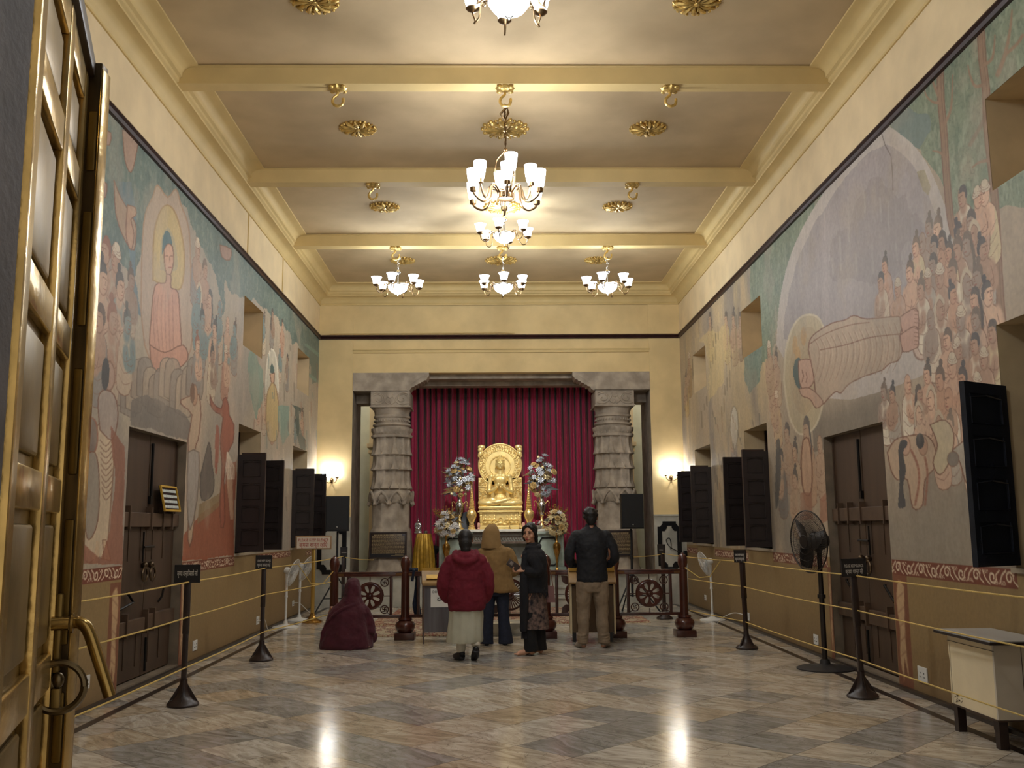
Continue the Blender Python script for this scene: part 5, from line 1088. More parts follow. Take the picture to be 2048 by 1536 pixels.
mb.ell((0, 0.02, HZ), (0.082, 0.09, 0.115)); mb.ell((0, -0.02, HZ-0.045), (0.06, 0.058, 0.065)); mb.tube([(0, -0.068, HZ+0.035), (0, -0.086, HZ-0.018), (0, -0.076, HZ-0.03)], [0.008, 0.014, 0.012], 8); mb.ell((0, -0.068, HZ-0.055), (0.024, 0.014, 0.008)); mb.ell((0, -0.056, HZ-0.09), (0.024, 0.022, 0.02))
for s in (-1, 1): mb.ell((s*0.034, -0.058, HZ+0.02), (0.022, 0.014, 0.009)); mb.ell((s*0.090, 0.03, HZ-0.02), (0.013, 0.02, 0.065)); mb.tube([(s*0.012, -0.072, HZ+0.045), (s*0.034, -0.068, HZ+0.055), (s*0.062, -0.052, HZ+0.042)], 0.0045, 5)
remesh(mb.build('body', gold, t), 0.0075, 2)
mb = MB(); mb.ell((0, 0.03, HZ+0.055), (0.090, 0.096, 0.078)); mb.ell((0, 0.03, HZ+0.145), (0.042, 0.046, 0.038))
for i in range(6):
    for k in range(18):
        a = 2*PI*k/18+i*0.2; ph = 0.25+i*0.22; mb.ell((0.091*math.cos(ph)*math.cos(a), 0.03+0.097*math.cos(ph)*math.sin(a), HZ+0.053+0.080*math.sin(ph)), (0.012, 0.012, 0.011), seg=6, ring=4)
mb.build('hair', gold, t)
for s in (-1, 1):
    mb = MB(); x, y, z = s*0.045, -0.158, 0.86; q_ = 1.25
    if s < 0:   # raised hand, palm out
        mb.ell((x+0.01, y, z+0.02), (0.030, 0.016, 0.042))
        for q, (dx, L_) in enumerate(((-0.026, 0.055), (-0.009, 0.068), (0.008, 0.07), (0.023, 0.06))): mb.tube([(x+0.01+dx, y-0.004, z+0.05), (x+0.012+dx, y-0.01, z+0.05+L_*0.55), (x+0.016+dx, y-0.012, z+0.05+L_)], [0.0095, 0.009, 0.006], 6)
        mb.tube([(x+0.03, y, z), (x+0.052, y-0.012, z+0.02), (x+0.05, y-0.02, z+0.05)], [0.011, 0.010, 0.007], 6)
    else:
        mb.ell((x-0.012, y-0.012, z+0.005), (0.032, 0.018, 0.032))
        for q, dz in enumerate((0.04, 0.023, 0.006, -0.013)): mb.tube([(x-0.02, y-0.018, z+dz*0.6), (x-0.045, y-0.03, z+dz+0.012), (x-0.062, y-0.026, z+dz+0.028)], [0.0095, 0.009, 0.006], 6)
        mb.tube([(x, y-0.01, z+0.02), (x-0.018, y-0.02, z+0.055), (x-0.03, y-0.022, z+0.07)], [0.011, 0.010, 0.007], 6)
    mb.build('hand', gold, t)
# ---- altar objects
def lathe_thing(name, label, cat, loc, parts, group=None, seg=24):
    t_ = thing(name, label, cat, loc, 0, group)
    for nm, prof, m_, rf in parts:
        b = MB(); b.lathe(prof, seg=seg, rf=rf); b.build(nm, m_, t_)
    return t_
tex = lambda a, z, r: r*(1+0.05*math.sin(a*9)*math.sin(z*90))
def silver_vase(label, loc, k=1.0):
    t_ = lathe_thing('ornate_vase', label, 'vase', loc, [
        ('stand', [(0.085, 0), (0.085, 0.02), (0.06, 0.04), (0.05, 0.07), (0.028, 0.12), (0.045, 0.15), (0.03, 0.17), (0.022, 0.24), (0.05, 0.27)], goldl, tex),
        ('bowl', [(0.03, 0.26), (0.05, 0.29), (0.075, 0.36), (0.088, 0.43), (0.092, 0.48), (0.07, 0.53), (0.045, 0.56), (0.035, 0.60), (0.055, 0.66), (0.05, 0.66), (0.03, 0.60)], silver, lambda a, z, r: r*(1+0.015*math.cos(a*12)))], 'silver vases on gold stands')
    for s in (-1, 1):
        b = MB(); b.tube(smoothpts([(s*0.08, 0, 0.50), (s*0.12, 0, 0.55), (s*0.15, 0, 0.53), (s*0.145, 0, 0.49)]), 0.008, 6); b.ell((s*0.145, 0, 0.46), (0.012, 0.012, 0.018)); b.tube([(s*0.145, 0, 0.49), (s*0.145, 0, 0.41)], 0.004, 5); b.build('handle', goldl, t_)
    return t_
silver_vase('silver vase on gold stand left of the statue, holding tall metallic flowers', (-0.66, 19.35, AT))
silver_vase('silver vase on gold stand right of the statue, holding tall metallic flowers', (0.97, 19.35, AT))
def spire(label, loc):
    rings = [(0.075, 0), (0.08, 0.02), (0.06, 0.04), (0.065, 0.06), (0.045, 0.08), (0.05, 0.10), (0.045, 0.13)]
    belly = [(0.045, 0.13), (0.075, 0.19), (0.098, 0.26), (0.10, 0.30), (0.085, 0.35), (0.055, 0.385), (0.045, 0.40)]
    sp = []
    for k in range(12): z = 0.40+k*0.034; r = 0.05*(1-k/13.0)+0.008; sp += [(r, z), (r*1.15, z+0.012), (r*0.8, z+0.030)]
    sp += [(0.006, 0.83), (0.012, 0.85), (0.004, 0.88)]
    lathe_thing('reliquary', label, 'reliquary', loc, [('base', rings, goldl, None), ('urn', belly, goldl, lambda a, z, r: r*(1+0.04*math.sin(a*8+z*30))), ('spire', sp, goldl, None)], 'gold urns with spires')
spire('gold urn with a tall ringed spire left of the statue pedestal', (-0.42, 19.20, AT)); spire('gold urn with a tall ringed spire right of the statue pedestal', (0.71, 19.20, AT))
# bouquets: blossoms are parts
lily_s = mat('silver_petal', (206, 212, 222), 0.35, metal=0.5); lily_w = mat('white_petal', (222, 218, 214), 0.5); gflower = mat('gold_petal', (222, 190, 128), 0.4, metal=0.45, noise=0.3, nscale=60); cflower = mat('cream_petal', (226, 208, 160), 0.45, metal=0.2); bud = mat('pearl_bud', (236, 222, 176), 0.25, metal=0.3); leafm = mat('bronze_leaf', (134, 112, 74), 0.4, metal=0.6); leafd = mat('dark_silver_leaf', (110, 112, 116), 0.35, metal=0.6)
def mk_flower(kind, r):
    b = MB()
    if kind == 'lily':
        for layer, n, rr, up in ((0, 8, 1.0, 0.30), (1, 7, 0.72, 0.75)):
            for k in range(n):
                a = 2*PI*k/n+layer*0.5; ca, sa = math.cos(a), math.sin(a); w = 0.24*r*rr; L_ = r*rr
                v = [(0, 0, 0), (L_*0.5*ca-w*sa, L_*0.5*sa+w*ca, up*r*0.4), (L_*0.5*ca, L_*0.5*sa, up*r*0.3), (L_*0.5*ca+w*sa, L_*0.5*sa-w*ca, up*r*0.4), (L_*ca, L_*sa, up*r*0.25+0.12*r)]
                V = [b.bm.verts.new(p) for p in v]; b.bm.faces.new((V[0], V[2], V[1])); b.bm.faces.new((V[0], V[3], V[2])); b.bm.faces.new((V[1], V[2], V[4])); b.bm.faces.new((V[2], V[3], V[4]))
        b.ell((0, 0, r*0.12), (r*0.14, r*0.14, r*0.14), seg=6, ring=4)
    elif kind == 'round':
        for layer in range(3): b.lathe([(r*0.1, 0.0), (r*(1-0.28*layer), r*(0.15+0.12*layer)), (r*(0.93-0.28*layer), r*(0.22+0.12*layer)), (r*0.1, r*0.1)], seg=28, rf=lambda a, z, q: q*(1+0.09*math.cos(a*7+layer)), ends=False)
        b.ell((0, 0, r*0.3), (r*0.2, r*0.2, r*0.15), seg=8, ring=5)
    else: b.ell((0, 0, 0), (r, r, r), seg=10, ring=8)
    return b
_fl = {}
def flower(parent, kind, m_, r, pos, dirv):
    key = (kind, m_.name, round(r, 3))
    if key not in _fl:
        o_ = mk_flower(kind, r).build('flower', m_, parent, smooth=50)
        if kind != 'bud': sd = o_.modifiers.new('t', 'SOLIDIFY'); sd.thickness = 0.002
        _fl[key] = o_
    else:
        o_ = _fl[key].copy(); COL.objects.link(o_); o_.parent = parent
    o_.location = pos; o_.rotation_euler = Vector(dirv).to_track_quat('Z', 'Y').to_euler(); return o_
def bouquet(name, label, loc, W, H, mix, nfl, seed, group, spikes=10, z0=0.0):
    rnd = random.Random(seed); t_ = thing(name, label, 'flowers', loc, 0, group); pts = []
    tries = 0
    while len(pts) < nfl and tries < 4000:
        tries += 1
        u, v, w = rnd.uniform(-1, 1), rnd.uniform(0, 1), rnd.uniform(-1, 0.2)
        half = W*math.sin(PI*min(1, 0.18+0.72*v)); x = u*half; z = z0+H*v; y = w*half*0.6
        if all((x-p[0])**2+(z-p[2])**2 > (0.052*(W/0.22))**2 for p in pts): pts.append((x, y, z))
    c = Vector((0, 0.05, z0+H*0.3)); b = MB()
    for p in pts:
        k, m_, r = mix[rnd.randrange(len(mix))]; d = (Vector(p)-c); d.y -= 0.18; flower(t_, k, m_, r, p, d)
        b.tube(smoothpts([(0, 0, -0.02), (p[0]*0.3, p[1]*0.3+0.02, p[2]*0.5), (p[0]*0.98, p[1]+0.015, p[2]-0.004)], 3), 0.0035, 4)
    b.build('stems', leafm, t_)
    if H < 0.5:
        b = MB()
        for k in range(46):
            a = rnd.uniform(-0.9, 0.9); L_ = rnd.uniform(0.16, 0.30); st = Vector((rnd.uniform(-0.4, 0.4)*W, 0.04, z0+H*rnd.uniform(0.45, 0.75))); e = st+Vector((math.sin(a)*L_, rnd.uniform(-0.05, 0.05), math.cos(a)*L_)); b.tube([st, (st+e)/2+Vector((0.01, 0, 0)), e], [0.003, 0.0025, 0.0015], 4)
            for q in range(3): b.ell(st.lerp(e, 0.55+0.2*q)+Vector((rnd.uniform(-0.012, 0.012), 0, 0)), (0.009, 0.009, 0.012), seg=6, ring=4)
        b.build('gold_twigs', mat('gold_twig', (176, 142, 62), 0.4, metal=0.5), t_)
    for mm, cnt in ((leafm, spikes), (leafd, spikes)):
        b = MB()
        for k in range(cnt*3):
            a = rnd.uniform(-2.0, 2.0); L_ = rnd.uniform(0.5, 1.1)*W*1.15; st = Vector((rnd.uniform(-0.4, 0.4)*W, rnd.uniform(-0.03, 0.05), z0+H*rnd.uniform(0.1, 0.75))); d = Vector((math.sin(a), rnd.uniform(-0.5, 0.2), math.cos(a)*0.9)); e = st+d*L_; mid = (st+e)/2+Vector((0, 0, 0.02)); sd = d.cross(Vector((0, 1, 0))).normalized()*L_*0.09
            V = [b.bm.verts.new(q) for q in (st, mid+sd, e, mid-sd)]; b.bm.faces.new(V)
        o_ = b.build('leaves', mm, t_, smooth=0); sd_ = o_.modifiers.new('t', 'SOLIDIFY'); sd_.thickness = 0.002
    return t_
big = [('lily', lily_s, 0.085), ('lily', lily_s, 0.08), ('lily', lily_s, 0.07), ('lily', lily_s, 0.085), ('round', gflower, 0.07), ('round', cflower, 0.06), ('bud', bud, 0.03), ('round', gflower, 0.055)]
bouquet('flower_bouquet', 'tall silver and gold metallic flowers in the vase left of the statue', (-0.66, 19.35, AT+0.62), 0.26, 0.72, big, 34, 5, 'tall metallic bouquets', z0=0.05)
bouquet('flower_bouquet', 'tall silver and gold metallic flowers in the vase right of the statue', (0.97, 19.35, AT+0.62), 0.26, 0.78, big, 36, 9, 'tall metallic bouquets', z0=0.05)
low = [('lily', lily_w, 0.075), ('lily', lily_w, 0.08), ('round', gflower, 0.055), ('lily', cflower, 0.075), ('bud', gflower, 0.022), ('lily', lily_w, 0.07)]
low2 = [('lily', cflower, 0.075), ('lily', lily_w, 0.065), ('round', gflower, 0.06), ('bud', gflower, 0.024), ('round', cflower, 0.055), ('lily', cflower, 0.065)]
def brass_vase(label, loc):
    lathe_thing('brass_vase', label, 'vase', loc, [('base', [(0.085, 0), (0.085, 0.012), (0.06, 0.03), (0.03, 0.06), (0.016, 0.10)], brass, None), ('body', [(0.016, 0.10), (0.014, 0.18), (0.028, 0.28), (0.06, 0.40), (0.078, 0.48), (0.07, 0.54), (0.03, 0.58), (0.018, 0.62), (0.018, 0.68), (0.04, 0.76), (0.036, 0.76), (0.012, 0.68)], brass, None)], 'tall slim brass vases')
brass_vase('slim brass vase standing before the left altar pier', (-0.90, 18.88, 0.64)); brass_vase('slim brass vase standing before the right altar pier', (1.23, 18.88, 0.64))
bouquet('flower_bouquet', 'white lilies and gold blossoms in the slim brass vase at left', (-0.90, 18.88, 0.64+0.72), 0.22, 0.44, low, 28, 13, 'low white and gold bouquets', 8)
bouquet('flower_bouquet', 'cream and gold blossoms in the slim brass vase at right', (1.23, 18.88, 0.64+0.72), 0.20, 0.46, low2, 26, 17, 'low white and gold bouquets', 8)
# small things on the altar
lathe_thing('candlestick', 'small brass candlestick on the altar before the pedestal middle', 'candlestick', (0.33, 19.12, AT), [('stick', [(0.03, 0), (0.03, 0.006), (0.008, 0.02), (0.006, 0.08), (0.012, 0.09), (0.005, 0.10), (0.022, 0.14), (0.018, 0.14), (0.004, 0.11)], goldl, None)])
lathe_thing('candlestick', 'small brass candlestick on the altar near the right end of the pedestal', 'candlestick', (0.53, 19.12, AT), [('stick', [(0.03, 0), (0.03, 0.006), (0.008, 0.02), (0.006, 0.07), (0.022, 0.11), (0.018, 0.11), (0.004, 0.08)], brass, None)])
for nm, x in (('pink lotus candle cup on the altar left of the pedestal', -0.28), ('pink lotus candle cup on the altar right of the pedestal', 0.60)):
    lathe_thing('candle_cup', nm, 'candle', (x, 19.08, AT), [('cup', [(0.02, 0), (0.028, 0.01), (0.02, 0.03), (0.032, 0.06), (0.028, 0.10), (0.02, 0.13)], mat('pale_pink', (214, 160, 140), 0.4), tex)])
t = thing('photo_frame', 'small grey framed picture on the altar behind the left vase', 'picture', (-0.80, 19.6, AT)); mb = MB(); mb.b2((-0.13, 0, 0), (0.11, 0.03, 0.36), bev=0.006); mb.build('frame', mat('grey_frame', (120, 128, 124), 0.4), t); mb = MB(); mb.b2((-0.10, -0.006, 0.03), (0.08, 0.0, 0.33)); mb.build('picture', mat('grey_picture', (150, 156, 150), 0.4, rgb2=(60, 64, 66), nscale=14), t, smooth=0)
mb = MB(); mb.lathe([(0.004, 0), (0.16, 0.012), (0.175, 0.03), (0.165, 0.03), (0.004, 0.015)], seg=32, axis=RX(PI/2-0.1)); o = mb.build('black_plate', blackm, loc=(-0.52, 19.62, AT+0.175)); tag(o, 'round black plate standing behind the left gold urn', 'plate')
t = thing('flower_dish', 'dish of small white and dark red blossoms right of the right gold urn', 'flowers', (0.87, 19.12, AT)); mb = MB(); mb.lathe([(0.06, 0), (0.10, 0.03), (0.12, 0.07), (0.11, 0.07), (0.05, 0.02)], seg=24); mb.build('dish', mat('white_dish', (220, 216, 206), 0.3), t)
rnd = random.Random(8)
for k in range(16):
    a = rnd.random()*2*PI; r = 0.085*rnd.random()**0.5; z = 0.09+0.10*(1-r/0.085)*rnd.uniform(0.6, 1.2); mm = (lily_w, mat('dark_red_petal', (136, 24, 44), 0.5))[k % 2]; flower(t, 'lily', mm, 0.03, (r*math.cos(a), r*math.sin(a), z), (r*math.cos(a), r*math.sin(a)-0.1, 0.1))
# gold-cloth table with silver shrine ornament, left of the altar
t = thing('cloth_table', 'small round table under a pleated gold cloth left of the altar', 'table', (-1.34, 18.96, 0.64))
mb = MB(); mb.lathe([(0.22, 0.02), (0.19, 0.45), (0.15, 0.74), (0.135, 0.765), (0.004, 0.768)], seg=96, rf=lambda a, z, r: r*(1+(0.07 if z < 0.7 else 0)*math.sin(a*17+math.sin(z*4)))); mb.build('tablecloth', mat('gold_cloth', (186, 146, 52), 0.35, metal=0.45, noise=0.3, nscale=10), t)
t = thing('silver_ornament', 'small silver deity ornament standing on the gold-cloth table', 'ornament', (-1.45, 18.95, 0.64+0.77))
mb = MB(); mb.b2((-0.07, -0.04, 0), (0.07, 0.04, 0.03), bev=0.005); mb.b2((-0.06, 0.0, 0.03), (0.06, 0.03, 0.2), bev=0.01); mb.tube(arc((0, 0.0, 0.15), 0.06, 0, 2*PI, 20), 0.01, 6, caps=False)
for k in range(8): mb.ell((0.035*math.cos(k*PI/4), -0.02, 0.13+0.045*math.sin(k*PI/4)), (0.014, 0.012, 0.014), seg=8, ring=5)
mb.ell((0, 0, 0.235), (0.02, 0.02, 0.03)); mb.ell((0, 0, 0.27), (0.008, 0.008, 0.02)); mb.build('figure', silver, t)
mb = MB(); mb.lathe([(0.02, 0), (0.03, 0.005), (0.03, 0.05), (0.02, 0.055)], seg=14); tag(mb.build('small_tin', silver, loc=(-1.30, 18.93, 0.64+0.768)), 'small round silver tin at the right edge of the gold-cloth table', 'tin')
mb = MB(); mb.b2((-0.14, -0.09, 0), (0.14, 0.09, 0.10), bev=0.006); o = mb.build('marble_block', mat('speckled_grey', (136, 132, 126), 0.6, rgb2=(96, 92, 88), nscale=40), loc=(-1.16, 18.80, 0.64)); o.rotation_euler = (0, 0, 0.12); tag(o, 'grey speckled stone block lying before the gold-cloth table', 'stone block')
# heap of dark cloth left of the altar
mb = MB(); rnd = random.Random(2)
for k in range(9): mb.ell((-1.30+0.01*k+rnd.uniform(-0.05, 0.05), 19.55+rnd.uniform(-0.08, 0.1), 0.70+0.05*k), (0.13, 0.12, 0.07))
tag(remesh(mb.build('cloth_bundle', mat('dark_patterned_cloth', (58, 50, 52), 0.8, rgb2=(20, 18, 24), nscale=12)), 0.02, 8), 'dark patterned bundle piled beside the left altar pier', 'bundle')
# plaques on the pillar bases
def plaque(label, cx):
    p = thing('plaque', label, 'plaque', (cx, 18.845, 1.19)); p.rotation_euler = (-0.03, 0, 0)
    b = MB(); b.b2((-0.36, -0.005, -0.25), (0.36, 0.03, 0.25), bev=0.004); b.b2((-0.36, -0.018, -0.25), (-0.335, 0, 0.25)); b.b2((0.335, -0.018, -0.25), (0.36, 0, 0.25)); b.b2((-0.36, -0.018, 0.225), (0.36, 0, 0.25)); b.b2((-0.36, -0.018, -0.25), (0.36, 0, -0.225)); b.build('panel', mat('plaque_brown', (46, 32, 28), 0.4), p)
    b = MB(); b.b2((-0.335, -0.0075, -0.225), (0.335, 0, -0.155)); b.build('base_strip', mat('plaque_dark', (24, 24, 30), 0.4), p, smooth=0)
    b = MB(); rr = random.Random(int(cx*10)+50); Rm = RX(PI/2).to_4x4()
    z = 0.195
    for ln in range(15):
        x = -0.31 if ln else -0.27; zz = z-ln*0.0245
        while x < (0.31 if ln else 0.27):
            w = rr.uniform(0.010, 0.04); h = 0.009 if ln else 0.013
            b.b2((x, -0.0065, zz-h/2), (min(x+w, 0.315), -0.004, zz+h/2)); x += w+0.007
    for ln in range(2):
        b.b2((0.14-0.08*ln, -0.0095, -0.18-0.02*ln), (0.30, -0.007, -0.174-0.02*ln))
    b.build('inscription', mat('inscription_cream', (176, 156, 116), 0.5), p, smooth=0)
plaque('dark bronze inscription plaque on the base of the left pillar', -2.02); plaque('dark bronze inscription plaque on the base of the right pillar', 2.34)
# ================================================================ wooden railing
wood = mat('polished_dark_wood', (78, 36, 26), 0.28, noise=0.35, nscale=9, coat=0.4, stretch=(1, 1, 0.25))
woodd = mat('polished_darker_wood', (64, 30, 22), 0.32, noise=0.3, nscale=9, coat=0.3)
RYY = 13.42
def rpost(label, x):
    t_ = thing('railing_post', label, 'railing post', (x, RYY, FZ), 0, 'turned posts of the wooden railing')
    b = MB(); b.b2((-0.135, -0.135, 0), (0.135, 0.135, 0.09), bev=0.006); b.build('plinth', woodd, t_)
    b = MB(); b.lathe([(0.085, 0.09), (0.11, 0.11), (0.132, 0.15), (0.135, 0.19), (0.12, 0.225), (0.09, 0.245), (0.085, 0.25), (0.095, 0.26), (0.09, 0.285), (0.06, 0.29)], seg=32); b.build('bowl', wood, t_)
    b = MB(); b.lathe([(0.058, 0.28), (0.056, 0.86), (0.06, 0.87), (0.06, 0.89)], seg=28); b.build('shaft', wood, t_)
    b = MB(); b.lathe([(0.05, 0.885), (0.045, 0.90), (0.055, 0.935), (0.068, 0.99), (0.066, 1.04), (0.05, 1.085), (0.02, 1.105), (0.018, 1.115), (0.005, 1.12)], seg=28); b.build('finial', wood, t_)
    return t_
PX_ = [-2.16, -1.195, 0.72, 1.66, 2.60]
for x, l in zip(PX_, ('turned dark wood railing post behind the seated robed person', 'turned dark wood railing post left of the left donation box', 'turned dark wood railing post behind the handbag of the woman looking back', 'turned dark wood railing post right of the man in the black jacket', 'rightmost turned dark wood railing post')): rpost(l, x)
def wheel(b, c, R, kind):
    cx, z = c
    if kind == 'plate':
        # solid disc with eight cut openings: rim, hub and flared spokes
        b.tube(arc((cx, 0, z), R*0.90, 0, 2*PI, 48), R*0.105, 6, caps=False, flat=0.35)
        b.lathe([(R*0.26, -0.02), (R*0.26, 0.02)], c=(cx, 0, z), seg=24, axis=RX(PI/2)); b.ell((cx, -0.02, z), (R*0.15, 0.02, R*0.15))
        for k in range(8):
            a = 2*PI*k/8; d = Vector((math.cos(a), 0, math.sin(a))); n_ = Vector((-math.sin(a), 0, math.cos(a)))
            pl = [(0.2, 0.05), (0.45, 0.07), (0.62, 0.13), (0.74, 0.26), (0.82, 0.34), (0.88, 0.34)]
            pts = [(p*R, q*R) for p, q in pl]+[(p*R, -q*R) for p, q in pl[::-1]]
            b.prism(pts, (0, 0.024, 0), org=Vector((cx, -0.012, z)), ax=d, ay=n_)
            # small notch wedges from the rim
            a2 = a+PI/8; d2 = Vector((math.cos(a2), 0, math.sin(a2))); n2 = Vector((-math.sin(a2), 0, math.cos(a2)))
            b.prism([(R*0.70, 0), (R*0.76, R*0.06), (R*0.86, R*0.06), (R*0.86, -R*0.06), (R*0.76, -R*0.06)], (0, 0.024, 0), org=Vector((cx, -0.012, z)), ax=d2, ay=n2)
    else:
        b.tube(arc((cx, 0, z), R*0.88, 0, 2*PI, 56), R*0.12, 6, caps=False, flat=0.35)
        b.lathe([(R*0.24, -0.02), (R*0.24, 0.02)], c=(cx, 0, z), seg=24, axis=RX(PI/2)); b.ell((cx, -0.02, z), (R*0.15, 0.02, R*0.15))
        for k in range(32):
            a = 2*PI*k/32; b.tube([(cx+R*0.2*math.cos(a), 0, z+R*0.2*math.sin(a)), (cx+R*0.8*math.cos(a), 0, z+R*0.8*math.sin(a))], [0.006, 0.0095], 5)
def swast(b, cx, z, R):
    b.tube(arc((cx, 0, z), R, 0, 2*PI, 24), 0.008, 6, caps=False); s = R*0.55; w = 0.012
    b.b2((cx-w/2, -0.007, z-s), (cx+w/2, 0.007, z+s)); b.b2((cx-s, -0.007, z-w/2), (cx+s, 0.007, z+w/2))
    b.b2((cx, -0.007, z+s-w), (cx+s, 0.007, z+s)); b.b2((cx+s-w, -0.007, z-s), (cx+s, 0.007, z)); b.b2((cx-s, -0.007, z-s), (cx, 0.007, z-s+w)); b.b2((cx-s, -0.007, z), (cx-s+w, 0.007, z+s))
def panel(label, xa, xb, kind, name):
    t_ = thing(name, label, 'railing', ((xa+xb)/2, RYY, FZ)); w = (xb-xa)/2-0.055
    b = MB(); b.b2((-w, -0.035, 0.835), (w, 0.035, 0.885), bev=0.006); b.b2((-w, -0.045, 0.885), (w, 0.045, 0.898), bev=0.003); b.build('top_rail', wood, t_)
    b = MB(); b.b2((-w, -0.025, 0.285), (w, 0.025, 0.325), bev=0.004); b.build('bottom_rail', woodd, t_)
    for s in (-1, 1):
        b = MB(); b.b2((s*w-s*0.075, -0.04, 0.845), (s*w+s*0.01, -0.037+0.08, 0.88)); b.b2((s*w-s*0.075, -0.041, 0.848), (s*w, 0.04, 0.877)); b.build('rail_clasp', mat('clasp_brass', (120, 84, 52), 0.35, metal=0.6), t_, smooth=0)
    if kind == 'plate':
        iw = 0.29
        for s in (-1, 1): b = MB(); b.b2((s*iw-0.02, -0.022, 0.32), (s*iw+0.02, 0.022, 0.84), bev=0.003); b.build('upright', woodd, t_)
        b = MB(); wheel(b, (0, 0.575), 0.195, 'plate'); b.build('wheel', wood, t_, smooth=30)
        b = MB()
        for a, c in (((0, 0, 0.77), (0, 0, 0.84)), ((0, 0, 0.32), (0, 0, 0.38)), ((-0.27, 0, 0.575), (-0.19, 0, 0.575)), ((0.19, 0, 0.575), (0.27, 0, 0.575))): b.cyl(a, c, 0.007, seg=6)
        b.build('spacer', woodd, t_)
        for sx in (-1, 1):
            for z in (0.755, 0.395): b = MB(); swast(b, sx*0.20, z, 0.052); b.tube([(sx*0.235, 0, z+(0.04 if z > 0.5 else -0.04)), (sx*0.285, 0, z+(0.08 if z > 0.5 else -0.075))], 0.006, 5); b.build('symbol_roundel', woodd, t_, smooth=0)
    else:
        n_ = 1 if (xb-xa) < 1.3 else 2
        cs = [0.0]
        us = [-w+0.09, w-0.09] if n_ == 1 else [-w+0.16, -0.55, 0.55, w-0.16]
        if n_ == 2: cs = [cwx-(xa+xb)/2 for cwx in (0.225,)]; us = [cs[0]-0.40, cs[0]+0.40, -w+0.12]
        for u in us: b = MB(); b.b2((u-0.02, -0.022, 0.32), (u+0.02, 0.022, 0.84), bev=0.003); b.build('upright', woodd, t_)
        for c in cs:
            b = MB(); wheel(b, (c, 0.575), 0.225, 'spoke'); b.build('wheel', wood, t_, smooth=30)
            b = MB()
            for a, e in (((c, 0, 0.79), (c, 0, 0.84)), ((c, 0, 0.32), (c, 0, 0.36)), ((c-0.4, 0, 0.575), (c-0.22, 0, 0.575)), ((c+0.22, 0, 0.575), (c+0.4, 0, 0.575))): b.cyl(a, e, 0.006, seg=6)
            b.build('spacer', woodd, t_)
            for sx in (-1, 1):
                for sz in (-1, 1):
                    b = MB(); d = Vector((sx*0.72, 0, sz*0.69)).normalized(); n2 = Vector((-d.z, 0, d.x)); o_ = Vector((c, -0.01, 0.575))+d*0.20
                    b.prism([(0, 0), (0.04, 0.045), (0.10, 0.05), (0.165, 0.0), (0.10, -0.05), (0.04, -0.045)], (0, 0.02, 0), org=o_, ax=d, ay=n2); b.build('leaf_ornament', woodd, t_, smooth=0)
panel('dark wood railing panel with eight-spoked wheel behind the seated person', PX_[0], PX_[1], 'plate', 'wooden_railing')
panel('wide dark wood railing gate with many-spoked wheel in the middle', PX_[1], PX_[2], 'spoke', 'wooden_railing')
panel('dark wood railing gate with leaf ornaments behind the right donation box', PX_[2], PX_[3], 'spoke', 'wooden_railing')
panel('rightmost dark wood railing panel with eight-spoked wheel', PX_[3], PX_[4], 'plate', 'wooden_railing')
# blue cloth over the gate rail, white bundle below
mb = MB(); mb.tube(smoothpts([(-1.05, RYY+0.10, 0.92), (-1.04, RYY+0.12, 0.75), (-1.06, RYY+0.12, 0.5), (-1.03, RYY+0.12, 0.34)], 4), [0.035]*4+[0.045]*4+[0.06]*5, 10, flat=0.6)
mb.tube([(-1.15, RYY+0.05, 0.95), (-1.03, RYY+0.05, 0.945)], 0.03, 8); mb.tube([(-1.10, RYY-0.05, 0.80), (-1.08, RYY-0.05, 0.94), (-1.09, RYY+0.06, 0.955)], 0.018, 8)
tag(mb.build('hanging_cloth', mat('navy_cloth', (24, 34, 54), 0.8, noise=0.4, nscale=30)), 'dark blue cloth hanging over the rail right of the second post', 'cloth')
# donation boxes
lam = mat('grey_laminate', (98, 96, 100), 0.35, rgb2=(80, 76, 80), nscale=3, stretch=(6, 6, 0.5)); lamy = mat('tan_laminate', (150, 118, 70), 0.4, noise=0.2); edge = mat('pale_edge', (206, 190, 152), 0.5); brn = mat('brown_laminate', (92, 70, 44), 0.4, noise=0.15)
t = thing('donation_box', 'grey lectern-like donation box left of the woman in maroon', 'donation box', (-0.62, 12.92, FZ), 0.10)
mb = MB(); mb.b2((-0.28, 0, 0.14), (0.28, 0.4, 0.74)); mb.build('body', lam, t, smooth=0)
mb = MB(); mb.prism([(-0.03, 0), (0.02, 0), (0.22, 0.12), (0.22, 0.14), (0.40, 0.16), (0.40, 0.74), (-0.03, 0.74)], (0.02, 0, 0), org=(-0.30, 0, 0), ax=(0, 1, 0)); mb.build('side_panel', mat('brown_side', (84, 66, 58), 0.4), t, smooth=0); mb = MB(); mb.prism([(-0.03, 0), (0.02, 0), (0.22, 0.12), (0.40, 0.16), (0.40, 0.74), (-0.03, 0.74)], (0.02, 0, 0), org=(0.28, 0, 0), ax=(0, 1, 0)); mb.build('side_panel', mat('brown_side', (84, 66, 58), 0.4), t, smooth=0)
mb = MB(); mb.prism([(-0.04, 0.74), (0.42, 0.74), (0.42, 0.90), (0.32, 0.92), (0.10, 0.80), (-0.04, 0.77)], (0.62, 0, 0), org=(-0.31, 0, 0), ax=(0, 1, 0)); mb.build('sloping_top', lamy, t, smooth=0)
mb = MB(); mb.box((0, 0.13, 0.845), (0.5, 0.10, 0.004), rot=RX(math.atan2(0.12, 0.22))); mb.b2((-0.3, 0.33, 0.90), (0.3, 0.345, 0.955)); mb.build('label_strip', mat('brass_strip', (186, 148, 66), 0.35, metal=0.5), t, smooth=0)
mb = MB(); mb.text('DONATION', 0.042, Matrix.Translation((0.0, 0.328, 0.928)) @ RX(PI/2).to_4x4(), 0.001); mb.build('lettering', blackm, t, smooth=0)
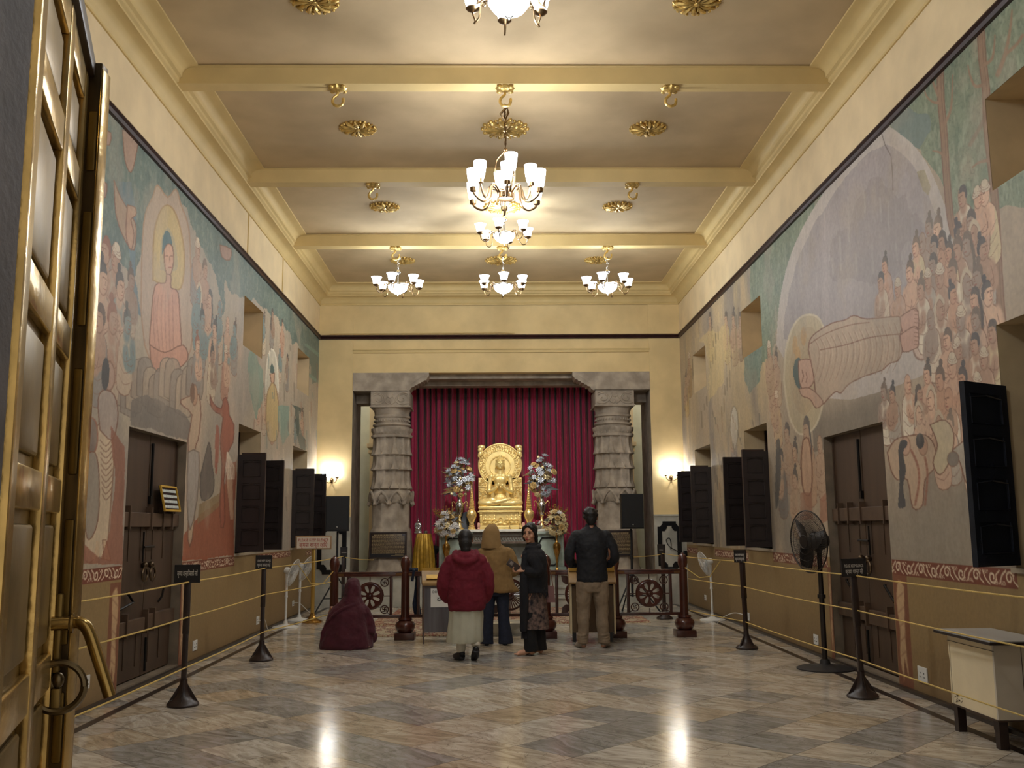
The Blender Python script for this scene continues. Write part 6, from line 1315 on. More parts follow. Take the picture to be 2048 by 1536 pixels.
mb = MB(); mb.b2((-0.20, -0.008, 0.46), (0.06, 0.001, 0.70)); mb.build('paper_sheet', mat('paper', (226, 226, 220), 0.6), t, smooth=0)
mb = MB(); mb.text('DONATION', 0.045, Matrix.Translation((-0.07, -0.010, 0.655)) @ RX(PI/2).to_4x4(), 0.001, wid=0.21); mb.text('दान', 0.075, Matrix.Translation((-0.07, -0.010, 0.56)) @ RX(PI/2).to_4x4(), 0.001); mb.build('lettering', blackm, t, smooth=0)
t = thing('donation_box', 'tan lectern-like donation box on short legs before the man in black', 'donation box', (1.30, 12.90, FZ), -0.04)
mb = MB(); mb.b2((-0.27, 0, 0.12), (0.27, 0.36, 0.72)); mb.build('body', brn, t, smooth=0)
for s in (-1, 1): mb = MB(); mb.b2((s*0.285-0.012, -0.02, 0.10), (s*0.285+0.012, 0.37, 0.74)); mb.build('side_panel', edge, t, smooth=0)
mb = MB(); mb.prism([(-0.05, 0.74), (-0.05, 0.765), (0.12, 0.90), (0.36, 0.93), (0.38, 0.74)], (0.62, 0, 0), org=(-0.31, 0, 0), ax=(0, 1, 0)); mb.build('sloping_top', lamy, t, smooth=0)
mb = MB(); mb.b2((-0.3, 0.10, 0.90), (0.3, 0.13, 0.965)); mb.build('label_strip', mat('brass_strip', (186, 148, 66), 0.35, metal=0.5), t, smooth=0)
for sx in (-1, 1):
    for y in (0.04, 0.32): mb = MB(); mb.b2((sx*0.24-0.02, y-0.02, 0), (sx*0.24+0.02, y+0.02, 0.12)); mb.build('leg', blackm, t, smooth=0)
# low marble step in front of the gate
mb = MB(); mb.b2((-0.42, RYY+0.25, FZ), (0.6, RYY+0.75, FZ+0.17), bev=0.004); mb.b2((-0.44, RYY+0.23, FZ), (0.62, RYY+0.77, FZ+0.02)); tag(mb.build('marble_step', marblew), 'low pale marble step behind the wide railing gate', 'step')
# ---- rugs
def rugmat(name, c1, c2, c3):
    m = bpy.data.materials.new(name); m.use_nodes = True; nt = m.node_tree; N = nt.nodes; L = nt.links; b = N['Principled BSDF']; b.inputs['Roughness'].default_value = 0.95
    tc = N.new('ShaderNodeTexCoord'); v = N.new('ShaderNodeTexVoronoi'); v.inputs['Scale'].default_value = 9; L.new(tc.outputs['Object'], v.inputs['Vector']); v2 = N.new('ShaderNodeTexVoronoi'); v2.inputs['Scale'].default_value = 26; L.new(tc.outputs['Object'], v2.inputs['Vector'])
    r = N.new('ShaderNodeValToRGB'); L.new(v.outputs['Distance'], r.inputs[0]); e = r.color_ramp.elements; r.color_ramp.interpolation = 'CONSTANT'; e[0].color = (*lin(c1), 1); e[1].position = 0.55; e[1].color = (*lin(c2), 1)
    for p, c in ((0.18, c3), (0.3, c2), (0.42, c1)): q = e.new(p); q.color = (*lin(c), 1)
    mx = N.new('ShaderNodeMix'); mx.data_type = 'RGBA'; r2 = N.new('ShaderNodeMath'); r2.operation = 'LESS_THAN'; r2.inputs[1].default_value = 0.28; L.new(v2.outputs['Distance'], r2.inputs[0]); L.new(r2.outputs[0], mx.inputs[0]); L.new(r.outputs[0], mx.inputs[6]); mx.inputs[7].default_value = (*lin(c3), 1); L.new(mx.outputs[2], b.inputs['Base Color']); return m
def rug(label, x0, x1, y0, y1, m, mb_):
    t_ = thing('patterned_rug', label, 'rug', ((x0+x1)/2, (y0+y1)/2, FZ)); w, d = (x1-x0)/2, (y1-y0)/2
    b = MB(); b.b2((-w, -d, 0), (w, d, 0.010)); b.build('border', mb_, t_, smooth=0); b = MB(); b.b2((-w+0.14, -d+0.14, 0.002), (w-0.14, d-0.14, 0.0115)); b.build('field', m, t_, smooth=0)
    b = MB(); n = int(w*2/0.02)
    for k in range(n): x = -w+(k+0.5)*0.02; b.b2((x-0.004, -d-0.035, 0), (x+0.004, -d, 0.006))
    b.build('fringe', mat('rug_fringe', (196, 178, 146), 0.9), t_, smooth=0)
ra = rugmat('rug_red_cream', (124, 50, 52), (184, 170, 144), (92, 74, 62)); rb = rugmat('rug_border', (178, 160, 130), (132, 72, 56), (190, 176, 146))
rug('long cream and red patterned rug behind the left railing panel', -2.05, -0.5, 13.75, 15.25, ra, rb)
rug('wide red and cream patterned carpet just beyond the left rug and the railing', -1.9, 2.45, 15.35, 16.4, ra, rb)
rug('red and cream patterned carpet right before the altar steps', -1.75, 1.80, 16.5, 18.3, ra, rb)
# ================================================================ posts, ropes, fans, loudspeakers, desk
dkm = mat('dark_brown_enamel', (44, 30, 26), 0.4, noise=0.25, nscale=12)
ropem = mat('yellow_rope', (214, 184, 104), 0.7, noise=0.3, nscale=200)
whitep = mat('white_plastic', (222, 222, 218), 0.35)
sgnm = mat('sign_black', (30, 26, 26), 0.5); sgnw = mat('sign_white', (206, 200, 190), 0.5)
def stanchion(label, x, y, rot, lines, h=1.16, sw=0.20, lean=0.0):
    t_ = thing('rope_post', label, 'rope post', (x, y, FZ), rot, 'dark posts carrying the yellow ropes'); t_.rotation_euler = (0, lean, rot)
    b = MB(); b.lathe([(0.13, 0), (0.135, 0.015), (0.125, 0.03), (0.09, 0.05), (0.06, 0.085), (0.042, 0.13), (0.032, 0.18), (0.03, 0.22)], seg=32)
    for k in range(4): a = k*PI/2; b.prism([(0.02, 0.2), (0.125, 0.03), (0.07, 0.065), (0.04, 0.12)], (0.006, 0, 0) if k % 2 else (0, 0.006, 0), ax=(math.cos(a), math.sin(a), 0))
    b.build('base', dkm, t_)
    b = MB(); b.b2((-0.022, -0.022, 0.2), (0.022, 0.022, 0.62), bev=0.004); b.b2((-0.026, -0.026, 0.6), (0.026, 0.026, h-0.1), bev=0.004); b.build('pole', dkm, t_)
    b = MB(); b.b2((-sw/2, -0.035, h-0.12), (sw/2, -0.022, h+0.02)); 
    for a, c in (((-sw/2-0.008, h-0.128), (sw/2+0.008, h-0.112)), ((-sw/2-0.008, h+0.012), (sw/2+0.008, h+0.028)), ((-sw/2-0.008, h-0.128), (-sw/2+0.006, h+0.028)), ((sw/2-0.006, h-0.128), (sw/2+0.008, h+0.028))): b.b2((a[0], -0.04, a[1]), (c[0], -0.02, c[1]))
    b.build('sign_board', sgnm, t_, smooth=0)
    b = MB()
    for (body, zz, sz, wd) in lines: b.text(body, sz, Matrix.Translation((0, -0.0362, zz)) @ RX(PI/2).to_4x4(), 0.0008, wid=wd)
    b.build('lettering', sgnw, t_, smooth=0)
    return t_
two = [('PLEASE KEEP SILENCE', 1.125, 0.035, 0.165), ('कृपया शान्त रहें', 1.075, 0.05, 0.15)]
stanchion('dark rope post with black sign nearest the left wall double door', -2.66, 8.62, 0.12, [('कृपया शान्ति बनाये रखें', 1.11, 0.06, 0.17)], 1.16)
stanchion('dark rope post with small black sign, second along the left wall', -2.66, 11.45, 0.1, two, 1.16, 0.17)
stanchion('dark rope post behind the left end of the railing', -2.42, 15.9, 0.3, [('—', 1.1, 0.05, 0.08)], 1.16, 0.10)
stanchion('dark rope post with black sign before the right wall double door', 3.20, 8.62, -0.05, two, 1.16, 0.20, lean=-0.02)
stanchion('dark rope post, second along the right wall, sign turned edgeways', 3.08, 12.02, -1.0, two, 1.16, 0.17, lean=-0.02)
stanchion('dark rope post behind the right end of the railing, before the black inlaid frame', 2.76, 15.9, -0.9, [('—', 1.1, 0.05, 0.08)], 1.16, 0.14)
def rope(label, pts, sag=0.03, r=0.0062, m=None):
    P = []
    for i in range(len(pts)-1):
        a, b_ = Vector(pts[i]), Vector(pts[i+1]); L_ = (b_-a).length
        for k in range(12): f = k/12.0; P.append(a.lerp(b_, f)+Vector((0, 0, -sag*L_*0.25*4*f*(1-f))))
    P.append(Vector(pts[-1])); b = MB(); b.tube(P, r, 6); return tag(b.build('rope', m or ropem), label, 'rope')
hs = (('top', 1.04), ('middle', 0.74), ('lowest', 0.32))
for nm, z in hs:
    rope('%s yellow rope strung along the left wall from post to post' % nm, [(-2.70, 5.6, z+FZ), (-2.64, 8.62, z+FZ), (-2.64, 11.45, z+FZ), (-2.42, 15.85, z+FZ+0.0) if nm == 'top' else (-2.20, 13.36, z+FZ+0.03)], 0.012)
    rope('%s yellow rope strung along the right wall from post to post' % nm, [(3.26, 5.6, z+FZ), (3.19, 8.66, z+FZ), (3.07, 12.05, z+FZ), (2.74, 15.85, z+FZ) if nm == 'top' else (2.66, 13.36, z+FZ+0.03)], 0.012)
rope('slack rope end looping down to the left railing post', [(-2.55, 12.9, 1.05), (-2.42, 13.1, 0.80), (-2.30, 13.3, 0.78), (-2.17, 13.36, 0.94)], 0.0)
rope('slack rope end looping down to the right railing post', [(3.00, 12.9, 1.05), (2.90, 13.1, 0.84), (2.78, 13.2, 0.82), (2.62, 13.36, 0.95)], 0.0)
rope('pale rope from the left rear post to the left pillar', [(-2.42, 15.9, 1.06), (-2.28, 18.74, 0.92)], 0.02, 0.006)
rope('pale rope from the right rear post to the right pillar', [(2.76, 15.9, 1.06), (2.62, 18.74, 0.93)], 0.02, 0.006)
# brass sign stand
t = thing('sign_stand', 'brass floor stand holding a white and red silence sign', 'sign', (-2.90, 15.9, FZ))
mb = MB(); mb.lathe([(0.16, 0), (0.165, 0.02), (0.15, 0.035), (0.08, 0.06), (0.05, 0.10), (0.035, 0.15)], seg=8, start=PI/8); mb.build('base', brass, t)
mb = MB(); mb.b2((-0.028, -0.028, 0.1), (0.028, 0.028, 1.16), bev=0.004); mb.build('pole', mat('satin_brass', (196, 160, 84), 0.3, metal=0.8), t)
mb = MB(); mb.b2((-0.29, -0.05, 1.155), (0.29, -0.028, 1.375), bev=0.004); mb.build('frame', mat('sign_frame', (160, 128, 92), 0.5), t)
mb = MB(); mb.b2((-0.265, -0.053, 1.175), (0.265, -0.049, 1.355)); mb.build('sign_board', mat('sign_cream', (226, 214, 196), 0.5), t, smooth=0)
mb = MB(); mb.text('PLEASE KEEP SILENCE', 0.07, Matrix.Translation((0, -0.0545, 1.305)) @ RX(PI/2).to_4x4(), 0.001, wid=0.48); mb.text('कृपया शान्त रहिए', 0.095, Matrix.Translation((0, -0.0545, 1.225)) @ RX(PI/2).to_4x4(), 0.001, wid=0.45); mb.build('lettering', mat('sign_red', (176, 50, 34), 0.5), t, smooth=0)
# ---- fans
def orient(d, up=(0, 0, 1)):
    d = Vector(d).normalized(); return d.to_track_quat('Z', 'Y').to_matrix()
def fan(name, label, loc, hub, R, axis, m, mb_, cage_r, base_r, pole_r, motor, wires, group=None, mot_len=0.16):
    t_ = thing(name, label, 'fan', loc, 0, group); A = orient(axis); a = Vector(axis).normalized(); H = Vector(hub)
    b = MB(); b.lathe([(base_r, 0), (base_r, 0.012), (base_r*0.9, 0.022), (base_r*0.3, 0.045), (pole_r*2.0, 0.055), (pole_r*1.6, 0.10)], seg=40); b.build('base', mb_, t_)
    back = H-a*(mot_len*0.8); b = MB(); b.tube([(0, 0, 0.04), (0, 0, 0.60*H.z)], pole_r, 14); b.tube([(0, 0, 0.56*H.z), (0, 0, back.z-motor*0.8)], pole_r*1.25 if pole_r < 0.02 else pole_r*0.9, 12); b.tube([(0, 0, 0.55*H.z), (0, 0, 0.58*H.z)], pole_r*1.5, 12); b.build('pole', m, t_)
    b = MB(); b.lathe([(motor*0.3, -mot_len*1.5), (motor*0.75, -mot_len*1.4), (motor, -mot_len*1.0), (motor, -mot_len*0.5), (motor*0.7, -mot_len*0.3)], c=H, seg=24, axis=A); b.ell(back-Vector((0, 0, motor*0.9)), (motor*0.4, motor*0.4, motor*0.4)); b.build('motor', motm if name == 'industrial_fan' else m, t_)
    b = MB(); d = R*0.20
    for k in range(wires):
        th = 2*PI*k/wires; ca, sa = math.cos(th), math.sin(th)
        f = [A @ Vector((r*ca, r*sa, z)) + H for r, z in ((R*0.22, d*0.9), (R*0.6, d*0.75), (R*0.9, d*0.3), (R, 0))]
        k2 = [A @ Vector((r*ca, r*sa, z)) + H for r, z in ((R*0.2, -d), (R*0.6, -d*0.9), (R*0.9, -d*0.4), (R, 0))]
        b.tube(f, cage_r, 3, caps=False); b.tube(k2, cage_r, 3, caps=False)
    for r, z, w in ((R, 0, 4.0), (R*0.22, d*0.9, 2), (R*0.62, d*0.74, 1.2), (R*0.85, d*0.42, 1.2), (R*0.62, -d*0.88, 1.2), (R*0.40, d*0.84, 1.0)):
        b.tube([A @ Vector((r*math.cos(q), r*math.sin(q), z)) + H for q in [2*PI*j/40 for j in range(41)]], cage_r*w, 5, caps=False)
    b.lathe([(0.004, d*0.95), (R*0.2, d*0.95), (R*0.2, d*0.88), (0.004, d*0.88)], c=H, seg=20, axis=A); b.build('cage', m, t_)
    b = MB(); b.lathe([(R*0.16, -d*0.5), (R*0.15, d*0.4), (R*0.05, d*0.5), (0.003, d*0.5)], c=H, seg=16, axis=A); b.build('hub', m, t_)
    for q in range(3):
        b = MB(); 
        for layer in range(1):
            n_ = 8; pv = None; rowsv = []
            for j in range(n_+1):
                r = R*(0.14+0.74*j/n_); w = R*(0.20+0.34*math.sin(PI*min(1, 0.15+0.75*j/n_))); th = 2*PI*q/3+0.25*j/n_
                row = []
                for s_ in (-0.5, 0, 0.5): aa = th+s_*w/r; row.append(b.bm.verts.new(A @ Vector((r*math.cos(aa), r*math.sin(aa), -s_*d*0.9)) + H))
                rowsv.append(row)
            for j in range(n_):
                for s_ in (0, 1): b.bm.faces.new((rowsv[j][s_], rowsv[j+1][s_], rowsv[j+1][s_+1], rowsv[j][s_+1]))
        o_ = b.build('blade', bladm if name == 'industrial_fan' else mat('clear_blade', (200, 204, 206), 0.3, alpha=0.6), t_); sd = o_.modifiers.new('t', 'SOLIDIFY'); sd.thickness = 0.003
    return t_
motm = mat('grey_motor', (74, 72, 70), 0.5); bladm = mat('dark_blade', (58, 54, 52), 0.4, metal=0.4); cagem = mat('black_wire', (52, 46, 42), 0.4, metal=0.5)
fan('industrial_fan', 'big black pedestal fan in front of the right wall double door', (3.45, 10.3, FZ), (-0.12, -0.04, 1.31), 0.325, (-0.95, -0.28, -0.05), cagem, mat('fan_base_black', (40, 38, 38), 0.5), 0.0019, 0.29, 0.028, 0.10, 96, mot_len=0.15)
fan('pedestal_fan', 'white pedestal fan at the left wall, nearer to the camera', (-3.17, 15.15, FZ), (0.10, 0, 0.82), 0.215, (0.90, -0.10, -0.32), whitep, whitep, 0.0012, 0.20, 0.017, 0.055, 60, 'white pedestal fans', 0.10)
fan('pedestal_fan', 'white pedestal fan at the left wall, behind the other one', (-3.18, 16.25, FZ), (0.10, 0, 0.84), 0.215, (0.86, -0.18, -0.38), whitep, whitep, 0.0012, 0.20, 0.017, 0.055, 60, 'white pedestal fans', 0.10)
fan('pedestal_fan', 'white pedestal fan at the right wall beyond the second rope post', (3.47, 15.6, FZ), (-0.10, 0, 0.88), 0.20, (-0.88, -0.15, -0.33), whitep, whitep, 0.0012, 0.20, 0.017, 0.055, 60, 'white pedestal fans', 0.10)
# ---- loudspeakers and tripods
spk = mat('speaker_black', (20, 22, 26), 0.55, bump=0.2, bscale=300)
def speaker(side, x):
    z0 = 1.47-FZ
    t_ = thing('speaker_stand', 'black tripod stand under the %s loudspeaker' % side, 'speaker stand', (x, 16.95, FZ), 0, 'tripod speaker stands')
    b = MB(); b.cyl((0, 0, 0.28), (0, 0, 0.95), 0.022); b.cyl((0, 0, 0.9), (0, 0, z0-0.002), 0.017); b.lathe([(0.035, 0.62), (0.035, 0.68)], seg=14); b.lathe([(0.035, 0.92), (0.035, 0.98)], seg=14); b.build('pole', spk, t_)
    for k in range(3):
        a = PI/2+2*PI*k/3+0.25; ca, sa = math.cos(a), math.sin(a)
        b = MB(); b.tube([(0.03*ca, 0.03*sa, 0.64), (0.48*ca, 0.48*sa, 0.015)], 0.013, 8); b.tube([(0.02*ca, 0.02*sa, 0.30), (0.27*ca, 0.27*sa, 0.31)], 0.009, 6); b.ell((0.48*ca, 0.48*sa, 0.018), (0.02, 0.02, 0.018), seg=8, ring=6); b.build('leg', spk, t_)
    s_ = thing('loudspeaker', 'black loudspeaker on a tripod stand on the %s side of the shrine' % side, 'loudspeaker', (x, 16.95, 1.47), 0.08 if x < 0 else 0.12, 'black loudspeakers')
    b = MB(); b.prism([(-0.195, -0.15), (0.195, -0.15), (0.205, -0.08), (0.13, 0.17), (-0.13, 0.17), (-0.205, -0.08)], (0, 0, 0.60), ax=(1, 0, 0), ay=(0, 1, 0)); b.build('cabinet', mat('speaker_cabinet', (16, 17, 20), 0.5), s_, smooth=20)
    b = MB(); b.b2((-0.185, -0.158, 0.02), (0.185, -0.148, 0.585), bev=0.004); b.build('grille', spk, s_, smooth=0)
    b = MB(); b.ell((0, -0.16, 0.07), (0.013, 0.006, 0.013)); b.build('badge', mat('badge_silver', (190, 188, 184), 0.3, metal=0.8), s_)
speaker('left', -2.69); speaker('right', 2.40)
# ---- desk at the right wall
t = thing('desk', 'pale laminate desk with dark edged top and legs at the right edge', 'desk', (3.30, 6.5, FZ))
dl = mat('cream_laminate', (238, 222, 186), 0.45, noise=0.10, nscale=3); dg = mat('grey_cream_laminate', (205, 196, 180), 0.45, noise=0.08, nscale=3)
mb = MB(); mb.b2((0.05, 0.12, 0.19), (0.075, 0.74, 0.685)); mb.prism([(0.735, 0.19), (0.76, 0.19), (0.76, 0.40), (0.745, 0.47), (0.76, 0.55), (0.76, 0.685), (0.735, 0.685)], (0.025, 0, 0), org=(0.05, 0, 0), ax=(0, 1, 0)); mb.build('side_panel', dl, t, smooth=0)
mb = MB(); mb.b2((0.05, 0.10, 0.19), (0.40, 0.12, 0.685)); mb.build('front_panel', dg, t, smooth=0); mb = MB(); mb.b2((0.076, 0.74, 0.19), (0.40, 0.76, 0.685)); mb.build('back_panel', dg, t, smooth=0)
mb = MB(); mb.b2((0.046, 0.095, 0.635), (0.0505, 0.765, 0.638)); mb.b2((0.235, 0.096, 0.19), (0.238, 0.1005, 0.685)); mb.b2((0.045, 0.10, 0.18), (0.40, 0.76, 0.192)); mb.build('edging', mat('edging_brown', (70, 52, 40), 0.5), t, smooth=0)
mb = MB(); mb.b2((-0.01, 0.02, 0.705), (0.42, 0.84, 0.712)); mb.build('top', mat('grey_laminate_top', (178, 178, 176), 0.3), t, smooth=0)
mb = MB(); mb.b2((-0.015, 0.015, 0.685), (0.42, 0.845, 0.705), bev=0.003); mb.build('top_edge', mat('black_edge', (34, 24, 22), 0.4), t, smooth=0)
for x in (0.085, 0.37):
    for y in (0.14, 0.72): mb = MB(); mb.b2((x-0.03, y-0.03, 0), (x+0.03, y+0.03, 0.19)); mb.build('leg', dkm, t, smooth=0)
mb = MB(); rnd = random.Random(5)
for k in range(16): y = 0.60+0.09*rnd.random(); z = 0.215+0.05*rnd.random(); mb.tube([(0.048, y, z), (0.048, y+rnd.uniform(-0.03, 0.03), z+rnd.uniform(-0.01, 0.01))], 0.0018, 4)
mb.build('scribble', mat('ink', (60, 44, 32), 0.6), t, smooth=0)
# ---- wall sockets
def socket(label, X, y, z, k=1.0):
    s_ = 1 if X < 0 else -1; t_ = thing('wall_socket', label, 'wall socket', (X, y, z)); w = 0.075*k
    b = MB(); b.b2((0, -w, -w*0.75), (s_*0.012, w, w*0.75), bev=0.003); b.build('plate', whitep, t_, smooth=0)
    b = MB()
    for yy in (-w*0.4, w*0.4):
        for dz, dy in ((0.015, 0), (-0.018, -0.012), (-0.018, 0.012)): b.b2((s_*0.010, yy+dy-0.005, dz-0.006), (s_*0.0135, yy+dy+0.005, dz+0.006))
    b.build('socket_hole', mat('socket_dark', (50, 46, 44), 0.6), t_, smooth=0); return t_
socket('white wall socket right of the left double door', XL, 11.42, 0.21); socket('white wall socket behind the second left rope post', XL, 14.4, 0.21)
socket('white wall socket near the camera, below the mural left of the left double door', XL, 8.42, 0.26)
socket('white wall socket between the black fan and the second right rope post', XR, 11.42, 0.2); socket('white wall socket left of the desk on the right wall', XR, 8.61, 0.215, 1.2)
socket('small white wall socket in the far right corner by the white fan', XR, 17.3, 0.26, 0.8); socket('white wall socket just right of the second right rope post', XR, 14.43, 0.19); socket('small white socket behind the rear left white fan', XL, 16.9, 0.26, 0.8)
mb = MB(); mb.tube(smoothpts([(XL+0.02, 16.88, 0.27), (XL+0.10, 17.0, 0.25), (XL+0.20, 17.15, 0.12), (XL+0.28, 17.2, FZ+0.01)]), 0.006, 6); tag(mb.build('power_cord', whitep), 'white cord hanging from the socket behind the rear left fan', 'cord')
mb = MB(); mb.tube(smoothpts([(XL+0.02, 14.44, 0.2), (XL+0.06, 14.6, 0.2), (XL+0.10, 14.7, FZ+0.01), (XL+0.2, 14.9, FZ+0.012)]), 0.005, 6); tag(mb.build('power_cord', whitep), 'white cord from the left wall socket to the nearer left fan', 'cord')
mb = MB(); mb.tube(smoothpts([(XR-0.02, 14.46, 0.2), (XR-0.15, 14.7, 0.22), (XR-0.3, 14.9, 0.12), (XR-0.33, 15.0, FZ+0.01)]), 0.006, 6); tag(mb.build('power_cord', whitep), 'white cord from the right wall socket to the right white fan', 'cord')
t = thing('switch_box', 'small black switch box with a cable by the right black inlaid frame', 'switch box', (3.70, YB-0.03, 0.98)); mb = MB(); mb.b2((-0.035, -0.06, -0.06), (0.03, 0, 0.06), bev=0.004); mb.build('box', blackm, t); mb = MB(); mb.tube(smoothpts([(-0.03, -0.03, 0), (-0.15, -0.03, 0.05), (-0.30, -0.03, 0.14), (-0.36, -0.03, 0.26), (-0.30, -0.03, 0.30), (-0.27, -0.03, 0.2), (-0.28, -0.03, 0.08)]), 0.008, 6); mb.build('cable', blackm, t)
# ---- notice board leaning on the rail of the left door
t = thing('notice_board', 'yellow-framed notice board leaning on the rail of the left door', 'notice board', (XL-0.09, 10.40, 1.715-0.0)); t.rotation_euler = (0, 0, 0)
mb = MB(); mb.box((0.07, 0, 0.13), (0.015, 0.50, 0.26), rot=RY(-0.22)); mb.build('backing', blackm, t, smooth=0)
mb = MB()
for c_, d_ in (((0.082, 0, 0.005), (0.02, 0.50, 0.02)), ((0.082, 0, 0.255), (0.02, 0.50, 0.02)), ((0.082, -0.245, 0.13), (0.02, 0.014, 0.26)), ((0.082, 0.245, 0.13), (0.02, 0.014, 0.26))): mb.box(Vector((0.082-(c_[2]-0.13)*0.22, c_[1], c_[2])), d_, rot=RY(-0.22))
mb.build('frame', mat('yellow_frame', (206, 164, 62), 0.4), t, smooth=0)
mb = MB(); rnd = random.Random(3)
for ln in range(4):
    y = -0.21
    while y < 0.2:
        w = rnd.uniform(0.02, 0.05); z = 0.21-ln*0.055; mb.box((0.081-(z-0.13)*0.22, y+w/2, z), (0.004, w, 0.028), rot=RY(-0.22)); y += w+0.006
mb.build('lettering', mat('pale_lettering', (206, 214, 208), 0.5), t, smooth=0)
# ================================================================ entrance: front wall and brass-clad door leaf
fw = mat('entrance_stone', (84, 78, 78), 0.7, noise=0.25, nscale=6, bump=0.2, bscale=40)
mb = MB(); mb.b2((-3.7, 1.95, 0), (-1.155, 2.30, 6.4)); mb.b2((1.7, 1.95, 0), (4.1, 2.30, 6.4)); mb.b2((-1.155, 1.95, 3.7), (1.7, 2.30, 6.4)); o = mb.build('wall_front', fw, smooth=0); struct(o)
bsh = mat('brass_sheet', (196, 166, 104), 0.24, metal=0.85, noise=0.35, nscale=5, bump=0.35, bscale=14); bsd = mat('brass_sheet_dull', (122, 100, 52), 0.40, metal=0.7, noise=0.3, nscale=4, bump=0.2, bscale=10)
d = bpy.data.objects.new('door_3', None); COL.objects.link(d); struct(d); F = Vector((-1.585, 3.56, 0)); N_ = Vector((-1.20, 2.34, 0)); dirv = (N_-F).normalized(); nrm = Vector((-dirv.y, dirv.x, 0)); nrm = nrm if nrm.x > 0 else -nrm
d.location = (F.x, F.y, FZ); L_ = (N_-F).length; HT = 3.22
ax = dirv
def dbox(b, u0, u1, w0, w1, z0, z1, bev=0.0):
    c = dirv*((u0+u1)/2)+nrm*((w0+w1)/2)+Vector((0, 0, (z0+z1)/2)); b.box(c, (abs(u1-u0), abs(w1-w0), z1-z0), rot=math.atan2(dirv.y, dirv.x), bev=bev)
mb = MB(); dbox(mb, 0, L_, -0.05, -0.004, 0, HT); mb.build('door_leaf', bsd, d, smooth=0)
cols = [(0.0, 0.10), (0.50, 0.60), (L_-0.18, L_-0.02)]
for (a, b_) in cols: mb = MB(); dbox(mb, a, b_, -0.006, 0.03, 0, HT, bev=0.008); mb.build('door_stile', bsh, d)
mb = MB(); dbox(mb, L_-0.02, L_+0.015, -0.06, 0.045, 0, HT, bev=0.012); mb.build('door_edge', bsh, d)
rows = [0, 0.55, 0.95, 1.55, 2.1, 2.7, HT-0.12]
for z in rows:
    mb = MB()
    for (a, b_) in ((0.10, 0.50), (0.60, L_-0.18)): dbox(mb, a, b_, -0.006, 0.026, z, z+0.12, bev=0.008)
    mb.build('door_crosspiece', bsh, d)
for i in range(6):
    for (a, b_) in ((0.14, 0.46), (0.64, L_-0.22)): mb = MB(); dbox(mb, a, b_, -0.006, 0.014, rows[i]+0.16, rows[i+1]-0.04, bev=0.012); mb.build('door_panel', bsd, d)
# top moulding and narrow folded leaf at the far end
mb = MB(); dbox(mb, -0.02, L_, -0.06, 0.05, HT, HT+0.07, bev=0.01); mb.build('door_top_rail', mat('dark_brown_wood_rail', (60, 48, 36), 0.4), d)
mb = MB(); mb.b2((-0.005, -0.02, 0.0), (0.085, 0.04, HT+0.06), bev=0.006); mb.build('folded_leaf', mat('brown_brass', (84, 70, 48), 0.35, metal=0.7, noise=0.25, nscale=3), d)
mb = MB(); mb.b2((0.085, -0.028, 0.0), (0.093, 0.045, HT+0.03), bev=0.003); mb.build('edge_strip', bsh, d)
for i in range(6):
    mb = MB(); mb.b2((0.045, -0.028, rows[i]+0.14), (0.08, -0.016, rows[i+1]-0.02), bev=0.008); mb.build('door_panel', bsd, d)
mb = MB(); mb.cyl(dirv*0.10+nrm*0.02+Vector((0, 0, 1.17)), dirv*0.10+nrm*0.075+Vector((0, 0, 1.17)), 0.024); mb.lathe([(0.012, 0), (0.036, 0.004), (0.036, 0.012), (0.012, 0.016)], c=dirv*0.10+nrm*0.078+Vector((0, 0, 1.17)), seg=20, axis=orient(nrm))
h0_ = dirv*0.10+nrm*0.085+Vector((0, 0, 1.17)); R0 = F+Vector((0, 0, FZ))
hp = [h0_, h0_+Vector((0.03, 0.0, 0.0)), h0_+Vector((0.06, 0, -0.03)), h0_+Vector((0.10, 0, -0.13)), h0_+Vector((0.145, 0, -0.25))]
mb.tube(smoothpts(hp, 6), 0.0215, 14); mb.build('door_handle', mat('handle_brass', (150, 126, 76), 0.22, metal=0.95), d)
mb = MB(); k0 = Vector((0.045, -0.05, 0.965)); mb.cyl((0.045, 0, 0.965), k0, 0.02); mb.ell(k0, (0.034, 0.034, 0.034)); mb.ell(k0+Vector((0.03, -0.02, 0.012)), (0.02, 0.02, 0.028))
mb.tube([k0+Vector((0.035+0.082*math.cos(q), -0.03+0.02*math.cos(q), -0.01+0.082*math.sin(q))) for q in [2*PI*j/32 for j in range(33)]], 0.0125, 8, caps=False); mb.build('door_knocker', mat('knocker_brass', (100, 88, 66), 0.3, metal=0.9), d)
mb = MB(); dbox(mb, 0.02, 0.09, 0.03, 0.05, 1.0, 1.27, bev=0.006); dbox(mb, 0.03, 0.10, 0.03, 0.06, 0.86, 0.95, bev=0.006); mb.build('handle_plate', bsd, d)
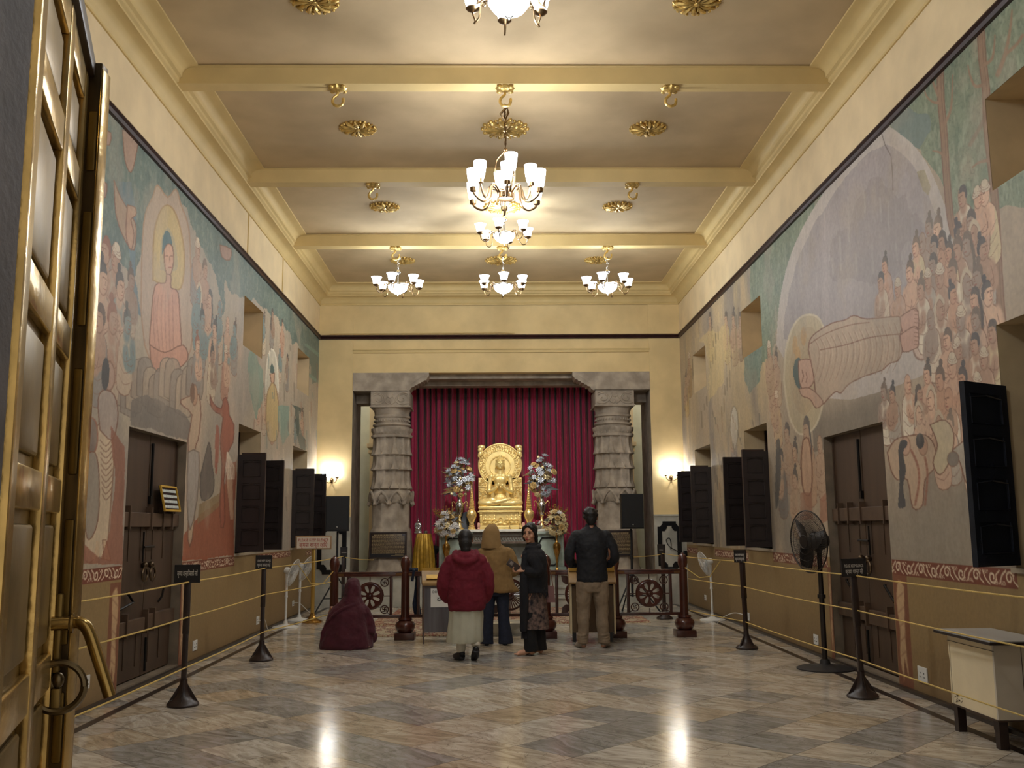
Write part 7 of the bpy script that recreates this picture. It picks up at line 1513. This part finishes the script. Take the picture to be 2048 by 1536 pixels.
# ================================================================ people
skin = mat('skin', (150, 104, 78), 0.5, noise=0.08, nscale=12); skin2 = mat('skin_light', (196, 146, 116), 0.5, noise=0.06, nscale=12); hairm = mat('black_hair', (16, 13, 13), 0.5, bump=0.4, bscale=120)
_tx = bpy.data.textures.new('folds', 'CLOUDS'); _tx.noise_scale = 0.10; _tx.noise_depth = 3
def folds(o, s=0.014):
    d_ = o.modifiers.new('folds', 'DISPLACE'); d_.texture = _tx; d_.strength = s; d_.mid_level = 0.5; d_.texture_coords = 'LOCAL'; return o
def loft(b, secs, seg=40, wr=0.0, k=9, ph=0.0, cap=True):
    """secs = [(z, cx, cy, rx, ry)]"""
    rings = []
    for (z, cx, cy, rx, ry) in secs:
        rings.append([b.bm.verts.new((cx+rx*math.cos(t_)*(1+wr*math.sin(k*t_+z*3+ph)), cy+ry*math.sin(t_)*(1+wr*math.sin(k*t_+z*3+ph)), z)) for t_ in [2*PI*j/seg for j in range(seg)]])
    for i in range(len(rings)-1):
        for j in range(seg): b.bm.faces.new((rings[i][j], rings[i][(j+1) % seg], rings[i+1][(j+1) % seg], rings[i+1][j]))
    if cap: b.bm.faces.new(rings[0][::-1]); b.bm.faces.new(rings[-1])
    return b
def limb(b, pts, rad, k=4): 
    P = smoothpts(pts, k); n = len(P); R_ = [rad[min(len(rad)-1, int(i/k))]*(1-(i % k)/k)+rad[min(len(rad)-1, int(i/k)+1)]*((i % k)/k) for i in range(n)]
    return b.tube(P, R_, 12)
def hand(b, wrist, fwd, side, palm, s=1.0, curl=0.4):
    """palm, four curled fingers and a thumb"""
    w = Vector(wrist); f = Vector(fwd).normalized(); sd = Vector(side).normalized(); n = f.cross(sd).normalized()*palm
    b.tube([w-f*0.02, w+f*0.02, w+f*0.075*s], [0.024*s, 0.034*s, 0.036*s], 10, flat=0.55)
    for q, L_ in enumerate((0.062, 0.072, 0.068, 0.052)):
        st = w+f*0.072*s+sd*(0.027-0.018*q)*s; m_ = st+f*L_*0.5*s+n*curl*0.02; e = m_+f*L_*0.35*s*(1-curl*0.5)+n*curl*0.045*s; b.tube([st-f*0.015, st, m_, e], [0.010*s, 0.0098*s, 0.009*s, 0.0075*s], 7)
    st = w+f*0.015*s+sd*0.030*s; b.tube([st, st+f*0.03*s+sd*0.022*s, st+f*0.055*s+sd*0.026*s+n*0.012], [0.013*s, 0.011*s, 0.009*s], 7)
def head(b, c, A, s=1.0):
    T = lambda v: Vector(c)+A @ (Vector(v)*s)
    b.ell(T((0, 0.005, 0.02)), (0.074*s, 0.092*s, 0.098*s), rot=A, seg=20, ring=14); b.ell(T((0, -0.03, -0.035)), (0.055*s, 0.058*s, 0.072*s), rot=A); b.ell(T((0, -0.062, -0.088)), (0.026*s, 0.024*s, 0.02*s), rot=A)
    b.tube([T((0, -0.086, 0.022)), T((0, -0.101, -0.020)), T((0, -0.092, -0.032))], [0.008*s, 0.013*s, 0.011*s], 8); b.ell(T((0, -0.088, -0.058)), (0.024*s, 0.014*s, 0.009*s), rot=A)
    for q in (-1, 1): b.ell(T((q*0.078, 0.012, -0.005)), (0.012*s, 0.02*s, 0.033*s), rot=A); b.ell(T((q*0.032, -0.078, 0.034)), (0.024*s, 0.012*s, 0.008*s), rot=A); b.ell(T((q*0.045, -0.062, -0.025)), (0.022*s, 0.02*s, 0.022*s), rot=A)
    b.tube([T((0, 0.012, -0.06)), T((0, 0.025, -0.17))], [0.05*s, 0.056*s], 12)
def foot(b, ankle, fwd, s=1.0):
    a = Vector(ankle); f = Vector(fwd).normalized(); sd = Vector((f.y, -f.x, 0))
    b.tube([a+Vector((0, 0, 0.04)), a+Vector((0, 0, -0.01)), a+f*0.07+Vector((0, 0, -0.035)), a+f*0.15+Vector((0, 0, -0.052))], [0.036*s, 0.04*s, 0.038*s, 0.026*s], 10); b.ell(a-f*0.02+Vector((0, 0, -0.04)), (0.034, 0.034, 0.03))
    for q in range(5): st = a+f*0.14+sd*(0.028-0.014*q)+Vector((0, 0, -0.056)); b.tube([st, st+f*(0.05-0.006*q)], [0.012, 0.009], 6)
def core(b, sh, hip, hw, sw):
    """continuous trunk under the clothes"""
    loft(b, [(hip-0.08, 0, 0, hw*0.8, 0.09), (hip+0.02, 0, 0, hw, 0.115), (hip+0.18, 0, 0, hw*0.82, 0.10), (hip+0.34, 0, 0.0, sw*0.8, 0.105), (sh-0.05, 0, 0.005, sw*0.92, 0.10), (sh+0.03, 0, 0.01, sw*0.6, 0.075), (sh+0.07, 0, 0.012, 0.06, 0.055)], 24)
# ---------- man in black jacket, back to the camera, hands joined before him
P = thing('person', 'man in a black jacket and khaki trousers standing at the right donation box', 'person', (1.235, 12.28, FZ), 0, None)
mb = MB(); head(mb, (0.0, 0.03, 1.60), RZ(PI) @ RX(0.10), 1.02); core(mb, 1.40, 0.92, 0.16, 0.20)
for s in (-1, 1):
    limb(mb, [(s*0.10, 0, 0.90), (s*0.115, 0.01, 0.48), (s*0.125, -0.02, 0.09)], [0.085, 0.06, 0.04]); foot(mb, (s*0.13, -0.02, 0.075), (s*0.45, 1, 0))
    limb(mb, [(s*0.19, 0.0, 1.38), (s*0.255, -0.03, 1.12), (s*0.17, 0.18, 1.02)], [0.05, 0.042, 0.03]); hand(mb, (s*0.165, 0.19, 1.02), (-s*0.6, 0.7, 0.25), (0, 0, 1), s, 0.9, 0.7)
remesh(mb.build('body', skin, P), 0.0065, 3)
mb = MB(); mb.ell((0, 0.01, 1.632), (0.088, 0.105, 0.098), seg=20, ring=14); mb.ell((0, -0.03, 1.575), (0.074, 0.062, 0.07)); mb.ell((0, -0.045, 1.535), (0.05, 0.035, 0.035))
for k in range(40): a = random.uniform(0, 2*PI); z = random.uniform(-0.6, 1); r = math.sqrt(max(0, 1-z*z)); mb.ell((0.088*r*math.cos(a), 0.01+0.10*r*math.sin(a)*(1 if math.sin(a) < 0.3 else 0.6), 1.635+0.095*z), (0.02, 0.02, 0.016), seg=7, ring=5)
remesh(mb.build('hair', hairm, P), 0.009, 4)
mb = MB(); loft(mb, [(0.80, 0, 0, 0.185, 0.135), (0.84, 0, 0, 0.195, 0.14), (0.95, 0, 0, 0.19, 0.14), (1.08, 0, 0, 0.188, 0.135), (1.22, 0, -0.005, 0.21, 0.14), (1.33, 0, 0, 0.225, 0.13), (1.40, 0, 0.0, 0.20, 0.11), (1.45, 0, 0.005, 0.13, 0.085), (1.485, 0, 0.01, 0.072, 0.066), (1.52, 0, 0.01, 0.066, 0.062)], 48, 0.012, 7)
for s in (-1, 1): mb.ell((s*0.185, 0, 1.365), (0.085, 0.085, 0.075)); limb(mb, [(s*0.12, 0.0, 1.365), (s*0.20, -0.01, 1.34), (s*0.255, -0.03, 1.24), (s*0.285, -0.035, 1.10), (s*0.235, 0.09, 1.02), (s*0.18, 0.17, 1.02)], [0.05, 0.07, 0.066, 0.062, 0.055, 0.048])
folds(remesh(mb.build('jacket', mat('black_jacket', (17, 19, 25), 0.75), P), 0.009, 4), 0.028)
mb = MB(); loft(mb, [(0.68, 0, 0, 0.165, 0.125), (0.76, 0, 0, 0.18, 0.135), (0.86, 0, 0, 0.175, 0.125)], 36)
for s in (-1, 1):
    limb(mb, [(s*0.095, 0, 0.80), (s*0.105, 0.0, 0.62), (s*0.115, 0.01, 0.46), (s*0.118, -0.015, 0.30), (s*0.125, -0.02, 0.14), (s*0.13, -0.02, 0.055)], [0.108, 0.10, 0.082, 0.075, 0.066, 0.07])
    for k in range(4): mb.tube([(s*0.13+0.066*math.cos(q), -0.02+0.066*math.sin(q), 0.07+0.03*k+0.008*math.sin(q*2+k)) for q in [2*PI*j/16 for j in range(17)]], 0.011, 6, caps=False)
folds(remesh(mb.build('trousers', mat('khaki_cotton', (134, 116, 94), 0.8, noise=0.12, nscale=14), P), 0.009, 4), 0.028)
for s in (-1, 1): mb = MB(); foot(mb, (s*0.13, -0.02, 0.078), (s*0.45, 1, 0), 1.22); remesh(mb.build('sock', mat('grey_sock', (146, 134, 120), 0.9), P), 0.007, 4)
# ---------- woman in maroon jacket, stepping
P = thing('person', 'woman in a maroon hooded jacket and pale skirt walking towards the altar', 'person', (-0.315, 11.30, FZ))
mb = MB(); head(mb, (0.0, 0.04, 1.35), RZ(PI) @ RX(0.1), 0.98); core(mb, 1.16, 0.72, 0.18, 0.19)
mar = [((-0.09, 0.0, 0.70), (-0.055, 0.0, 0.38), (-0.055, -0.02, 0.085)), ((0.09, 0, 0.70), (0.10, 0.03, 0.40), (0.115, -0.10, 0.16))]
for (a, b_, c) in mar: limb(mb, [a, b_, c], [0.09, 0.055, 0.036])
for s in (-1, 1): limb(mb, [(s*0.19, 0, 1.14), (s*0.27, -0.03, 0.90), (s*0.20, 0.08, 0.70)], [0.05, 0.042, 0.03]); hand(mb, (s*0.20, 0.09, 0.69), (-s*0.4, 0.5, -0.5), (0, 1, 0), s, 0.9)
remesh(mb.build('body', skin, P), 0.0065, 3)
mb = MB(); mb.ell((-0.005, 0.015, 1.375), (0.088, 0.10, 0.098), seg=20, ring=14); mb.ell((-0.005, -0.03, 1.31), (0.078, 0.07, 0.09)); mb.ell((0, -0.045, 1.24), (0.062, 0.05, 0.07)); remesh(mb.build('hair', hairm, P), 0.009, 6)
mb = MB(); loft(mb, [(0.55, 0.01, 0, 0.20, 0.16), (0.58, 0.01, 0, 0.215, 0.17), (0.68, 0.005, 0, 0.225, 0.175), (0.82, 0.0, 0, 0.215, 0.17), (0.95, 0, 0, 0.205, 0.16), (1.07, 0, 0, 0.21, 0.15), (1.15, 0, 0, 0.19, 0.13), (1.20, 0, 0.005, 0.13, 0.10), (1.235, 0, 0.01, 0.075, 0.07)], 48, 0.014, 7)
for s in (-1, 1): mb.ell((s*0.165, 0, 1.10), (0.09, 0.095, 0.085)); limb(mb, [(s*0.11, 0, 1.10), (s*0.18, 0, 1.08), (s*0.235, -0.01, 0.98), (s*0.265, -0.02, 0.84), (s*0.245, 0.03, 0.72), (s*0.20, 0.08, 0.66)], [0.05, 0.078, 0.076, 0.072, 0.065, 0.055])
mb.tube(smoothpts([(-0.12, 0.03, 1.215), (-0.14, -0.06, 1.17), (-0.09, -0.135, 1.12), (0.0, -0.155, 1.095), (0.09, -0.135, 1.12), (0.14, -0.06, 1.17), (0.12, 0.03, 1.215)], 4), 0.036, 8, flat=0.7)
mb.ell((0, -0.10, 1.155), (0.10, 0.05, 0.055)); folds(remesh(mb.build('jacket', mat('maroon_fleece', (104, 17, 36), 0.9, noise=0.12, nscale=12), P), 0.009, 4), 0.026)
mb = MB(); loft(mb, [(0.20, -0.02, 0.0, 0.205, 0.19), (0.23, -0.015, 0.0, 0.21, 0.195), (0.32, -0.01, 0.0, 0.20, 0.175), (0.48, 0, 0, 0.195, 0.15), (0.60, 0, 0, 0.19, 0.15)], 60, 0.03, 11); folds(mb.build('skirt', mat('pale_skirt', (178, 178, 160), 0.85, noise=0.08), P), 0.02)
mb = MB()
for (a, b_, c) in mar: m_ = (Vector(b_)+Vector(c))/2; limb(mb, [b_, m_, Vector(c)], [0.06, 0.062, 0.048])
folds(remesh(mb.build('trousers', mat('white_trousers', (204, 200, 186), 0.85), P), 0.009, 4), 0.012)
for c, pitch in ((Vector((-0.055, -0.02, 0.0)), 0.0), (Vector((0.12, -0.13, 0.055)), -0.55)):
    mb = MB(); A = RZ(0.25 if c.x > 0 else 0.5) @ RX(pitch)
    T = lambda v: c+A @ Vector(v)
    mb.tube([T((0, -0.035, 0.05)), T((0, 0.02, 0.05)), T((0, 0.10, 0.035)), T((0, 0.17, 0.028))], [0.038, 0.045, 0.042, 0.026], 12); mb.ell(T((0, 0.05, 0.02)), (0.046, 0.12, 0.022), rot=A); mb.ell(T((0, -0.02, 0.075)), (0.04, 0.045, 0.03), rot=A); o = remesh(mb.build('shoe', mat('black_shoe', (22, 22, 26), 0.5), P), 0.008, 3)
# ---------- person in beige hoodie
P = thing('person', 'person in a beige hoodie with the hood up and dark flared jeans', 'person', (0.03, 12.66, FZ))
mb = MB(); head(mb, (-0.05, 0.05, 1.40), RZ(PI) @ RX(0.1), 0.98); core(mb, 1.20, 0.78, 0.15, 0.17)
for s in (-1, 1): limb(mb, [(s*0.09, 0, 0.78), (s*0.095, 0.01, 0.42), (s*0.10+0.0, 0, 0.085)], [0.085, 0.055, 0.036])
limb(mb, [(-0.17, 0, 1.18), (-0.22, 0.0, 0.95), (-0.10, 0.16, 0.95)], [0.045, 0.04, 0.028]); limb(mb, [(0.17, 0, 1.18), (0.235, 0, 0.95), (0.13, 0.16, 0.90)], [0.045, 0.04, 0.028]); hand(mb, (-0.09, 0.17, 0.95), (0.4, 0.8, 0.2), (0, 0, 1), 1, 0.9); hand(mb, (0.12, 0.17, 0.90), (-0.5, 0.8, 0.2), (0, 0, 1), -1, 0.9)
remesh(mb.build('body', skin, P), 0.0065, 3)
mb = MB(); loft(mb, [(0.66, 0.04, 0, 0.20, 0.15), (0.69, 0.04, 0, 0.215, 0.16), (0.80, 0.03, 0, 0.20, 0.155), (0.92, 0.01, 0, 0.175, 0.145), (1.08, 0, 0, 0.185, 0.14), (1.17, 0, 0, 0.18, 0.125), (1.23, -0.01, 0.005, 0.14, 0.10), (1.27, -0.03, 0.02, 0.10, 0.09)], 48, 0.014, 7)
mb.prism([(0.15, 0.86), (0.27, 0.72), (0.30, 0.675), (0.16, 0.66)], (0, 0.10, 0), org=(0, -0.08, 0))
limb(mb, [(-0.10, 0, 1.17), (-0.16, 0, 1.16), (-0.215, 0.0, 1.05), (-0.225, 0.0, 0.95), (-0.12, 0.14, 0.95)], [0.05, 0.075, 0.07, 0.06, 0.05]); limb(mb, [(0.10, 0, 1.17), (0.165, 0, 1.155), (0.225, 0, 1.04), (0.25, 0.0, 0.92), (0.15, 0.14, 0.90)], [0.05, 0.078, 0.07, 0.066, 0.05])
folds(remesh(mb.build('hoodie', mat('beige_fleece', (142, 112, 68), 0.9, noise=0.12, nscale=12), P), 0.009, 4), 0.028)
mb = MB(); loft(mb, [(1.22, -0.05, 0.0, 0.135, 0.125), (1.27, -0.055, 0.0, 0.13, 0.125), (1.34, -0.055, 0.01, 0.118, 0.125), (1.42, -0.05, 0.02, 0.108, 0.125), (1.48, -0.048, 0.025, 0.085, 0.11), (1.52, -0.045, 0.03, 0.05, 0.07), (1.535, -0.045, 0.03, 0.02, 0.03)], 36, 0.02, 5); folds(mb.build('hood', mat('beige_fleece_hood', (150, 120, 76), 0.9, noise=0.12, nscale=12), P), 0.022)
mb = MB(); loft(mb, [(0.62, 0, 0, 0.15, 0.12), (0.75, 0, 0, 0.165, 0.125)], 30)
for s in (-1, 1): limb(mb, [(s*0.085, 0, 0.70), (s*0.095, 0, 0.45), (s*0.105, 0.0, 0.28), (s*0.12, 0.0, 0.12), (s*0.125, 0.0, 0.02)], [0.095, 0.078, 0.075, 0.09, 0.10])
folds(remesh(mb.build('jeans', mat('dark_denim', (26, 33, 52), 0.85, noise=0.2, nscale=30), P), 0.009, 4), 0.01)
for s in (-1, 1): mb = MB(); mb.tube([(s*0.115, -0.04, 0.035), (s*0.12, 0.06, 0.035), (s*0.125, 0.15, 0.025)], [0.038, 0.042, 0.025], 10); remesh(mb.build('shoe', mat('black_shoe', (22, 22, 26), 0.5), P), 0.008, 3)
# ---------- young woman looking back
P = thing('person', 'young woman in black shawl and patterned tunic looking back with a phone', 'person', (0.46, 11.68, FZ))
A = RZ(-0.42) @ RX(0.06)
mb = MB(); head(mb, (-0.02, 0.0, 1.405), A, 0.97); core(mb, 1.19, 0.76, 0.13, 0.145)
for y, x in ((-0.05, -0.035), (0.06, 0.075)): limb(mb, [(x*0.6, y, 0.76), (x, y, 0.42), (x+0.02, y, 0.09)], [0.08, 0.055, 0.036]); foot(mb, (x+0.0, y, 0.075), (-1, -0.15, 0), 0.95)
limb(mb, [(0.0, -0.13, 1.16), (0.045, -0.16, 0.98), (-0.10, -0.17, 0.98)], [0.04, 0.036, 0.026]); hand(mb, (-0.12, -0.17, 0.985), (-1, 0.05, 0.10), (0, 0, 1), -1, 0.92, 0.8)
limb(mb, [(0.0, 0.13, 1.16), (0.0, 0.17, 0.98), (-0.10, 0.0, 0.99)], [0.04, 0.036, 0.026]); hand(mb, (-0.11, -0.02, 0.99), (-0.7, -0.6, 0.0), (0, 0, 1), 1, 0.92, 0.6)
remesh(mb.build('body', skin2, P), 0.006, 3)
Th = lambda v: Vector((-0.02, 0, 1.405))+A @ (Vector(v)*0.97)
mb = MB()
for q in (-1, 1): mb.ell(Th((q*0.031, -0.086, 0.017)), (0.014, 0.005, 0.005), rot=A, seg=10, ring=6); mb.tube([Th((q*0.012, -0.094, 0.036)), Th((q*0.032, -0.09, 0.043)), Th((q*0.052, -0.076, 0.035))], 0.0028, 5)
mb.build('eyes', mat('eye_dark', (28, 18, 16), 0.3), P)
mb = MB(); mb.ell(Th((0, -0.099, -0.053)), (0.020, 0.007, 0.0055), rot=A, seg=10, ring=6); mb.ell(Th((0, -0.098, -0.062)), (0.017, 0.008, 0.006), rot=A, seg=10, ring=6); mb.build('lips', mat('red_lips', (140, 30, 38), 0.4), P)
mb = MB(); mb.ell(Th((0, 0.030, 0.045)), (0.086, 0.096, 0.094), rot=A, seg=20, ring=14)
for q in (-1, 1): mb.tube([Th((q*0.01, -0.066, 0.108)), Th((q*0.055, -0.06, 0.078)), Th((q*0.078, -0.025, 0.03)), Th((q*0.082, 0.01, -0.03)), Th((q*0.07, 0.03, -0.09))], [0.016, 0.02, 0.022, 0.022, 0.02], 8)
mb.tube([Th((0, 0.08, 0.0)), Th((0.02, 0.09, -0.09)), Th((0.03, 0.08, -0.16))], [0.055, 0.05, 0.04], 10); remesh(mb.build('hair', hairm, P), 0.007, 4)
mb = MB(); loft(mb, [(0.72, 0.03, 0, 0.155, 0.165), (0.80, 0.03, 0, 0.15, 0.17), (0.92, 0.035, 0, 0.15, 0.18), (1.04, 0.035, 0, 0.145, 0.185), (1.14, 0.03, 0, 0.145, 0.19), (1.20, 0.02, 0, 0.125, 0.165), (1.25, 0.01, 0.0, 0.075, 0.08), (1.30, 0.0, 0.0, 0.062, 0.066)], 44, 0.02, 7)
limb(mb, [(0.0, -0.10, 1.15), (0.02, -0.15, 1.10), (0.06, -0.165, 1.0), (0.04, -0.17, 0.96), (-0.09, -0.17, 0.98)], [0.07, 0.075, 0.07, 0.065, 0.045]); limb(mb, [(-0.09, -0.12, 1.18), (-0.10, -0.15, 0.9), (-0.10, -0.14, 0.6), (-0.11, -0.13, 0.28)], [0.03, 0.05, 0.055, 0.04])
mb.tube(smoothpts([(-0.07, -0.06, 1.25), (0.0, -0.085, 1.235), (0.07, -0.05, 1.245), (0.09, 0.03, 1.26), (0.03, 0.08, 1.27)]), 0.03, 8)
folds(remesh(mb.build('shawl', mat('black_shawl', (15, 17, 24), 0.9, rgb2=(26, 25, 29), nscale=9), P), 0.008, 4), 0.02)
mb = MB(); rnd = random.Random(6)
for k in range(46): a = 2*PI*k/46; x, y = 0.03+0.15*math.cos(a), 0.16*math.sin(a); mb.tube([(x, y, 0.75), (x+rnd.uniform(-0.01, 0.01), y, 0.70), (x+rnd.uniform(-0.015, 0.015), y, 0.66)], [0.004, 0.004, 0.002], 5)
for k in range(7): mb.tube([(-0.13+0.008*k, -0.13, 0.30), (-0.135+0.01*k, -0.13, 0.20)], 0.005, 5)
mb.build('fringe', mat('fringe_dark', (30, 28, 34), 0.9), P)
pat = mat('flower_print', (120, 98, 88), 0.8, rgb2=(24, 22, 30), nscale=22); mb = MB(); loft(mb, [(0.30, 0.02, 0, 0.17, 0.145), (0.40, 0.02, 0, 0.165, 0.14), (0.55, 0.02, 0, 0.15, 0.13), (0.76, 0.02, 0, 0.135, 0.125)], 52, 0.035, 9); folds(mb.build('tunic', pat, P), 0.014)
mb = MB()
for y, x in ((-0.05, -0.035), (0.06, 0.075)): limb(mb, [(x*0.7, y, 0.5), (x, y, 0.30), (x+0.01, y, 0.14), (x+0.015, y, 0.045)], [0.085, 0.08, 0.082, 0.088])
folds(remesh(mb.build('trousers', mat('black_cloth', (16, 15, 17), 0.9), P), 0.009, 3), 0.012)
mb = MB(); mb.box((0.46-0.225, 11.68-0.19, FZ+1.045), (0.155, 0.012, 0.08), rot=RY(0.62) @ RZ(0.1), bev=0.004); o = mb.build('phone', mat('phone_case', (62, 50, 46), 0.4)); tag(o, 'dark phone held by the young woman looking back', 'phone')
mb = MB(); mb.box((0.46-0.245, 11.68-0.198, FZ+1.068), (0.04, 0.006, 0.04), rot=RY(0.62) @ RZ(0.1), bev=0.002); oo = mb.build('camera_bump', mat('phone_grey', (130, 122, 116), 0.3), o)
t = thing('handbag', 'small dusky pink handbag hanging behind the young woman looking back', 'handbag', (0.66, 11.72, FZ+0.60)); mb = MB(); mb.prism([(-0.075, 0), (0.075, 0), (0.06, 0.19), (-0.05, 0.19)], (0, 0.06, 0), org=(0, -0.03, 0)); mb.build('bag_body', mat('dusky_pink', (120, 84, 82), 0.5), t, smooth=0)
mb = MB(); mb.tube(smoothpts([(0.05, 0, 0.18), (0.03, 0, 0.32), (-0.02, 0, 0.5), (-0.055, 0.0, 0.60)]), 0.006, 6); mb.build('strap', mat('strap_brown', (120, 84, 66), 0.5), t)
# ---------- seated robed person
P = thing('person', 'person wrapped in a maroon robe and head cover sitting on the floor', 'person', (-1.85, 12.48, FZ))
mb = MB(); head(mb, (0.06, 0.10, 0.72), RZ(PI) @ RX(0.35), 0.98)
loft(mb, [(0.06, 0, 0.02, 0.19, 0.15), (0.2, 0, 0.02, 0.16, 0.13), (0.42, 0.02, 0.04, 0.17, 0.11), (0.53, 0.04, 0.06, 0.13, 0.09), (0.60, 0.05, 0.08, 0.06, 0.055)], 24)
for s in (-1, 1):
    limb(mb, [(s*0.10, 0.0, 0.10), (s*0.26, 0.20, 0.10), (-s*0.02, 0.30, 0.08)], [0.09, 0.065, 0.04]); limb(mb, [(s*0.17, 0.04, 0.50), (s*0.22, 0.10, 0.30), (s*0.05, 0.22, 0.30)], [0.045, 0.04, 0.03]); hand(mb, (s*0.05, 0.22, 0.30), (-s*0.6, 0.7, 0.0), (0, 0, 1), s, 0.9)
mb.tube([(0.16, 0.04, 0.05), (0.22, -0.02, 0.045), (0.275, -0.055, 0.04)], [0.035, 0.036, 0.03], 10)
for q in range(5): mb.tube([(0.26, -0.07+0.018*q, 0.028+0.006*q), (0.305-0.004*q, -0.075+0.018*q, 0.026+0.006*q)], [0.011, 0.009], 6)
remesh(mb.build('body', skin, P), 0.0065, 3)
mb = MB(); loft(mb, [(0.0, -0.01, 0.05, 0.335, 0.26), (0.04, -0.01, 0.05, 0.34, 0.27), (0.14, 0.0, 0.05, 0.31, 0.255), (0.28, 0.0, 0.05, 0.28, 0.22), (0.42, 0.01, 0.05, 0.255, 0.19), (0.50, 0.03, 0.06, 0.22, 0.16), (0.57, 0.05, 0.07, 0.15, 0.13), (0.63, 0.055, 0.08, 0.11, 0.12), (0.70, 0.06, 0.09, 0.108, 0.125), (0.78, 0.06, 0.10, 0.098, 0.12), (0.84, 0.065, 0.10, 0.065, 0.08), (0.865, 0.07, 0.10, 0.025, 0.03)], 64, 0.025, 7)
limb(mb, [(0.20, 0.05, 0.48), (0.28, 0.08, 0.28), (0.29, 0.04, 0.16)], [0.07, 0.075, 0.065]); limb(mb, [(0.18, 0.12, 0.12), (0.30, 0.15, 0.12), (0.22, 0.28, 0.1)], [0.09, 0.085, 0.07])
mb.tube(smoothpts([(0.16, -0.02, 0.55), (-0.02, -0.12, 0.50), (-0.16, -0.12, 0.40), (-0.27, -0.06, 0.25), (-0.30, -0.06, 0.08)]), [0.02]*25, 8)
folds(remesh(mb.build('robe', mat('maroon_robe', (70, 12, 30), 0.85, noise=0.15, nscale=8, sheen=0.1), P), 0.010, 5), 0.030)
